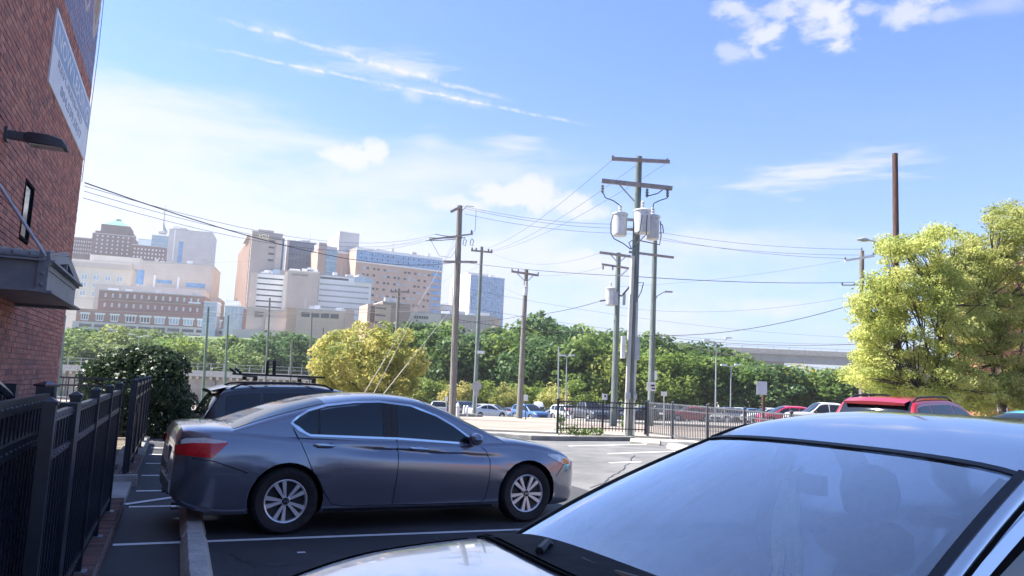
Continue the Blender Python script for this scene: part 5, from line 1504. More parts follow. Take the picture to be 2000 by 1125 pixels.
m_print = mat('print_black', (0.03, 0.03, 0.03), None, rough=0.7)

class Pole:
    def __init__(s, name, label, cat, px, Y, px1, py1, r0, r1, m, group=None, z=None):
        s.Y = Y; s.base = tp(px, Y) if z is None else Vector((at(px, 780, Y).x, Y, z))
        s.top = at(px1, py1, Y)
        s.th = thing(name, label, cat, s.base, 0, group)
        mb = MB(); a = Vector((0, 0, -0.3)); b = s.top-s.base; n = 6
        pts = [a.lerp(b, i/n) for i in range(n+1)]; mb.path(pts, [r0+(r1-r0)*i/n for i in range(n+1)], 12)
        s.pole = mb.build('pole', m, s.th, smooth=50)
    def L(s, px, py, dY=0.0): return at(px, py, s.Y+dY)-s.base
    def arm(s, a, b, w=0.10, h=0.12, dY=-0.2, m=None, name='crossarm'):
        mb = MB(); mb.bar(s.L(*a, dY), s.L(*b, dY), w, h); return mb.build(name, m or m_arm, s.th)
    def brace(s, a, b, dY=-0.16, w=0.05):
        mb = MB(); mb.bar(s.L(*a, dY), s.L(*b, dY), 0.03, w); return mb.build('brace', m_galv, s.th)
    def insul(s, px, py, h=0.16, r=0.045, dY=-0.2, m=None, down=False):
        p = s.L(px, py, dY); mb = MB(); k = -1 if down else 1
        prof = [(0.012, 0)]
        for i in range(3): prof += [(r*0.55, k*h*(0.1+0.28*i)), (r, k*h*(0.17+0.28*i)), (r*0.5, k*h*(0.3+0.28*i))]
        prof += [(0.015, k*h)]
        mb.lathe(prof, 8, p); return mb.build('insulator', m or m_ins, s.th, smooth=40)
    def tube(s, pts, r, name, m, n=6):
        mb = MB(); mb.path([s.L(*p) for p in pts], r, n); return mb.build(name, m, s.th, smooth=50)
    def box(s, px, py, w, h, d, dY, name, m):
        mb = MB(); p = s.L(px, py, dY); mb.box(p, (w, d, h)); return mb.build(name, m, s.th)
    def transformer(s, px, py0, py1, dpx, dY=0.0):
        k = (s.Y+dY)/FPX; r = dpx*k/2; t = s.L(px, py0, dY); b = s.L(px+(py1-py0)*0.043*-1, py1, dY); h = t.z-b.z
        mb = MB(); mb.lathe([(0.0, 0), (r*0.80, 0.0), (r*0.88, 0.03*h), (r*0.90, 0.10*h), (r*0.93, 0.5*h), (r*0.96, 0.86*h), (r*1.06, 0.88*h), (r*1.06, 0.91*h), (r*0.98, 0.94*h), (r*0.5, 0.985*h), (0, h)], 24, (b.x, b.y, b.z))
        o = mb.build('transformer', m_tank, s.th, smooth=35)
        lugs = MB()
        for a in (-1.9, -1.2): lugs.box((b.x+r*0.97*math.cos(a), b.y+r*0.97*math.sin(a), b.z+0.78*h), (0.05, 0.05, 0.05), a)
        lugs.build('lug', m_galv, o)
        bs = MB(); bs.lathe([(0.05, 0), (0.075, 0.05), (0.05, 0.08), (0.075, 0.14), (0.05, 0.17), (0.07, 0.24), (0.03, 0.30), (0, 0.31)], 10, (b.x, b.y, b.z+h*0.97)); bs.build('bushing', m_porc, o, smooth=40)
        hg_ = MB(); hg_.bar((b.x, b.y, b.z+h*0.7), s.L(1238, (py0*0.7+py1*0.3), 0) if False else (s.L(px, py0).x*0+ (s.top-s.base).x*((b.z+h*0.7)/(s.top-s.base).z), 0, b.z+h*0.7), 0.06, 0.10); hg_.bar((b.x, b.y, b.z+h*0.3), ((s.top-s.base).x*((b.z+h*0.3)/(s.top-s.base).z), 0, b.z+h*0.3), 0.06, 0.10); hg_.build('hanger', m_galv, o)
        return b, h, r

UG = 'wooden utility poles'
# main pole with three transformers
P1 = Pole('utility_pole', 'tall utility pole carrying three grey transformers, just behind the far fence', 'utility pole', 1229, 27.4, 1248, 306, 0.17, 0.12, m_pole_g, UG)
P1.arm((1194, 310), (1308, 316), 0.11, 0.12); P1.arm((1175, 353), (1313, 368), 0.11, 0.15); P1.brace((1210, 361), (1239, 393))
for q in ((1177, 360), (1264, 368), (1304, 369)): P1.insul(*q, 0.34, 0.07, -0.25, None, True)
for q in ((1197, 309), (1303, 315)): P1.insul(*q, 0.12, 0.05)
P1.transformer(1212, 414, 461, 31, -0.05); P1.transformer(1256, 407, 456, 33, -0.55); P1.transformer(1276, 419, 468, 29, 0.15)
for pts in ([(1178, 376), (1182, 386), (1198, 392), (1212, 402)], [(1264, 386), (1262, 384), (1268, 382), (1284, 378), (1294, 371)], [(1303, 387), (1290, 391), (1277, 397), (1275, 407)],
            [(1198, 420), (1193, 436), (1193, 455), (1199, 466), (1218, 476), (1232, 487)], [(1254, 420, -0.9), (1250, 450, -0.9), (1240, 466, -0.5), (1228, 474), (1234, 487)], [(1264, 420, -0.9), (1262, 458, -0.9), (1250, 470, -0.5), (1236, 484)],
            [(1290, 432), (1291, 462), (1288, 478), (1270, 474), (1250, 470)], [(1288, 455), (1296, 455), (1294, 440), (1289, 436)], [(1246, 552), (1257, 552), (1252, 570), (1244, 586)]):
    P1.tube([p if len(p) == 3 else (*p, -0.3) for p in pts], 0.020, 'cable', m_wire, 5)
P1.tube([(1236, 500, -0.16), (1222, 850, -0.16)], 0.075, 'conduit', m_pvc, 10); P1.tube([(1244, 590, -0.10), (1236, 850, -0.10)], 0.055, 'conduit', m_pvc, 10); P1.tube([(1231, 575, -0.2), (1221, 850, -0.2)], 0.05, 'conduit', m_pvc, 10)
P1.box(1217, 678, 0.13, 0.78, 0.25, -0.25, 'meter_cabinet', m_white); P1.box(1244, 681, 0.16, 0.80, 0.25, -0.05, 'meter_cabinet', m_galv)
P1.box(1226, 773, 0.18, 0.22, 0.16, -0.30, 'junction_box', m_galv); P1.box(1240, 775, 0.12, 0.22, 0.16, -0.2, 'junction_box', m_galv)
# second pole, left of centre
P2 = Pole('utility_pole', 'thick dark utility pole with guy wires, left of the stop sign', 'utility pole', 883, 42, 898, 402, 0.20, 0.155, m_pole, UG)
P2.arm((880, 414), (900, 404), 0.12, 0.13); P2.arm((838, 468), (924, 457), 0.07, 0.08); P2.arm((866, 511), (932, 512), 0.10, 0.12)
P2.insul(921, 456, 0.2, 0.07)
for x in (907, 921): P2.tube([(x, 466, -.2), (x+4, 470, -.2), (x+2, 480, -.2), (x-3, 478, -.2), (x-1, 468, -.2)], 0.03, 'insulator_loop', m_galv)
P2.tube([(903, 411, -.2), (912, 402, -.2), (926, 404, -.2)], 0.02, 'jumper', m_wire); P2.tube([(930, 410, -.2), (928, 450, -.2), (920, 458, -.2)], 0.012, 'jumper', m_wire); P2.tube([(842, 470, -.2), (858, 500, -.2), (880, 503, -.2), (890, 490, -.2)], 0.012, 'jumper', m_wire)
P2.tube([(884, 560), (886, 735)], 0.02, 'jumper', m_wire)
P3 = Pole('utility_pole', 'slim utility pole with a dark crossarm just right of the thick dark pole', 'utility pole', 926, 60, 941, 482, 0.17, 0.12, m_pole_g, UG)
P3.arm((920, 489), (962, 493), 0.11, 0.13)
for q in ((922, 488), (930, 489), (954, 491), (960, 492)): P3.insul(*q, 0.22, 0.09)
P3.box(939, 688, 0.55, 0.22, 0.2, -0.3, 'floodlight', m_white)
P4 = Pole('utility_pole', 'utility pole with a pale transformer near its top, beside the blue parked car', 'utility pole', 1014, 48, 1028, 526, 0.19, 0.13, m_pole, UG)
P4.arm((999, 530), (1052, 538), 0.11, 0.13); P4.brace((1010, 534), (1027, 551)); P4.brace((1042, 538), (1028, 551))
for q in ((1000, 530), (1012, 531), (1051, 537)): P4.insul(*q, 0.2, 0.06)
P4.transformer(1027, 558, 577, 10, -0.3)
P5 = Pole('utility_pole', 'utility pole with two crossarms and one white transformer, left of the main pole', 'utility pole', 1198, 41, 1208, 494, 0.19, 0.13, m_pole_g, UG)
P5.arm((1171, 493), (1232, 501), 0.11, 0.13); P5.arm((1175, 516), (1228, 524), 0.09, 0.10); P5.brace((1192, 497), (1206, 512)); P5.brace((1228, 524), (1210, 541)); P5.brace((1224, 500), (1210, 512))
for q in ((1178, 518), (1197, 519)): P5.insul(*q, 0.25, 0.06, -0.25, None, True)
P5.transformer(1193, 560, 597, 20, -0.3); P5.box(1202, 583, 0.25, 0.7, 0.3, -0.35, 'cabinet', m_galv); P5.box(1219, 584, 0.13, 0.65, 0.2, -0.2, 'cabinet', m_galv)
P5.tube([(1230, 560, -.3), (1214, 578, -.3), (1200, 575, -.3), (1190, 585, -.3), (1172, 588, -.3)], 0.05, 'cable', m_wire)
P6 = Pole('utility_pole', 'utility pole with a long crossarm and curved lamp arm, right of the main pole', 'utility pole', 1270, 44, 1279, 470, 0.20, 0.14, m_pole_g, UG)
P6.arm((1228, 492), (1316, 503), 0.10, 0.13)
P6.tube([(1278, 588), (1284, 578), (1296, 571), (1302, 570)], 0.03, 'lamp_arm', m_galv); P6.box(1306, 570, 0.42, 0.09, 0.2, 0, 'lamp_head', m_galv)
P6.box(1272, 755, 0.50, 0.50, 0.03, -0.27, 'notice', m_white); P6.box(1275, 753, 0.22, 0.10, 0.01, -0.30, 'print', m_print); P6.box(1276, 759, 0.20, 0.08, 0.01, -0.30, 'print', m_print); P6.box(1281, 733, 0.14, 0.52, 0.03, -0.2, 'notice', m_white)
P7 = Pole('utility_pole', 'dark utility pole with white arms in front of the yellow-green tree', 'utility pole', 1683, 36, 1683, 490, 0.13, 0.11, m_pole, UG)
P7.arm((1650, 509), (1707, 500), 0.10, 0.10, m=m_white); P7.arm((1645, 557), (1683, 557), 0.05, 0.05, m=m_galv)
for q in ((1651, 508), (1706, 499)): P7.insul(*q, 0.15, 0.06)
P7.insul(1683, 491, 0.2, 0.05, 0); P7.insul(1645, 557, 0.15, 0.06)
P8 = Pole('timber_pole', 'tall bare brown pole rising above the tree at the right', 'utility pole', 1754, 28, 1748, 300, 0.13, 0.10, m_pole_b)
P8.tube([(1749, 492), (1735, 484), (1715, 473), (1696, 469)], 0.03, 'lamp_arm', m_galv); 
mb = MB(); a_ = P8.L(1697, 469); mb.path([a_+Vector((0, 0, 0)), a_+Vector((-0.2, 0, 0.02)), a_+Vector((-0.45, 0, 0.0))], [0.05, 0.10, 0.03], 8); mb.build('lamp_head', m_galv, P8.th, smooth=50)
# poles down by the railway
for (px, Y, px1, py1, lab) in ((395, 76, 407, 600, 'plain pale pole rising behind the hedge, tallest on the left'), (437, 88, 446, 616, 'slim bare pole right of the tallest left pole'),
        (516, 95, 527, 582, 'slim pole in front of the white striped building'), (602, 100, 609, 612, 'bare pole left of the yellow tree'),
        (565, 92, 570, 667, 'short thin pole above the black SUV'), (115, 70, 126, 600, 'pale pole close to the corner of the brick building')):
    Pole('utility_pole', lab, 'utility pole', px, Y, px1, py1, 0.15, 0.11, m_pole_g if px < 440 else m_pole, 'poles along the railway')
P14 = Pole('utility_pole', 'utility pole with a crossarm poking out above the yellow tree', 'utility pole', 768, 62, 779, 564, 0.16, 0.12, m_pole, 'poles along the railway')
P14.arm((762, 570), (800, 570), 0.10, 0.12); P14.brace((790, 570), (779, 580)); 
for q in ((764, 569), (772, 569), (797, 569)): P14.insul(*q, 0.22, 0.08)
P15 = Pole('utility_pole', 'pole with small transformers left of the yellow tree', 'utility pole', 626, 96, 631, 640, 0.14, 0.10, m_pole, 'poles along the railway')
P15.transformer(624, 680, 690, 6, -0.2); P15.transformer(634, 680, 690, 6, -0.2)
# lamp posts
def lamp_post(px, Y, px1, py1, heads, lab, r=0.07):
    p = Pole('lamp_post', lab, 'lamp post', px, Y, px1, py1, r, r*0.75, m_galv, 'lamp posts of the far lots')
    for (hx, hy) in heads:
        p.tube([(px1, py1+2), ((px1+hx)/2, py1+1), (hx, hy)], 0.035, 'lamp_arm', m_galv)
        p.box(hx, hy, 0.6, 0.14, 0.3, 0, 'lamp_head', m_white)
lamp_post(268, 86, 271, 656, [(258, 653), (286, 656)], 'double-headed lamp post left, above the hedge')
lamp_post(1090, 70, 1091, 677, [], 'bare grey post left of the far fence')
lamp_post(1105, 76, 1107, 695, [(1099, 694), (1117, 694)], 'double-headed lamp post behind the left end of the far fence')
lamp_post(1397, 70, 1399, 668, [(1380, 664), (1422, 660)], 'tall double-headed lamp post left of the bridge')
lamp_post(1426, 76, 1428, 714, [(1414, 713), (1441, 712)], 'lower double-headed lamp post beside the taller one', 0.06)
lamp_post(1697, 66, 1698, 728, [(1689, 727), (1705, 727)], 'small lamp post beside the dark pole with white arms', 0.06)

# signs
def sign(name, label, px, Y, y_top, plates, m_post, r=0.03, px1=None):
    p = Pole(name, label, 'sign', px, Y, px1 or px, y_top, r, r, m_post)
    for (x, y, w, h, m) in plates: p.box(x, y, w, h, 0.012, -r-0.01, 'plate', m)
    return p
ss = Pole('stop_sign', 'back of an octagonal grey stop sign in front of the shrubs', 'sign', 931, 46.4, 931, 745, 0.03, 0.03, m_galv)
mb = MB(); c_ = ss.L(931, 754, -0.04); mb.prism([(0.31*math.cos(rad(22.5+45*i)), 0.31*math.sin(rad(22.5+45*i))) for i in range(8)], c_, (1, 0, 0), (0, 0, 1), (0, 1, 0), 0.008); mb.build('octagon_plate', m_signback, ss.th)
ss.box(930, 769, 0.30, 0.36, 0.01, -0.04, 'plate', m_signback)
s_ = sign('parking_sign', 'small white no-parking sign above a post of the far fence', 1177, 26.7, 768, [(1182, 775, 0.15, 0.20, m_white)], m_galv, 0.02)
s_.box(1182, 774, 0.06, 0.07, 0.004, -0.045, 'print', m_print)
sign('notice_sign', 'small white notice board right of the pole with two notices', 1297, 43, 766, [(1297, 769, 0.33, 0.24, m_white)], m_galv, 0.03)
s_ = sign('notice_sign', 'back of a tall white sign on a brown wooden post, behind the grey fence', 1491, 24.6, 745, [(1488, 758, 0.33, 0.42, m_white)], m_pole_b, 0.055)
sign('parking_sign', 'narrow white sign on a black post beside the blue parked car', 1027, 46, 770, [(1027, 777, 0.25, 0.36, m_white)], m_black, 0.03)
sign('parking_sign', 'thin white sign left of the thick dark pole', 872, 60, 774, [(872, 779, 0.22, 0.36, m_white)], m_galv, 0.03)
hy = thing('fire_hydrant', 'white hydrant-like post beside the thick dark pole', 'hydrant', tp(893, 43), 0)
mb = MB(); mb.lathe([(0.16, 0), (0.16, 0.06), (0.11, 0.08), (0.11, 0.62), (0.14, 0.64), (0.14, 0.68), (0.11, 0.72), (0.06, 0.82), (0.03, 0.84), (0.03, 0.9), (0, 0.9)], 14); mb.build('barrel', m_white, hy, smooth=35)
mb = MB(); mb.tube((-0.2, 0, 0.5), (0.2, 0, 0.5), 0.06, n=10); mb.build('outlet', m_white, hy, smooth=35)
for px, py0 in ((906, 788), (912, 787)):
    b_ = tp(px, 47); mb = MB(); mb.tube((0, 0, 0), (0, 0, 0.62), 0.07, n=10); mb.lathe([(0.07, 0.62), (0.04, 0.66), (0, 0.67)], 10)
    o = mb.build('bollard', m_white, None, smooth=40); o.location = b_; tag(o, '%s of two white bollards standing just right of the thick dark pole' % ('left' if px == 906 else 'right'), 'bollard', 'white bollards by the thick dark pole')

# ------------------------------------------------------------------ wires
def wire(a, b, sag, r, label, n=18, group='overhead lines'):
    a, b = Vector(a), Vector(b); pts = []
    for i in range(n+1):
        t = i/n; p = a.lerp(b, t); p.z -= 4*sag*t*(1-t); pts.append(p)
    mb = MB(); mb.path([p-a for p in pts], r, 5)
    o = mb.build('power_line', m_wire, None, smooth=60); o.location = a; tag(o, label, 'power line', group)
T = at
cornr = LU*BU1+LV*(BV+0.08)
def wc(py): 
    d = on_v(160, py, BV+0.05); return Vector((cornr.x, cornr.y, d.z))
wire(wc(352), T(897, 511, 42), 0.75, 0.013, 'thick dark line from the brick corner to the thick dark pole')
wire(T(897, 511, 42), T(1240, 540, 27.4), 0.1, 0.0136, 'dark line from the thick dark pole to the main pole'); wire(T(1240, 540, 27.4), T(1683, 551, 36), 0.12, 0.0124, 'dark line from the main pole to the pole with white arms')
for i, (ya, q) in enumerate((((360), (850, 457)), ((372), (838, 464)), ((388), (832, 470)))):
    wire(wc(ya), T(*q, 42), 0.8, 0.0055, ['upper', 'middle', 'lower'][i]+' of three thin lines from the brick corner to the thick dark pole')
    wire(T(*q, 42), T(897+6*i, 462+i, 42), 0.05, 0.022, ['upper', 'middle', 'lower'][i]+' insulator string at the left of the thick dark pole')
for i, (q1, q2, q3) in enumerate((((905, 403), (1210, 438), (1683, 487)), ((908, 407), (1215, 446), (1652, 505)), ((908, 418), (1225, 456), (1706, 498)))):
    w = ['top', 'middle', 'bottom'][i]
    wire(T(*q1, 42), T(*q2, 44), 0.25, 0.0099, w+' line from the top of the thick dark pole to behind the transformers')
    wire(T(*q2, 44), T(*q3, 36), 0.35, 0.0099, w+' line from behind the transformers to the pole with white arms')
for i, (q1, q2) in enumerate((((1196, 312), (944, 488)), ((1243, 322), (955, 491)), ((1303, 318), (960, 492)))):
    w = ['left', 'middle', 'right'][i]
    wire(T(*q1, 27.2), T(*q2, 60), 0.5, 0.0074, w+' line sloping down from the top crossarm of the main pole')
wire(T(1279, 655, 44), T(1681, 590, 36), 0.45, 0.0211, 'thick black cable rising to the pole with white arms')
wire(T(1277, 655, 44), T(1683, 672, 36), 0.25, 0.0136, 'black cable level with the bridge deck'); wire(T(1277, 660, 44), T(1681, 726, 36), 0.25, 0.0124, 'black cable crossing below the bridge')
wire(T(884, 622, 42), T(1202, 648, 41), 0.25, 0.0136, 'black cable low between the thick dark pole and the white-transformer pole'); wire(T(1202, 648, 41), T(1272, 655, 44), 0.05, 0.0124, 'black cable low behind the main pole')
wire(T(1172, 588, 41), T(1018, 617, 48), 0.15, 0.0174, 'black cable drooping left from the white transformer'); wire(T(1018, 617, 48), T(886, 630, 42), 0.1, 0.0124, 'black cable from the small-transformer pole to the thick dark pole')
wire(T(100, 577, 60), T(888, 606, 42), 0.3, 0.0112, 'telephone line across the town below the striped building'); wire(T(100, 603, 62), T(888, 606, 42), 0.3, 0.0136, 'telephone line across the red brick block')
wire(T(100, 612, 64), T(886, 592, 42), 0.4, 0.0062, 'faint line across the lower town'); wire(T(100, 500, 60), T(838, 470, 42), 0.9, 0.0050, 'faint line across the towers')
wire(T(886, 595, 42), T(1683, 672, 50), 0.6, 0.0074, 'thin telephone line sloping down to the bridge'); wire(T(888, 560, 42), T(1683, 660, 52), 0.5, 0.0062, 'thinner telephone line above the bridge')
wire(T(1205, 600, 41), T(1683, 575, 36), 0.5, 0.0062, 'faint line rising right above the lamp'); wire(T(1205, 560, 41), T(1640, 510, 36), 0.2, 0.0056, 'faint line rising to the arms of the right pole')
wire(T(958, 492, 60), T(1172, 494, 41), 0.8, 0.0062, 'faint sagging line between the two mid poles'); wire(T(1050, 538, 48), T(1190, 518, 41), 0.2, 0.0062, 'faint line to the lower arm of the white-transformer pole')
wire(T(938, 536, 60), T(1025, 580, 48), 0.1, 0.0074, 'pale line down to the small transformer'); wire(T(790, 569, 62), T(936, 520, 60), 0.2, 0.0056, 'faint line from the pole above the yellow tree')
for (x1, y1, x0, y0) in ((893, 470, 688, 806), (896, 452, 710, 806), (884, 600, 720, 806)):
    a, b = T(x1, y1, 42), T(x0, y0, 42)
    g_ = thing('guy_wire', {688: 'left guy wire with a pale guard, in front of the yellow tree', 710: 'middle guy wire with a pale guard, in front of the yellow tree', 720: 'shorter right-hand guy wire in front of the yellow tree'}[x0], 'guy wire', b)
    mb = MB(); mb.path([Vector((0, 0, 0)), a-b], 0.010, 5); mb.build('strand', mat('guy_strand', (0.42, 0.42, 0.42), None, rough=0.8), g_)
    d = (a-b).normalized(); mb = MB(); mb.tube(d*0.2, d*3.4, 0.022, n=8); mb.build('guard', mat('guy_guard', (0.50, 0.48, 0.38), None), g_, smooth=40)

# ------------------------------------------------------------------ railway viaduct and road bridge
vz = at(110, 712, 116).z
vi = thing('railway_viaduct', 'long low concrete railway wall with a railing, below the wooded hill', 'viaduct', (0, 0, 0))
VX0, VX1, VY = -92, -14, 116
mb = MB(); mb.box(((VX0+VX1)/2, VY+1.5, vz-0.4), (VX1-VX0, 3, 0.9)); mb.build('deck', m_conc, vi)
mb = MB(); mb.box(((VX0+VX1)/2, VY+1.9, vz-3.4), (VX1-VX0, 2.2, 5.1)); mb.build('wall', mat('viaduct_wall', (0.33, 0.30, 0.275), (0.24, 0.215, 0.195), 0.4, 0.95, detail=10), vi)
cb = MB(); cb.box((0, 0, 0), (0.35, 0.7, 0.35)); cme = cb.mesh('bracket', m_conc_lt); rp = MB(); rp.box((0, 0, 0.55), (0.10, 0.10, 1.1)); rpm = rp.mesh('railing_post', m_galv)
pz = MB(); pz.box((0, 0, 0), (0.5, 0.5, 4.6)); pzm = pz.mesh('pilaster', m_conc_dk)
for i in range(78): link('bracket', cme, vi, loc=(VX0+0.5+i, VY+0.36, vz-1.08))
for i in range(40): link('railing_post', rpm, vi, loc=(VX0+0.5+i*1.95, VY+0.2, vz+0.05))
for i in range(14): link('pilaster', pzm, vi, loc=(VX0+3+i*5.6, VY+0.62, vz-3.6))
for h in (0.6, 1.1): mb = MB(); mb.bar((VX0, VY+0.2, vz+h), (VX1, VY+0.2, vz+h), 0.06, 0.06); mb.build('rail', m_galv, vi)
bz = at(1500, 704, 190).z
br_ = thing('road_bridge', 'pale concrete highway bridge on piers above the trees at the right', 'bridge', (0, 0, 0))
m_girder = mat('girder', (0.30, 0.33, 0.37), (0.25, 0.28, 0.32), 0.3, 0.8)
BX0, BX1, BY = 44, 200, 190
mb = MB(); mb.box(((BX0+BX1)/2, BY+7, bz+0.85), (BX1-BX0, 9, 1.7)); mb.build('girder', m_girder, br_)
mb = MB(); mb.box(((BX0+BX1)/2, BY+7, bz+1.85), (BX1-BX0, 13.4, 0.3)); mb.build('deck', m_conc, br_)
mb = MB(); mb.box(((BX0+BX1)/2, BY+0.5, bz+2.45), (BX1-BX0, 0.3, 0.9)); mb.build('parapet', m_conc_lt, br_)
for i in range(40): 
    mb = MB(); mb.box((BX0+2+i*3.9, BY+0.5, bz+3.2), (0.1, 0.1, 0.6)); mb.build('railing_post', m_galv, br_)
mb = MB(); mb.bar((BX0, BY+0.5, bz+3.5), (BX1, BY+0.5, bz+3.5), 0.08, 0.08); mb.build('rail', m_galv, br_)
for x in (at(1522, 705, 190).x, 108, 150):
    mb = MB(); mb.box((x, BY+7, bz-0.55), (4.6, 8, 1.1)); mb.build('pier_cap', m_conc_dk, br_)
    mb = MB(); mb.box((x, BY+7, (bz-1.1-3.4)/2), (2.4, 3, bz-1.1+3.4)); mb.build('pier', m_conc_dk, br_)
b2 = thing('road_bridge', 'low pale overpass glimpsed beside the dark pole with white arms', 'bridge', (0, 0, 0))
zb_ = at(1705, 757, 150).z
mb = MB(); mb.box((85, 152, zb_+0.9), (40, 4, 1.0)); mb.build('deck', m_conc_lt, b2); 
for x in (70.5, 86): mb = MB(); mb.box((x, 152, (zb_-3.4+0.4)/2), (1.4, 2, zb_+3.8)); mb.build('pier', m_conc_lt, b2)
# ================================================================== the town on the hill
def wallmat(n, a, b, s=0.12): return mat(n, a, b, s, 0.9, bump=0.15, bscale=1.2, detail=10, lo=0.3, hi=0.7)
w_dkbrick = wallmat('dark_brick', (0.115, 0.075, 0.075), (0.155, 0.10, 0.10))
w_brick = wallmat('town_brick', (0.27, 0.135, 0.11), (0.33, 0.17, 0.14))
w_orange = wallmat('orange_brick', (0.46, 0.31, 0.235), (0.53, 0.37, 0.29))
w_tan = wallmat('tan_panel', (0.46, 0.385, 0.33), (0.53, 0.45, 0.39))
w_taupe = wallmat('taupe_panel', (0.36, 0.30, 0.275), (0.42, 0.355, 0.33))
w_cream = wallmat('cream_panel', (0.62, 0.57, 0.50), (0.69, 0.64, 0.57))
w_beige = wallmat('beige_panel', (0.50, 0.44, 0.39), (0.57, 0.51, 0.46))
w_grey = wallmat('pale_grey_panel', (0.50, 0.48, 0.47), (0.56, 0.54, 0.53))
w_white = wallmat('white_panel', (0.74, 0.74, 0.74), (0.80, 0.80, 0.80))
w_navy = wallmat('navy_glass_panel', (0.085, 0.11, 0.17), (0.12, 0.15, 0.22))
w_brown = wallmat('brown_panel', (0.24, 0.165, 0.14), (0.30, 0.21, 0.18))
w_copper = wallmat('copper_green', (0.10, 0.30, 0.22), (0.14, 0.36, 0.27))
w_concb = wallmat('garage_concrete', (0.46, 0.44, 0.43), (0.54, 0.52, 0.51))
g_blue = mat('blue_glass', (0.10, 0.24, 0.46), (0.16, 0.33, 0.56), 0.35, 0.12, spec=0.8, lo=0.4, hi=0.6)
g_pale = mat('pale_blue_glass', (0.30, 0.40, 0.50), (0.40, 0.50, 0.60), 0.4, 0.15, spec=0.8)
g_teal = mat('teal_glass', (0.13, 0.28, 0.36), (0.22, 0.38, 0.46), 0.4, 0.15, spec=0.8)
g_dark = mat('town_window', (0.015, 0.02, 0.03), (0.04, 0.05, 0.065), 0.8, 0.2, spec=0.5)
g_white = mat('blind', (0.60, 0.62, 0.66), (0.45, 0.48, 0.54), 0.9, 0.4)
m_roofgrey = mat('roof_grey', (0.35, 0.35, 0.36), (0.45, 0.45, 0.46), 0.3, 0.9)

class Bld:
    def __init__(s, name, label, pl, pr, pyl, Y, yaw, depth, m, pym=None, base=None, cat='building', roof=True):
        s.yaw = rad(yaw); s.e = Vector((math.cos(s.yaw), math.sin(s.yaw), 0)); s.n = Vector((-math.sin(s.yaw), math.cos(s.yaw), 0))
        s.o = at(pl, pyl, Y); s.zt = s.o.z
        r = s.hit(pr, pyl); s.W = (r-s.o).dot(s.e); s.D = depth
        s.z0 = terrain(s.o.x, s.o.y)-8 if base is None else base
        s.H = s.zt-s.z0
        s.th = thing(name, label, cat, (s.o.x, s.o.y, s.z0), s.yaw)
        s.m = m
        s.block(0, s.W, 0, s.H, 0, depth, m, 'wall')
        if roof: s.block(-0.15, s.W+0.15, s.H, s.H+0.5, -0.15, depth+0.15, m_roofgrey if roof is True else roof, 'parapet')
    def hit(s, px, py):
        d = ray(px, py); t = (s.o-CAMP).dot(s.n)/d.dot(s.n); return CAMP+d*t
    def X(s, px, py=560): return (s.hit(px, py)-s.o).dot(s.e)
    def Z(s, px, py): return s.hit(px, py).z-s.z0
    def block(s, x0, x1, z0, z1, y0, y1, m, name, parent=None, kind=None):
        mb = MB(); mb.box(((x0+x1)/2, (y0+y1)/2, (z0+z1)/2), (x1-x0, y1-y0, z1-z0)); return mb.build(name, m, parent or s.th, kind=kind)
    def pan(s, px0, py0, px1, py1, m, name='window', proud=0.12, deep=0.0, pym=None):
        "a flat piece on the front: corners by where they show"
        pc, pm_ = (px0+px1)/2, (py0+py1)/2
        x0, x1 = s.X(px0, pm_), s.X(px1, pm_); z1, z0 = s.Z(pc, py0), s.Z(pc, py1)
        return s.block(x0, x1, z0, z1, -proud, deep, m, name)
    def grid(s, f0, f1, z0, z1, nx_, nz_, wf, hf, m, name='windows', proud=0.10, kind='stuff', skip=None, side=None, seed=0):
        "rows of windows too small to tell apart, joined"
        mb = MB(); R_ = random.Random(seed)
        L = s.W if side is None else s.D
        for i in range(nx_):
            for j in range(nz_):
                if skip and R_.random() < skip: continue
                c = L*(f0+(f1-f0)*(i+0.5)/nx_); z = z0+(z1-z0)*(j+0.5)/nz_
                w = L*(f1-f0)/nx_*wf; h = (z1-z0)/nz_*hf
                if side is None: mb.box((c, -proud/2, z), (w, proud, h))
                else: mb.box((-proud/2, c, z), (proud, w, h))
        return mb.build(name, m, s.th, kind=kind)
    def frames(s, f0, f1, z0, z1, nx_, nz_, wf, hf, m_pane, m_frame, proud=0.12, side=None):
        "windows that can be told apart: each a part with its pane"
        for i in range(nx_):
            for j in range(nz_):
                c = s.W*(f0+(f1-f0)*(i+0.5)/nx_); z = z0+(z1-z0)*(j+0.5)/nz_; w = s.W*(f1-f0)/nx_*wf; h = (z1-z0)/nz_*hf
                mb = MB(); t = min(w, h)*0.12
                mb.box((c, -proud/2, z+h/2-t/2), (w, proud, t)); mb.box((c, -proud/2, z-h/2+t/2), (w, proud, t))
                for sx in (-1, 0, 1): mb.box((c+sx*(w/2-t/2), -proud/2+0.01, z), (t*0.8, proud-0.03, h-2*t))
                f_ = mb.build('window', m_frame, s.th)
                s.block(c-w/2+t*0.5, c+w/2-t*0.5, z-h/2+t*0.5, z+h/2-t*0.5, -proud*0.4, 0.0, m_pane, 'pane', f_)
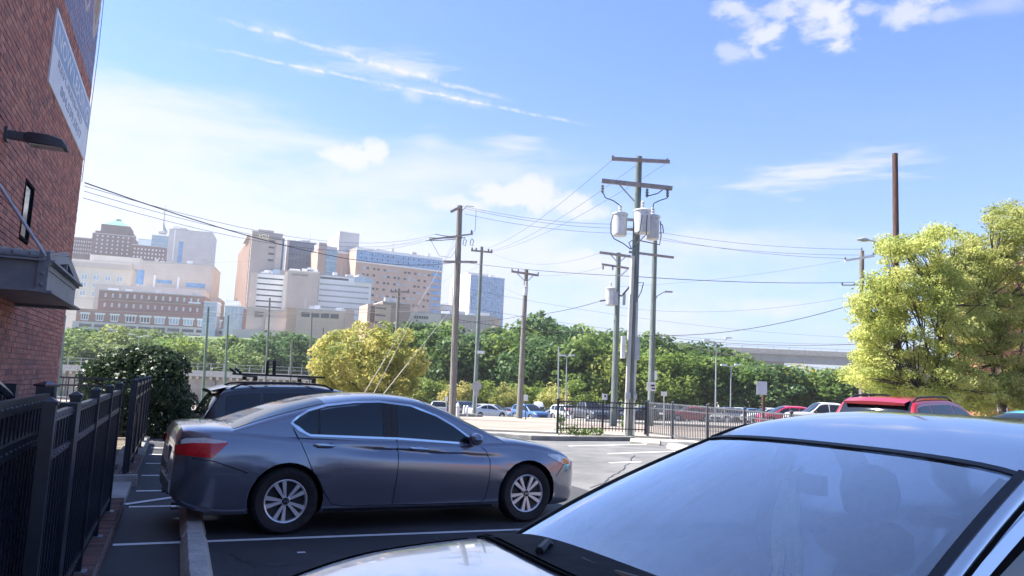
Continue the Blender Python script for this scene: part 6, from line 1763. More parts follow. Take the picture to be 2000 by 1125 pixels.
# old dark brick hospital tower with the green roof
b = Bld('hospital_tower', 'dark brick stepped tower with a green copper pyramid roof', 181, 262, 455, 520, 20, 30, w_dkbrick)
W, H = b.W, b.H; k = 520/FPX
b.block(W*0.16, W*0.87, H, H+22*k, 4, 26, w_dkbrick, 'upper_storey'); b.block(W*0.03, W*0.16, H, H+8*k, 5, 20, w_dkbrick, 'turret'); b.block(W*0.87, W*0.98, H, H+8*k, 5, 20, w_dkbrick, 'turret')
z1 = H+22*k; x0, x1 = W*0.20, W*0.83; mb = MB()
mb.add([(x0, 5, z1), (x1, 5, z1), (x1, 25, z1), (x0, 25, z1), (W*.45, 12, z1+13*k), (W*.59, 12, z1+13*k), (W*.59, 18, z1+13*k), (W*.45, 18, z1+13*k)], [(0, 1, 5, 4), (1, 2, 6, 5), (2, 3, 7, 6), (3, 0, 4, 7), (4, 5, 6, 7)])
rf = mb.build('roof', w_copper, b.th); b.block(W*0.465, W*0.575, z1+13*k, z1+17*k, 12.5, 17.5, w_copper, 'lantern', rf)
b.grid(0.06, 0.94, H-40*k, H, 7, 5, 0.28, 0.42, g_white); b.grid(0.2, 0.82, H, H+18*k, 5, 2, 0.3, 0.35, g_white, proud=-8.2) if False else None
for (pl, pr, pt, lab, Yc) in ((138, 183, 463, 'long dark brick wing left of the green-roofed tower', 528), (258, 326, 478, 'dark brick wing right of the green-roofed tower', 512)):
    q = Bld('hospital_wing', lab, pl, pr, pt, Yc, 20, 18, w_dkbrick); q.grid(0.03, 0.97, q.H-34*k, q.H-1, 9, 4, 0.4, 0.45, g_white)
# glass tower and mast behind
b = Bld('glass_tower', 'slim teal glass tower carrying a mast, behind the dark brick wing', 297, 330, 459, 640, 18, 25, g_teal, roof=w_white)
b.grid(0, 1, b.H-60, b.H, 1, 14, 1.0, 0.08, w_grey, 'floor_bands', 0.2)
kk_ = 640/FPX; mb = MB(); xm = b.W*0.5
for dx, dy in ((-1, 0), (1, 0), (0, 1)): mb.path([(xm+dx*2.2, 12+dy*2.2, b.H), (xm+dx*0.5, 12+dy*0.5, b.H+34*kk_), (xm, 12, b.H+68*kk_)], [0.28, 0.22, 0.12], 5)
for i in range(9): z = b.H+i*3.6; r_ = 2.2*(1-i/11); mb.path([(xm+r_*math.cos(a), 12+r_*math.sin(a), z) for a in np.linspace(0, 6.28, 7)], 0.12, 4)
mb.lathe([(3.6, b.H+4), (4.0, b.H+6), (3.2, b.H+7), (1.5, b.H+10), (0.6, b.H+13)], 12, (xm, 12, 0)); mb.build('mast', m_galv, b.th)
b = Bld('office_block', 'pale low office block between the dark tower and the teal glass tower', 270, 299, 467, 660, 18, 25, w_white); b.grid(0.03, 0.97, b.H-30, b.H-2, 8, 3, 0.6, 0.4, g_pale)
# pale grey tower
b = Bld('grey_tower', 'pale grey concrete tower with one tall blue window strip', 331, 416, 448, 480, 16, 30, w_grey)
k = 480/FPX; b.block(b.W*0.08, b.W*0.45, b.H, b.H+5*k, 4, 22, w_grey, 'penthouse')
b.pan(347, 472, 356, 522, g_blue, 'window_strip'); b.grid(0, 1, b.H-62*k, b.H, 1, 6, 1.0, 0.025, w_beige, 'joint_line', 0.12); b.grid(0.12, 0.15, b.H-62*k, b.H, 1, 1, 1, 1, w_white, 'pilaster', 0.3)
# cream building
b = Bld('cream_building', 'cream building with tall paired windows below a flat canopy roof', 130, 258, 515, 440, 16, 30, w_cream, roof=w_beige)
k = 440/FPX; b.block(b.W*0.30, b.W*1.10, b.H+0.5, b.H+25*k, 6, 28, w_cream, 'upper_storey'); b.block(b.W*0.04, b.W*0.98, b.H+0.5, b.H+12*k, 2, 6, w_cream, 'roof_wall')
b.grid(0.2, 0.95, b.H+1, b.H+11*k, 10, 1, 0.14, 0.9, g_dark, 'slits', -1.85) if False else None
b.pan(130, 514, 258, 524, w_beige, 'cornice', 1.2)
b.frames(0.02, 0.92, b.H-46*k, b.H-16*k, 5, 2, 0.55, 0.72, g_pale, w_white, 0.25)
b.frames(0.02, 0.92, b.H-64*k, b.H-48*k, 5, 1, 0.55, 0.70, g_pale, w_white, 0.25)
mb = MB()
for i in range(8): mb.box((b.W*(0.36+0.085*i), 5.9, b.H+8*k), (0.8, 0.2, 9*k))
mb.build('slit_window', g_dark, b.th, kind='stuff')
# beige block
b = Bld('beige_block', 'plain beige stone block with two long low blue windows', 279, 418, 510, 430, 14, 34, w_beige)
k = 430/FPX; b.pan(306, 547, 336, 554, g_blue); b.pan(363, 553, 401, 562, g_blue); b.pan(300, 537, 303.5, 562, w_white, 'fin', 0.5); b.pan(346, 541, 350, 566, w_white, 'fin', 0.5); b.pan(266, 527, 281, 556, g_blue)
b.grid(0, 1, b.H-70*k, b.H-2, 1, 9, 1.0, 0.02, w_taupe, 'joint_line', 0.08)
b.block(b.W*0.98, b.W*1.12, 0, b.H-62*k, 2, 30, w_beige, 'side_wing')
b = Bld('low_cream_wing', 'low cream parapet wing above the red brick block', 186, 402, 555, 412, 12, 20, w_cream, roof=w_cream)
# red brick block
b = Bld('red_brick_block', 'long red brick block with rows of small windows over a concrete parking deck', 194, 402, 567, 385, 12, 22, w_brick)
k = 385/FPX; b.frames(0.03, 0.97, b.H-13*k, b.H-4*k, 14, 1, 0.28, 0.9, g_white, w_white, 0.2); b.frames(0.03, 0.97, b.H-32*k, b.H-23*k, 14, 1, 0.28, 0.85, g_white, w_white, 0.2)
b.block(0, b.W, b.H-19*k, b.H-16*k, -0.5, 0, w_brown, 'string_course'); b.pan(368, 590, 392, 593, w_white, 'sign_band', 0.3)
b = Bld('brick_podium_building', 'wide lower red brick storey with broad windows over parking openings', 150, 440, 604, 380, 12, 26, w_brick, roof=w_brick)
k = 380/FPX
for i in range(10):
    x0 = b.W*(0.035+0.098*i); w = b.W*0.062 if i > 2 else b.W*0.045
    mb = MB(); zc, h = b.H-13*k, 13*k; t = 0.5
    for sx in (0, 1/3, 2/3, 1): mb.box((x0+sx*w, -0.13, zc), (t*0.7, 0.26, h))
    mb.box((x0+w/2, -0.14, zc+h/2), (w+1.5, 0.28, 0.9)); mb.box((x0+w/2, -0.12, zc-h/2), (w, 0.24, 0.5)); f_ = mb.build('window', w_white, b.th)
    b.block(x0+0.2, x0+w-0.2, zc-h/2+0.2, zc+h/2-0.2, -0.08, 0, g_dark if i < 5 else g_pale, 'pane', f_)
b.block(-1, b.W+1, 0, b.H-23*k, -0.8, 0, w_concb, 'parking_deck')
for i in range(10): b.block(b.W*(0.03+0.098*i), b.W*(0.03+0.098*i+0.08), b.H-33.5*k, b.H-27.5*k, -0.95, -0.75, g_dark, 'deck_opening')
for i in range(9): b.block(b.W*(0.08+0.098*i), b.W*(0.08+0.098*i+0.075), b.H-45*k, b.H-38*k, -0.95, -0.75, g_dark, 'deck_opening')
b = Bld('glass_link', 'small blue glass stair tower at the right end of the red brick block', 399, 425, 590, 379, 12, 12, g_pale, roof=w_white); b.grid(0, 1, b.H-12, b.H, 3, 4, 1, 0.06, w_white, 'mullion', 0.15)
b = Bld('glass_pavilion', 'blue glass pavilion right of the red brick block', 440, 478, 598, 378, 14, 16, g_pale, roof=w_white); b.grid(0, 1, b.H-16, b.H, 5, 1, 0.06, 1, w_white, 'mullion', 0.15); b.block(b.W*0.0, b.W*0.65, b.H+0.5, b.H+13*k, 3, 12, w_white, 'roof_plant')
b.block(b.W*0.98, b.W*1.35, 0, b.H-1, -1.5, 14, w_brick, 'brick_wing')
# university tower
b = Bld('university_tower', 'tall taupe tower with gold rooftop lettering, its left face in the sun', 493, 553, 452, 410, 24, 84, w_taupe)
k = 410/FPX; W, H = b.W, b.H
b.block(W*0.20, W*0.72, H+0.5, H+8*k, 3, 26, w_taupe, 'penthouse'); b.block(W*0.70, W*0.98, H+0.5, H+3*k, 6, 22, w_taupe, 'penthouse')
b.block(W, W*1.12, 0, H-3*k, 6, 40, w_navy, 'glass_corner'); b.block(W*0.80, W, 0, H-12*k, -0.6, 0, w_tan, 'stair_shaft')
for i in range(4): b.block(W*0.57, W*0.75, H-(17+12.9*i)*k, H-(13.3+12.9*i)*k, -0.12, 0, g_dark, 'window')
b.grid(0.02, 0.98, H-160*k, H-6*k, 18, 1, 0.35, 1.0, w_orange, 'pilasters', 0.5, side=True)
b.grid(0.02, 0.98, H-150*k, H-10*k, 18, 13, 0.5, 0.5, g_dark, 'side_windows', 0.1, side=True)
b.block(-2.2, -0.1, H-9*k, H-3*k, 8, 30, w_taupe, 'roof_bracket')
m_gold = mat('gold_letters', (0.90, 0.78, 0.50), None, rough=0.5); m_dim = mat('dim_letters', (0.20, 0.19, 0.20), None, rough=0.6)
text_mesh('lettering', 'VCU', 5, m_gold, b.th, (W*0.20, -0.4, H-11.5*k), (rad(90), 0, 0), W*0.34, 0.15, 8.5*k, bold=0.12)
text_mesh('lettering', 'Health', 5, m_dim, b.th, (W*0.58, -0.75, H-11*k), (rad(90), 0, 0), W*0.36, 0.15, 6.5*k, bold=0.08)
b.block(W*0.86, W*1.3, 0, H-75*k, -8, 4, w_taupe, 'lower_wing')
# navy tower
b = Bld('navy_tower', 'dark blue glass tower with a rounded plant room on the roof', 562, 628, 470, 470, 22, 40, w_navy)
k = 470/FPX; b.grid(0.02, 0.98, b.H-62*k, b.H-4*k, 9, 4, 0.45, 0.22, g_dark)
mb = MB(); mb.lathe([(9*k, 0), (9*k, 5*k), (6.5*k, 8.5*k), (3*k, 10.5*k), (0, 11*k)], 10, (b.W*0.42, 14, b.H+0.5)); mb.build('plant_room', g_pale, b.th, smooth=30)
b.block(b.W*0.22, b.W*0.72, b.H+0.5, b.H+4*k, 4, 24, w_navy, 'penthouse'); b.block(-0.02*b.W, b.W*0.05, 0, b.H+0.3, -0.8, 3, w_tan, 'edge_column')
# brick shafts
b = Bld('critical_care_tower', 'brick and glass hospital tower with a pale block on top', 622, 702, 487, 455, 27, 40, w_orange)
k = 455/FPX; W, H = b.W, b.H
b.block(0, W*0.19, H, H+14*k, -0.5, 12, w_taupe, 'brick_shaft'); b.block(W*0.19, W*0.46, H, H+9*k, 0.5, 12, w_grey, 'glass_cap'); b.block(W*0.19, W*0.46, 0, H, -0.3, 0, g_teal, 'glass_bay'); b.grid(0.19, 0.46, H-58*k, H+2, 1, 6, 1, 0.18, g_pale, 'floor_bands', 0.5)
b.block(W*0.50, W*1.0, H, H+43*k, 2, 30, w_grey, 'upper_block'); b.block(W*0.80, W*0.9, H+2*k, H+10*k, 1.7, 2, g_dark, 'window'); b.block(W*0.47, W*1.01, H-3*k, H+1*k, -0.4, 0, w_white, 'cornice')
for i in range(5): b.block(W*0.76, W*0.99, H-(15+11.5*i)*k, H-(9+11.5*i)*k, -0.25, 0, g_blue, 'window')
# big hospital
b = Bld('hospital_block', 'broad orange brick hospital with a blue glass top storey', 697, 866, 484, 450, 30, 45, w_orange)
k = 450/FPX; W, H = b.W, b.H
b.block(0, W, H-25*k, H-1.2, -0.35, 0, g_blue, 'glass_storey'); b.grid(0, 1, H-25*k, H-1.2, 34, 1, 0.10, 1.0, g_pale, 'mullions', 0.45); b.grid(0, 1, H-25*k, H-1.2, 1, 3, 1.0, 0.07, g_pale, 'transoms', 0.42); b.grid(0.02, 0.98, H-23*k, H-1.5, 16, 2, 0.25, 0.35, g_dark, 'vents', 0.42, skip=0.4)
b.block(-0.3, W+0.3, H-28*k, H-25.3*k, -0.5, 0, w_white, 'cornice'); b.block(0, W, H-1.2, H+0.5, -0.4, 0, w_white, 'roof_edge')
for i in range(7):
    for j in range(7):
        for d in (0, 1):
            if (i*3+j) % 5 == 4 and d: continue
            x = W*(0.075+0.118*i+0.046*d); z = H-(36+13.2*j)*k
            b.block(x, x+W*0.028, z-4.2*k, z, -0.15, 0, g_dark if (i+j+d) % 3 else g_pale, 'window')
for j in range(8): b.block(W*0.875, W*0.995, H-(39+12.6*j)*k, H-(31.5+12.6*j)*k, -0.3, 0, g_blue, 'window')
b.block(W*0.05, W*0.35, H+0.5, H+5*k, 8, 30, w_cream, 'penthouse'); b.block(W*0.4, W*0.8, H+0.5, H+4*k, 8, 30, w_cream, 'penthouse')
# white striped building and its tan block
b = Bld('striped_building', 'white building with dark window bands, left wing of the tan block', 503, 560, 534, 400, 18, 24, w_white)
k = 400/FPX
for i in range(6): b.block(b.W*0.02, b.W*0.90, b.H-(10+11.2*i)*k, b.H-(7.4+11.2*i)*k, -0.15, 0, g_dark, 'window_band')
b.block(-b.W*0.23, 0, 0, b.H+0.5*k, -1.0, 22, w_tan, 'end_wall'); b.block(b.W*0.1, b.W*0.4, b.H+0.5, b.H+6*k, 4, 12, w_white, 'roof_plant'); b.block(b.W*0.52, b.W*0.78, b.H+0.5, b.H+13*k, 5, 14, g_pale, 'roof_plant')
b = Bld('tan_block', 'windowless tan stone block with dark lettering near its top', 563, 624, 529, 388, 14, 30, w_tan, roof=w_cream)
k = 388/FPX; text_mesh('lettering', 'North Hospital', 5, m_dim, b.th, (b.W*0.12, -0.2, b.H-9*k), (rad(90), 0, 0), b.W*0.52, 0.08, 4.6*k, bold=0.04)
b.grid(0, 1, b.H-90*k, b.H-2, 8, 1, 0.03, 1.0, w_taupe, 'joint_line', 0.08); b.grid(0, 1, b.H-90*k, b.H-2, 1, 9, 1.0, 0.02, w_taupe, 'joint_line', 0.08)
for (a_, c_, h_) in ((0.02, 0.36, 8), (0.42, 0.95, 10), (0.6, 0.8, 13)): b.block(b.W*a_, b.W*c_, b.H+0.5, b.H+h_*k, 6, 16, w_white, 'roof_plant')
b.block(-b.W*0.11, 0, 0, b.H-1*k, 3, 26, w_cream, 'side_wall')
b = Bld('striped_building', 'larger white building with dark window bands, right wing of the tan block', 624, 727, 537, 396, 20, 26, w_white)
k = 396/FPX
for i in range(8): b.block(b.W*0.0+0.3, b.W*0.96, b.H-(18.8+11.3*i)*k, b.H-(16+11.3*i)*k, -0.15, 0, g_dark, 'window_band')
b.block(b.W*0.02, b.W*0.55, b.H-7*k, b.H-3*k, -0.15, 0, g_dark, 'window_band'); b.block(b.W*0.66, b.W*1.0, b.H-8*k, b.H+2*k, -1.2, 0, g_pale, 'roof_box')
mb = MB(); 
for i in range(30): mb.box((b.W*(0.02+0.032*i), -0.17, b.H-55*k), (0.35, 0.06, 90*k))
mb.build('mullions', w_white, b.th, kind='stuff')
# lower tan building
b = Bld('tan_low_building', 'low tan building with four dark upper windows, left of the yellow tree', 580, 692, 604, 350, 14, 30, w_tan)
k = 350/FPX; W, H = b.W, b.H
for i in range(4): b.block(W*(0.08+0.17*i), W*(0.08+0.17*i+0.145), H-14*k, H-5*k, -0.2, 0, g_dark, 'window')
b.grid(0.02, 0.78, H-50*k, H-20*k, 8, 1, 0.03, 1, w_taupe, 'joint_line', 0.1); b.grid(0.0, 0.8, H-50*k, H-18*k, 1, 4, 1, 0.03, w_taupe, 'joint_line', 0.1); b.block(W*0.84, W*1.0, 0, H+1, -1.5, 0, w_taupe, 'pier'); b.block(-W*0.17, 0, 0, H+4*k, 2, 20, w_orange, 'side_wall')
b = Bld('tan_annex', 'tan annex with louvred corner beside the red brick block', 487, 566, 604, 356, 14, 22, w_tan); b.block(b.W*0.42, b.W*1.0, 0, b.H-14*k, -2.0, 0, w_beige, 'front_wing'); b.block(-1, b.W*0.4, 0, b.H+0.8, -0.4, 0, w_tan, 'corner_block')
for i in range(4): b.block(b.W*0.14, b.W*0.36, b.H-(5.5+3*i)*k, b.H-(4+3*i)*k, -0.6, 0, g_dark, 'louvre')
b.block(-6, b.W*2.6, 0, b.H-42*k, -6, -2.2, w_concb, 'retaining_wall')
# brown building right of the yellow tree
b = Bld('brown_building', 'brown brick building with deep dark openings, above the yellow tree', 748, 802, 590, 330, 24, 26, w_brown); k = 330/FPX
b.block(-b.W*0.45, 0, 0, b.H-4*k, 4, 20, w_orange, 'side_block'); b.block(-b.W*0.34, -b.W*0.18, b.H-40*k, b.H-8*k, 3.8, 4, g_dark, 'opening')
for i in range(3): b.block(b.W*0.0-3, b.W*0.12, b.H-(14+14*i)*k, b.H-(11+14*i)*k, -0.3, 0, g_dark, 'opening')
b.block(-3, b.W*0.30, 0, b.H-1, -0.2, 0, w_orange, 'front_pier')
# low buildings behind the trees
b = Bld('low_grey_building', 'low pale grey building under the orange hospital', 797, 862, 610, 340, 10, 22, w_beige); k = 340/FPX; b.grid(0.18, 0.62, b.H-12*k, b.H-5*k, 6, 1, 0.8, 0.8, g_dark)
b = Bld('low_stone_building', 'low stone building below the blue glass tower', 858, 974, 614, 345, 8, 22, w_taupe); b.grid(0.05, 0.9, b.H-16, b.H-1, 14, 3, 0.12, 0.9, w_beige, 'joint_line', 0.1); b.block(b.W*0.93, b.W*1.02, 0, b.H-1, -0.8, 0, w_orange, 'end_pier')
b = Bld('white_annex', 'white annex left of the blue glass tower', 862, 896, 596, 500, 14, 18, w_white); b.grid(0.1, 0.9, b.H-16, b.H-2, 3, 2, 0.4, 0.4, g_pale)
# blue glass tower
b = Bld('blue_glass_tower', 'blue glass office tower with a white left side, farthest right of the town', 920, 986, 537, 560, 30, 34, g_blue, roof=w_grey)
k = 560/FPX; W, H = b.W, b.H
b.block(W*0.0, W*0.78, H+0.5, H+7*k, 5, 30, w_grey, 'penthouse'); b.block(-0.4, 0, 0, H+0.3, 0, 34, w_white, 'side_wall')
b.grid(0, 1, H-100*k, H-1, 1, 15, 1.0, 0.10, g_pale, 'floor_bands', 0.25); b.grid(0, 1, H-100*k, H-1, 20, 1, 0.08, 1.0, g_pale, 'mullions', 0.3); b.grid(0.02, 0.98, H-100*k, H-1, 20, 15, 0.5, 0.55, g_dark, 'dark_panes', 0.2, skip=0.75, seed=4)
b.grid(0.08, 0.92, H-90*k, H-8*k, 7, 14, 0.45, 0.4, g_pale, 'side_windows', 0.55, side=True)
# brick building behind the feathery trees
b = Bld('orange_brick_house', 'orange brick building glimpsed through the feathery trees at the right edge', 1905, 2160, 505, 36, -4, 2.2, wallmat('warm_brick', (0.34, 0.13, 0.075), (0.42, 0.19, 0.12), 1.5), base=-0.6, roof=w_tan)
b.frames(0.05, 0.95, 1.2, 7.0, 4, 2, 0.35, 0.55, g_dark, w_white, 0.08)
# plant on the flat roofs
_rr = random.Random(12)
for o_ in [o for o in bpy.data.objects if o.get('category') == 'building' and o.name.split('.')[0] in ('grey_tower', 'beige_block', 'striped_building', 'hospital_block', 'low_stone_building', 'brown_building', 'tan_low_building', 'red_brick_block', 'navy_tower', 'blue_glass_tower', 'cream_building')]:
    w_ = [c for c in kids(o_) if c.name.startswith('wall')][0].data
    xs_ = [v.co.x for v in w_.vertices]; zt_ = max(v.co.z for v in w_.vertices); dd = max(v.co.y for v in w_.vertices)
    for q in range(5):
        sx, sz = _rr.uniform(1.5, 4.5), _rr.uniform(1.0, 2.6); mb = MB(); x = _rr.uniform(min(xs_)+3, max(xs_)-3); y = _rr.uniform(3, min(dd-3, 12))
        mb.box((x, y, zt_+0.5+sz/2), (sx, 2.2, sz)); mb.build('roof_plant', [w_white, w_grey, m_roofgrey][q % 3], o_)
    mb = MB(); x = _rr.uniform(min(xs_)+3, max(xs_)-3); mb.tube((x, 5, zt_), (x, 5, zt_+_rr.uniform(4, 8)), 0.12, n=5); mb.build('aerial', m_galv, o_)
# storage building across the street, out of the frame: its reflection shows in the silver car's side window
sb_ = thing('storage_building', 'red brick storage building reflected in the side window of the silver sedan', 'building', (27, 4, 0), 0)
mb = MB(); mb.box((6, 0, 3.0), (12, 34, 6.0)); mb.build('wall', w_brick, sb_)
mb = MB(); mb.box((-0.1, 0, 3.6), (0.2, 20, 1.5)); mb.build('sign_band', w_dkbrick, sb_)
text_mesh('lettering', 'STORAGE', 1, w_cream, sb_, (-0.22, 4.6, 3.2), (rad(90), 0, rad(-90)), 9.2, 0.02, 0.9, bold=0.02)
# ================================================================== vegetation
m_bark = mat('bark', (0.10, 0.08, 0.065), (0.055, 0.045, 0.04), 6, 0.95, bump=0.8, bscale=20)
LEAF = {
 'dark':   mat_leaf('leaf_dark',   [(0.045, 0.090, 0.036), (0.085, 0.15, 0.052), (0.15, 0.22, 0.078)], 0.5),
 'mid':    mat_leaf('leaf_mid',    [(0.065, 0.125, 0.032), (0.13, 0.21, 0.048), (0.24, 0.31, 0.075)], 0.5),
 'light':  mat_leaf('leaf_light',  [(0.11, 0.175, 0.035), (0.22, 0.285, 0.055), (0.34, 0.38, 0.09)], 0.5),
 'yellow': mat_leaf('leaf_yellow', [(0.14, 0.20, 0.045), (0.38, 0.36, 0.10), (0.60, 0.52, 0.20)], 0.52),
 'gold':   mat_leaf('leaf_gold',   [(0.22, 0.23, 0.03), (0.44, 0.40, 0.045), (0.54, 0.48, 0.09)], 0.5),
 'feather': mat_leaf('leaf_feather', [(0.24, 0.30, 0.08), (0.42, 0.46, 0.13), (0.64, 0.61, 0.25)], 0.62),
 'hedge':  mat_leaf('leaf_hedge',  [(0.018, 0.038, 0.018), (0.034, 0.064, 0.027), (0.070, 0.105, 0.038)], 0.28, 0.45),
 'hill':   mat_leaf('leaf_hill',   [(0.085, 0.145, 0.045), (0.15, 0.215, 0.065), (0.25, 0.30, 0.10)], 0.5),
}
def foliage(blobs, n, size, seed, fill=0.55, aspect=0.6, up=0.25, tvar=0.45):
    "numpy leaf faces spread through the blobs; returns (verts, quads, tones)"
    R = np.random.default_rng(seed); B = np.array([b[:6] for b in blobs], float); k = len(B)
    w = (B[:, 3]*B[:, 4]+B[:, 4]*B[:, 5]+B[:, 3]*B[:, 5]); w /= w.sum()
    idx = R.choice(k, n, p=w); bt = R.random(k)
    d = R.normal(size=(n, 3)); d /= np.linalg.norm(d, axis=1)[:, None]
    rr = (fill+(1.05-fill)*R.random(n)**0.6)[:, None]
    c = B[idx, :3]+d*rr*B[idx, 3:6]
    nrm = d*0.8+R.normal(size=(n, 3))*0.75+np.array([0, 0, up]); nrm /= np.linalg.norm(nrm, axis=1)[:, None]
    t = np.cross(nrm, R.normal(size=(n, 3))); t /= np.linalg.norm(t, axis=1)[:, None]; b = np.cross(nrm, t)
    s = (size*(0.6+0.8*R.random(n)))[:, None]
    a = t*s*0.5; q = b*s*0.5*aspect
    fold = nrm*s*0.12
    V = np.stack([c-a, c-q*1.0+fold, c+a, c+q*1.0+fold], 1).reshape(-1, 3)
    tone = np.clip(bt[idx]*(1-tvar)+R.random(n)*tvar, 0, 1)
    return V, tone
def leaf_mesh(name, V, tone, m):
    n = len(tone); me = bpy.data.meshes.new(name)
    me.vertices.add(4*n); me.vertices.foreach_set('co', V.astype(np.float32).ravel())
    me.loops.add(4*n); me.loops.foreach_set('vertex_index', np.arange(4*n, dtype=np.int32))
    me.polygons.add(n); me.polygons.foreach_set('loop_start', np.arange(0, 4*n, 4, dtype=np.int32))
    a = me.attributes.new('tone', 'FLOAT', 'FACE'); a.data.foreach_set('value', tone.astype(np.float32))
    me.materials.append(m); me.update(calc_edges=True)
    return me
def crown_blobs(rx, ry, rz, cz, n, seed, frac=(0.24, 0.42), flat=0.8):
    R = random.Random(seed); out = []
    while len(out) < n:
        x, y, z = (R.uniform(-1, 1) for _ in range(3)); r2 = x*x+y*y+z*z
        if r2 > 1 or r2 < 0.15: continue
        if z < -0.6 and R.random() < 0.5: continue
        k = 0.80; f = R.uniform(*frac); g = (rx+ry+rz)/3
        out.append((x*rx*k, y*ry*k, cz+z*rz*k, g*f*R.uniform(0.9, 1.3), g*f*R.uniform(0.9, 1.3), g*f*flat*R.uniform(0.8, 1.1)))
    return out
def limbs(mb, blobs, base_r, h0, seed, n=12):
    R = random.Random(seed); pick = R.sample(blobs, min(n, len(blobs)))
    zc = sum(b[2] for b in blobs)/len(blobs)
    mb.path([(0, 0, -0.3), (0.05*base_r, 0, h0*0.5), (0.1*base_r, 0.05*base_r, h0), (0, 0, zc)], [base_r*1.25, base_r, base_r*0.9, base_r*0.35], 8)
    for b in pick:
        z0 = h0*R.uniform(0.75, 1.2); p = Vector((b[0], b[1], b[2])); s = Vector((0, 0, min(z0, zc)))
        m_ = s.lerp(p, 0.5)+Vector((R.uniform(-.1, .1), R.uniform(-.1, .1), R.uniform(0, .12)))*p.length*0.4
        mb.path([s, m_, p], [base_r*0.5, base_r*0.3, base_r*0.08], 6)
TV = {}
def tree_variant(kind, v, h=12.0, w=9.0, n=2600, size=0.62, trunk=0.22, bare=0.12):
    key = (kind, v)
    if key in TV: return TV[key]
    seed = hash_(kind)*17+v*31
    rz = h*(1-bare)/2
    bl = crown_blobs(w/2, w/2, rz, h*bare+rz, 30, seed)
    V, t = foliage(bl, n, size, seed)
    cm = leaf_mesh('crown', V, t, LEAF[kind])
    tb = MB(); limbs(tb, bl, trunk, h*bare+0.8, seed, 9); tm = tb.mesh('trunk', m_bark, smooth=50)
    TV[key] = (cm, tm, h, w); return TV[key]
def hash_(s): return sum((i+3)*ord(c) for i, c in enumerate(s)) % 997
_rt = random.Random(77)
def put_tree(kind, v, loc, h, w, label, group, name='tree', cat='tree', rot=None):
    cm, tm, H, W = tree_variant(kind, v)
    t = thing(name, label, cat, loc, _rt.uniform(0, 6.28) if rot is None else rot, group); t.scale = (w/W, w/W*_rt.uniform(0.9, 1.1), h/H)
    link('crown', cm, t); link('trunk', tm, t)
    return t
# the line of trees behind the far lot: (px, top py, Y, width m, kind)
_NTH = ['first', 'second', 'third', 'fourth', 'fifth', 'sixth', 'seventh', 'eighth', 'ninth', 'tenth', 'eleventh', 'twelfth', 'thirteenth', 'fourteenth', 'fifteenth', 'sixteenth', 'seventeenth', 'eighteenth', 'nineteenth', 'twentieth', 'twenty-first', 'twenty-second', 'twenty-third', 'twenty-fourth', 'twenty-fifth', 'twenty-sixth', 'twenty-seventh', 'twenty-eighth', 'twenty-ninth', 'thirtieth', 'thirty-first', 'thirty-second', 'thirty-third', 'thirty-fourth', 'thirty-fifth', 'thirty-sixth']
COLN = {'dark': 'dark green', 'mid': 'mid green', 'light': 'light green', 'yellow': 'yellowing', 'gold': 'golden yellow', 'hill': 'pale green'}
row_front = [(782, 652, 110, 9, 'mid'), (806, 622, 113, 11, 'dark'), (846, 640, 110, 11, 'mid'), (893, 660, 108, 10, 'dark'), (936, 650, 110, 11, 'dark'), (984, 655, 109, 10, 'mid'), (1022, 668, 106, 9, 'dark'),
    (1070, 655, 108, 11, 'dark'), (1118, 690, 104, 8, 'mid'), (1150, 660, 106, 11, 'mid'), (1196, 672, 104, 9, 'light'), (1240, 676, 106, 10, 'mid'), (1290, 690, 102, 9, 'light'), (1330, 700, 102, 9, 'light'),
    (1376, 692, 104, 10, 'mid'), (1424, 700, 104, 10, 'mid'), (1470, 712, 103, 9, 'dark'), (1512, 710, 102, 9, 'dark'), (1548, 709, 106, 8, 'gold'), (1578, 722, 104, 9, 'mid'), (1625, 728, 103, 10, 'mid'), (1672, 726, 102, 10, 'mid'), (1720, 730, 100, 10, 'dark')]
row_back = [(866, 636, 124, 12, 'mid'), (960, 636, 126, 12, 'dark'), (1012, 634, 124, 12, 'mid'), (1058, 616, 128, 13, 'dark'), (1096, 634, 126, 12, 'dark'), (1136, 640, 126, 12, 'mid'), (1190, 644, 130, 12, 'mid'), (1232, 652, 128, 12, 'dark'), (1282, 660, 124, 12, 'mid'), (1330, 664, 126, 13, 'dark'), (1372, 668, 126, 12, 'dark'), (1410, 684, 122, 11, 'mid'), (1450, 700, 124, 11, 'mid')]
for nm, row in (('front', row_front), ('back', row_back)):
    cnt = 0
    for i, (px, py, Y, w, kind) in enumerate(row):
        p = at(px, py, Y); z0 = terrain(p.x, p.y); h = p.z-z0
        put_tree(kind, i % 4, (p.x, p.y, z0), h*1.08, w, '%s tree, %s from the left in the %s row behind the parked cars' % (COLN[kind], _NTH[i], nm), 'trees behind the far parking lot')
# shrubs in front of them
SHR = [(800, 745), (830, 740), (862, 742), (898, 745), (932, 746), (962, 742), (990, 748), (1020, 752), (1052, 742), (1080, 748), (1126, 744), (1160, 752)]
for i, (px, py) in enumerate(SHR):
    Y = 97+2*(i % 3); p = at(px, py, Y); z0 = terrain(p.x, p.y)
    put_tree('light' if i % 3 else 'yellow', i % 3, (p.x, p.y, z0-0.4), (p.z-z0)+0.6, 4.4+0.5*(i % 2), '%s shrub, %s from the left along the edge of the far lot' % ('light green' if i % 3 else 'yellowish', _NTH[i]), 'shrubs edging the far lot', 'shrub', 'shrub')
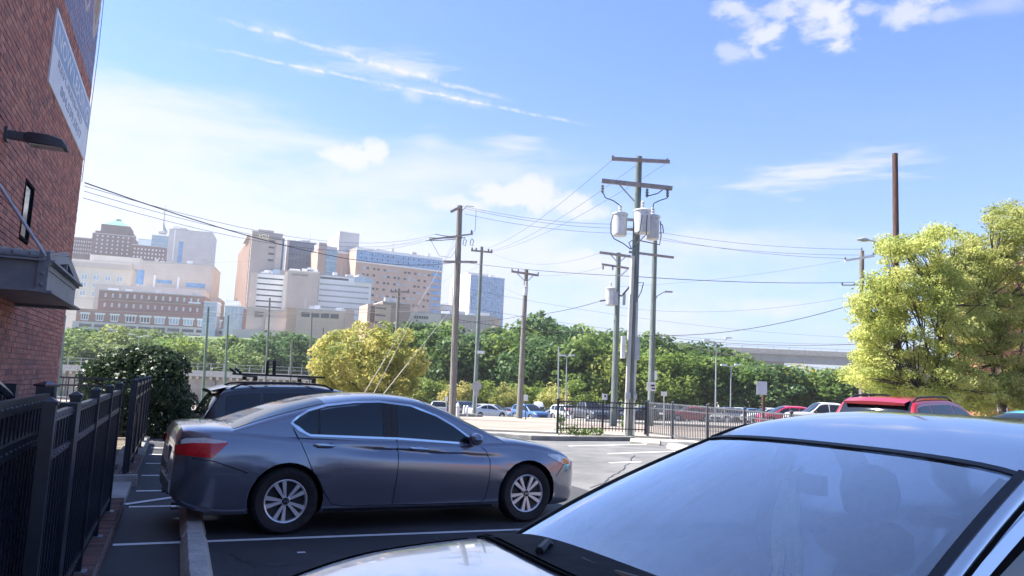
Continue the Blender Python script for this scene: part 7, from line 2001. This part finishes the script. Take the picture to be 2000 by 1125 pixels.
# wooded hillside at the left
HILL = [(120, 645, 150, 14), (150, 668, 138, 11), (176, 645, 160, 13), (205, 664, 140, 11), (235, 648, 158, 13), (262, 670, 138, 10), (290, 646, 160, 14), (318, 668, 140, 11), (345, 655, 158, 13), (372, 676, 138, 10), (398, 664, 158, 12), (425, 680, 140, 10), (452, 668, 158, 12), (478, 684, 138, 9), (502, 672, 160, 12), (528, 664, 145, 10), (552, 650, 165, 14), (580, 655, 150, 11), (604, 672, 160, 11), (640, 680, 150, 11), (676, 690, 155, 11), (716, 690, 150, 11)]
for i, (px, py, Y, w) in enumerate(HILL):
    p = at(px, py, Y); kind = ['hill', 'hill', 'mid', 'hill', 'light'][i % 5]
    if 500 < px < 600: kind = 'dark'
    h = max(6.0, p.z-terrain(p.x, p.y))+1.4; p.z += 1.4
    put_tree(kind, i % 4, (p.x, p.y, p.z-h), h, w, '%s tree, %s from the left on the wooded hillside' % (COLN[kind], _NTH[i]), 'trees on the wooded hillside')
# far trees to the right, beyond the bridge and at the edge of the lot
for i, (px, py, Y, w, kind) in enumerate(((1760, 735, 110, 10, 'mid'), (1800, 728, 115, 11, 'dark'), (1850, 730, 112, 11, 'mid'), (1900, 728, 110, 11, 'dark'))):
    p = at(px, py, Y); z0 = terrain(p.x, p.y); put_tree(kind, i, (p.x, p.y, z0), p.z-z0, w, '%s tree, %s from the left behind the red SUV' % (COLN[kind], _NTH[i]), 'trees behind the red SUV')
# the big hedge bush
hb = at(262, 850, 18.6); HX, HY = hb.x, hb.y
bush = thing('hedge_bush', 'large dark rounded evergreen bush at the end of the fence', 'bush', (HX, HY, 0))
R_ = random.Random(3); bl = []
for i in range(64):
    a = R_.uniform(0, 2*math.pi); e = R_.uniform(-0.25, 1.0)
    rx, ry, rz = 1.12, 0.95, 0.82
    ce = math.cos(e*math.pi/2)**0.7
    bl.append((rx*ce*math.cos(a)*R_.uniform(.85, 1.05), ry*ce*math.sin(a)*R_.uniform(.85, 1.05), 1.0+rz*math.sin(e*math.pi/2), R_.uniform(.28, .42), R_.uniform(.28, .42), R_.uniform(.24, .36)))
bl.append((0, 0, 0.95, 1.15, 0.95, 0.85))
for i in range(18): a = i*0.35; bl.append((1.05*math.cos(a), 0.85*math.sin(a), 0.35, 0.36, 0.36, 0.36))
V, t = foliage(bl, 30000, 0.085, 11, 0.75, 0.62); link('crown', leaf_mesh('crown', V, t, LEAF['hedge']), bush)
sb = MB()
for i in range(7): a = i*0.9; sb.path([(0.2*math.cos(a), 0.2*math.sin(a), -0.1), (0.5*math.cos(a), 0.5*math.sin(a), 0.7), (0.8*math.cos(a), 0.7*math.sin(a), 1.4)], [0.05, 0.035, 0.01], 6)
sb.build('stem', m_bark, bush, smooth=50)
# yellow tree
yp = tp(712, 50); yt = thing('yellow_tree', 'broad yellow-green tree above the roof of the grey sedan', 'tree', yp)
bl = []; R_ = random.Random(9)
for i in range(85):
    a = R_.uniform(0, 2*math.pi); e = R_.uniform(-0.7, 1.0); ce = math.cos(e*math.pi/2)**0.65
    bl.append((3.35*ce*math.cos(a), 2.7*ce*math.sin(a), 3.15+2.1*math.sin(e*math.pi/2)*(0.9+0.15*math.cos(a*3)), R_.uniform(.42, .75), R_.uniform(.42, .75), R_.uniform(.35, .55)))
for i in range(30):
    a = R_.uniform(0, 6.28); q = R_.uniform(0, 2.2); bl.append((q*math.cos(a), q*math.sin(a), R_.uniform(1.6, 4.0), .8, .8, .6))
V, t = foliage(bl, 15000, 0.27, 5, 0.55, 0.42); link('crown', leaf_mesh('crown', V, t, LEAF['yellow']), yt)
tb = MB(); limbs(tb, bl, 0.20, 1.4, 5, 22); tb.build('trunk', m_bark, yt, smooth=50)
# feathery trees at the right
def feather_tree(px, Y, lab, spec, n, seed, trunk=0.14):
    b = tp(px, Y); th = thing('feathery_tree', lab, 'tree', b); R_ = random.Random(seed); bl = []
    for (cx, cy, rxp, ryp, k) in spec:            # branch ends inside the lobes seen in the picture
        for i in range(k):
            a, q = R_.uniform(0, 6.28), math.sqrt(R_.random())
            p = at(cx+rxp*q*math.cos(a), cy+ryp*q*math.sin(a), Y+R_.uniform(-1.8, 1.8))-b
            s_ = R_.uniform(.20, .46); bl.append((p.x, p.y, p.z, s_*R_.uniform(.8, 1.4), s_*R_.uniform(.8, 1.4), s_*R_.uniform(.5, .8)))
    V, t = foliage(bl, n, 0.11, seed, 0.15, 0.45, 0.3, 0.5); link('crown', leaf_mesh('crown', V, t, LEAF['feather']), th)
    tb = MB(); mids = []
    zc = max(b_[2] for b_ in bl)
    tb.path([(0, 0, -0.3), (0.03, 0.02, 0.9), (0.0, 0.05, 1.9)], [trunk*1.3, trunk, trunk*0.85], 8)
    for i in range(9):                            # main limbs, then twigs out to each tuft of leaves
        t_ = bl[(i*len(bl))//9]; e = Vector(t_[:3])*0.72; e.z = max(2.2, t_[2]*0.8)
        s0 = Vector((0, 0.03, 1.2+0.12*i)); m_ = s0.lerp(e, 0.5)+Vector((R_.uniform(-.3, .3), R_.uniform(-.3, .3), 0.25)); tb.path([s0, m_, e], [trunk*0.55, trunk*0.36, 0.025], 6); mids += [m_, e, s0.lerp(m_, 0.6), m_.lerp(e, 0.5)]
    for t_ in bl:
        p = Vector(t_[:3]); c = min(mids, key=lambda q: (q-p).length)
        m_ = c.lerp(p, 0.55)+Vector((R_.uniform(-.1, .1), R_.uniform(-.1, .1), R_.uniform(0, .2))); tb.path([c, m_, p+Vector((0, 0, t_[5]*0.6))], [0.026, 0.017, 0.006], 4, cap=False)
    tb.build('trunk', m_bark, th, smooth=50)
    return th
feather_tree(1830, 27.0, 'feathery yellow-green tree beside the brown pole, nearer the bridge', [(1800, 530, 95, 75, 70), (1765, 630, 95, 80, 64), (1722, 600, 50, 60, 30), (1712, 705, 48, 60, 30), (1850, 620, 85, 110, 70), (1790, 735, 105, 45, 46), (1700, 660, 30, 26, 10), (1705, 705, 32, 30, 12), (1750, 478, 36, 22, 10), (1890, 740, 70, 45, 26), (1690, 600, 24, 24, 7), (1680, 735, 28, 22, 8), (1830, 462, 40, 16, 8), (1870, 520, 50, 60, 26), (1840, 775, 110, 22, 26)], 66000, 21)
feather_tree(1962, 29.0, 'taller feathery yellow-green tree at the right edge', [(1975, 440, 55, 45, 32), (1935, 515, 60, 55, 40), (2010, 560, 70, 100, 46), (1950, 640, 80, 70, 44), (1950, 740, 90, 50, 40), (1890, 495, 26, 26, 8), (2020, 700, 50, 90, 26), (1885, 545, 50, 60, 26), (1900, 620, 60, 60, 26), (1950, 775, 90, 30, 40)], 60000, 33)
# weeds along the far kerb and by the main pole
m_weed = LEAF['mid']
for i, (px, py, w, h) in enumerate(((1105, 850, 0.55, 0.35), (1136, 851, 0.4, 0.25), (1165, 851, 0.4, 0.28), (1228, 846, 0.35, 0.6), (1096, 830, 0.25, 0.5))):
    p = gp(px, py+4); wd = thing('weed_clump', ['leafy weed clump at the left end of the far fence', 'low weed clump left of the second fence post', 'low weed clump at the second fence post', 'tall weeds round the foot of the main pole', 'thin weed growing left of the far fence'][i], 'weeds', (p.x, p.y+(0.25 if i != 3 else 0.5), 0.05))
    bl = [(w*0.4*math.cos(a), 0.12*math.sin(a), h*0.5, w*0.35, 0.14, h*0.5) for a in np.linspace(0, 6, 6)]
    V, t = foliage(bl, 130, 0.10, 60+i, 0.1, 0.5, 0.5); link('leaves', leaf_mesh('leaves', V, t, m_weed), wd)
    sb = MB(); 
    for k in range(4): sb.path([(0.05*k-0.08, 0, 0), (0.12*k-0.18, 0.03, h*0.8)], [0.008, 0.004], 4)
    sb.build('stem', m_bark, wd)
# ================================================================== cars in the far lots
CW, CS, CB, CG, CR, CD = (0.62, 0.62, 0.61), (0.36, 0.37, 0.39), (0.012, 0.012, 0.015), (0.10, 0.105, 0.12), (0.35, 0.014, 0.02), (0.03, 0.045, 0.09)
CBL = (0.06, 0.14, 0.30)
FAR = [  # px, Y, heading deg, type, colour, label
 (838, 84, 200, 'sedan', CS, 'silver sedan half hidden behind the hood line of the grey sedan'),
 (866, 88, 100, 'hatch', CBL, 'small blue car left of the thick dark pole'),
 (856, 80, 95, 'suv', CW, 'white car just left of the thick dark pole'),
 (912, 78, 65, 'minivan', CB, 'black minivan seen from behind, right of the thick dark pole'),
 (948, 76, 40, 'sedan', CW, 'white sedan seen from behind, at the kerb end under the stop sign'),
 (966, 84, -25, 'suv', CS, 'silver SUV facing right, behind the white sedan'),
 (1004, 85, -50, 'sedan', CD, 'dark blue sedan behind the small-transformer pole'),
 (1034, 80, -55, 'suv', CBL, 'light blue SUV facing the camera, right of the small-transformer pole'),
 (1049, 96, 90, 'van', CW, 'tall white van seen from behind, beyond the blue SUV'),
 (1076, 82, 195, 'sedan', CW, 'white sedan just left of the far fence'),
 (1108, 80, -60, 'suv', CW, 'white SUV behind the left end of the far fence'),
 (1150, 76, -70, 'pickup', CG, 'dark grey pickup facing the camera behind the far fence'),
 (1196, 78, 60, 'suv', CB, 'black SUV behind the middle of the black fence'),
 (1222, 82, -80, 'hatch', CBL, 'blue hatchback glimpsed behind the main pole'),
 (1250, 84, 100, 'minivan', CW, 'white minivan right of the main pole'),
 (1257, 73, 190, 'sedan', CB, 'black sedan low behind the fence corner'),
 (1290, 82, 80, 'minivan', CBL, 'blue minivan beyond the long-crossarm pole'),
 (1306, 74, 60, 'suv', CB, 'black SUV behind the first grey fence panel'),
 (1346, 73, 185, 'sedan', CR, 'dark red sedan behind the grey fence'),
 (1372, 78, -70, 'suv', CS, 'silver SUV behind the grey fence, second panel'),
 (1402, 74, -110, 'sedan', CS, 'silver sedan in the row behind the grey fence'),
 (1424, 73, -80, 'sedan', CG, 'grey sedan in the row behind the grey fence'),
 (1446, 74, -100, 'hatch', CW, 'white hatchback in the row behind the grey fence'),
 (1470, 73, -75, 'sedan', CBL, 'blue sedan in the row behind the grey fence'),
 (1496, 70, 190, 'sedan', CW, 'white sedan behind the brown sign post'),
 (1392, 84, -90, 'suv', CG, 'grey SUV in the second row behind the grey fence'),
 (1432, 84, -90, 'suv', CS, 'silver SUV in the second row behind the grey fence'),
 (1474, 85, -90, 'hatch', CD, 'dark blue hatchback in the second row behind the grey fence'),
 (1520, 82, -90, 'suv', CS, 'silver SUV beyond the bright red car'),
 (1532, 58, 180, 'hatch', (0.50, 0.02, 0.07), 'bright red hatchback behind the grey fence'),
 (1566, 68, -80, 'sedan', CG, 'grey sedan between the bright red car and the white pickup'),
 (1612, 55, 178, 'pickup', CW, 'white pickup truck left of the red SUV'),
 (1590, 84, -90, 'suv', CB, 'black SUV beyond the white pickup'),
 (1652, 72, -90, 'sedan', CS, 'silver sedan half hidden by the red SUV'),
 (1120, 96, -90, 'sedan', CS, 'silver sedan in the back row by the lamp post'),
 (1176, 96, -90, 'suv', CW, 'white SUV in the back row left of the main pole'),
 (1330, 94, -90, 'suv', CW, 'white SUV in the back row right of the long-crossarm pole'),
 (1558, 94, -90, 'hatch', CS, 'silver hatchback in the back row under the golden tree'),
]
for (px, Y, hd, kind, colr, lab) in FAR:
    p = tp(px, Y)
    place_car(kind, p.x, p.y, terrain(p.x, p.y)+0.01, rad(hd), colr, lab, 'cars parked in the far lots')
finish_caches()
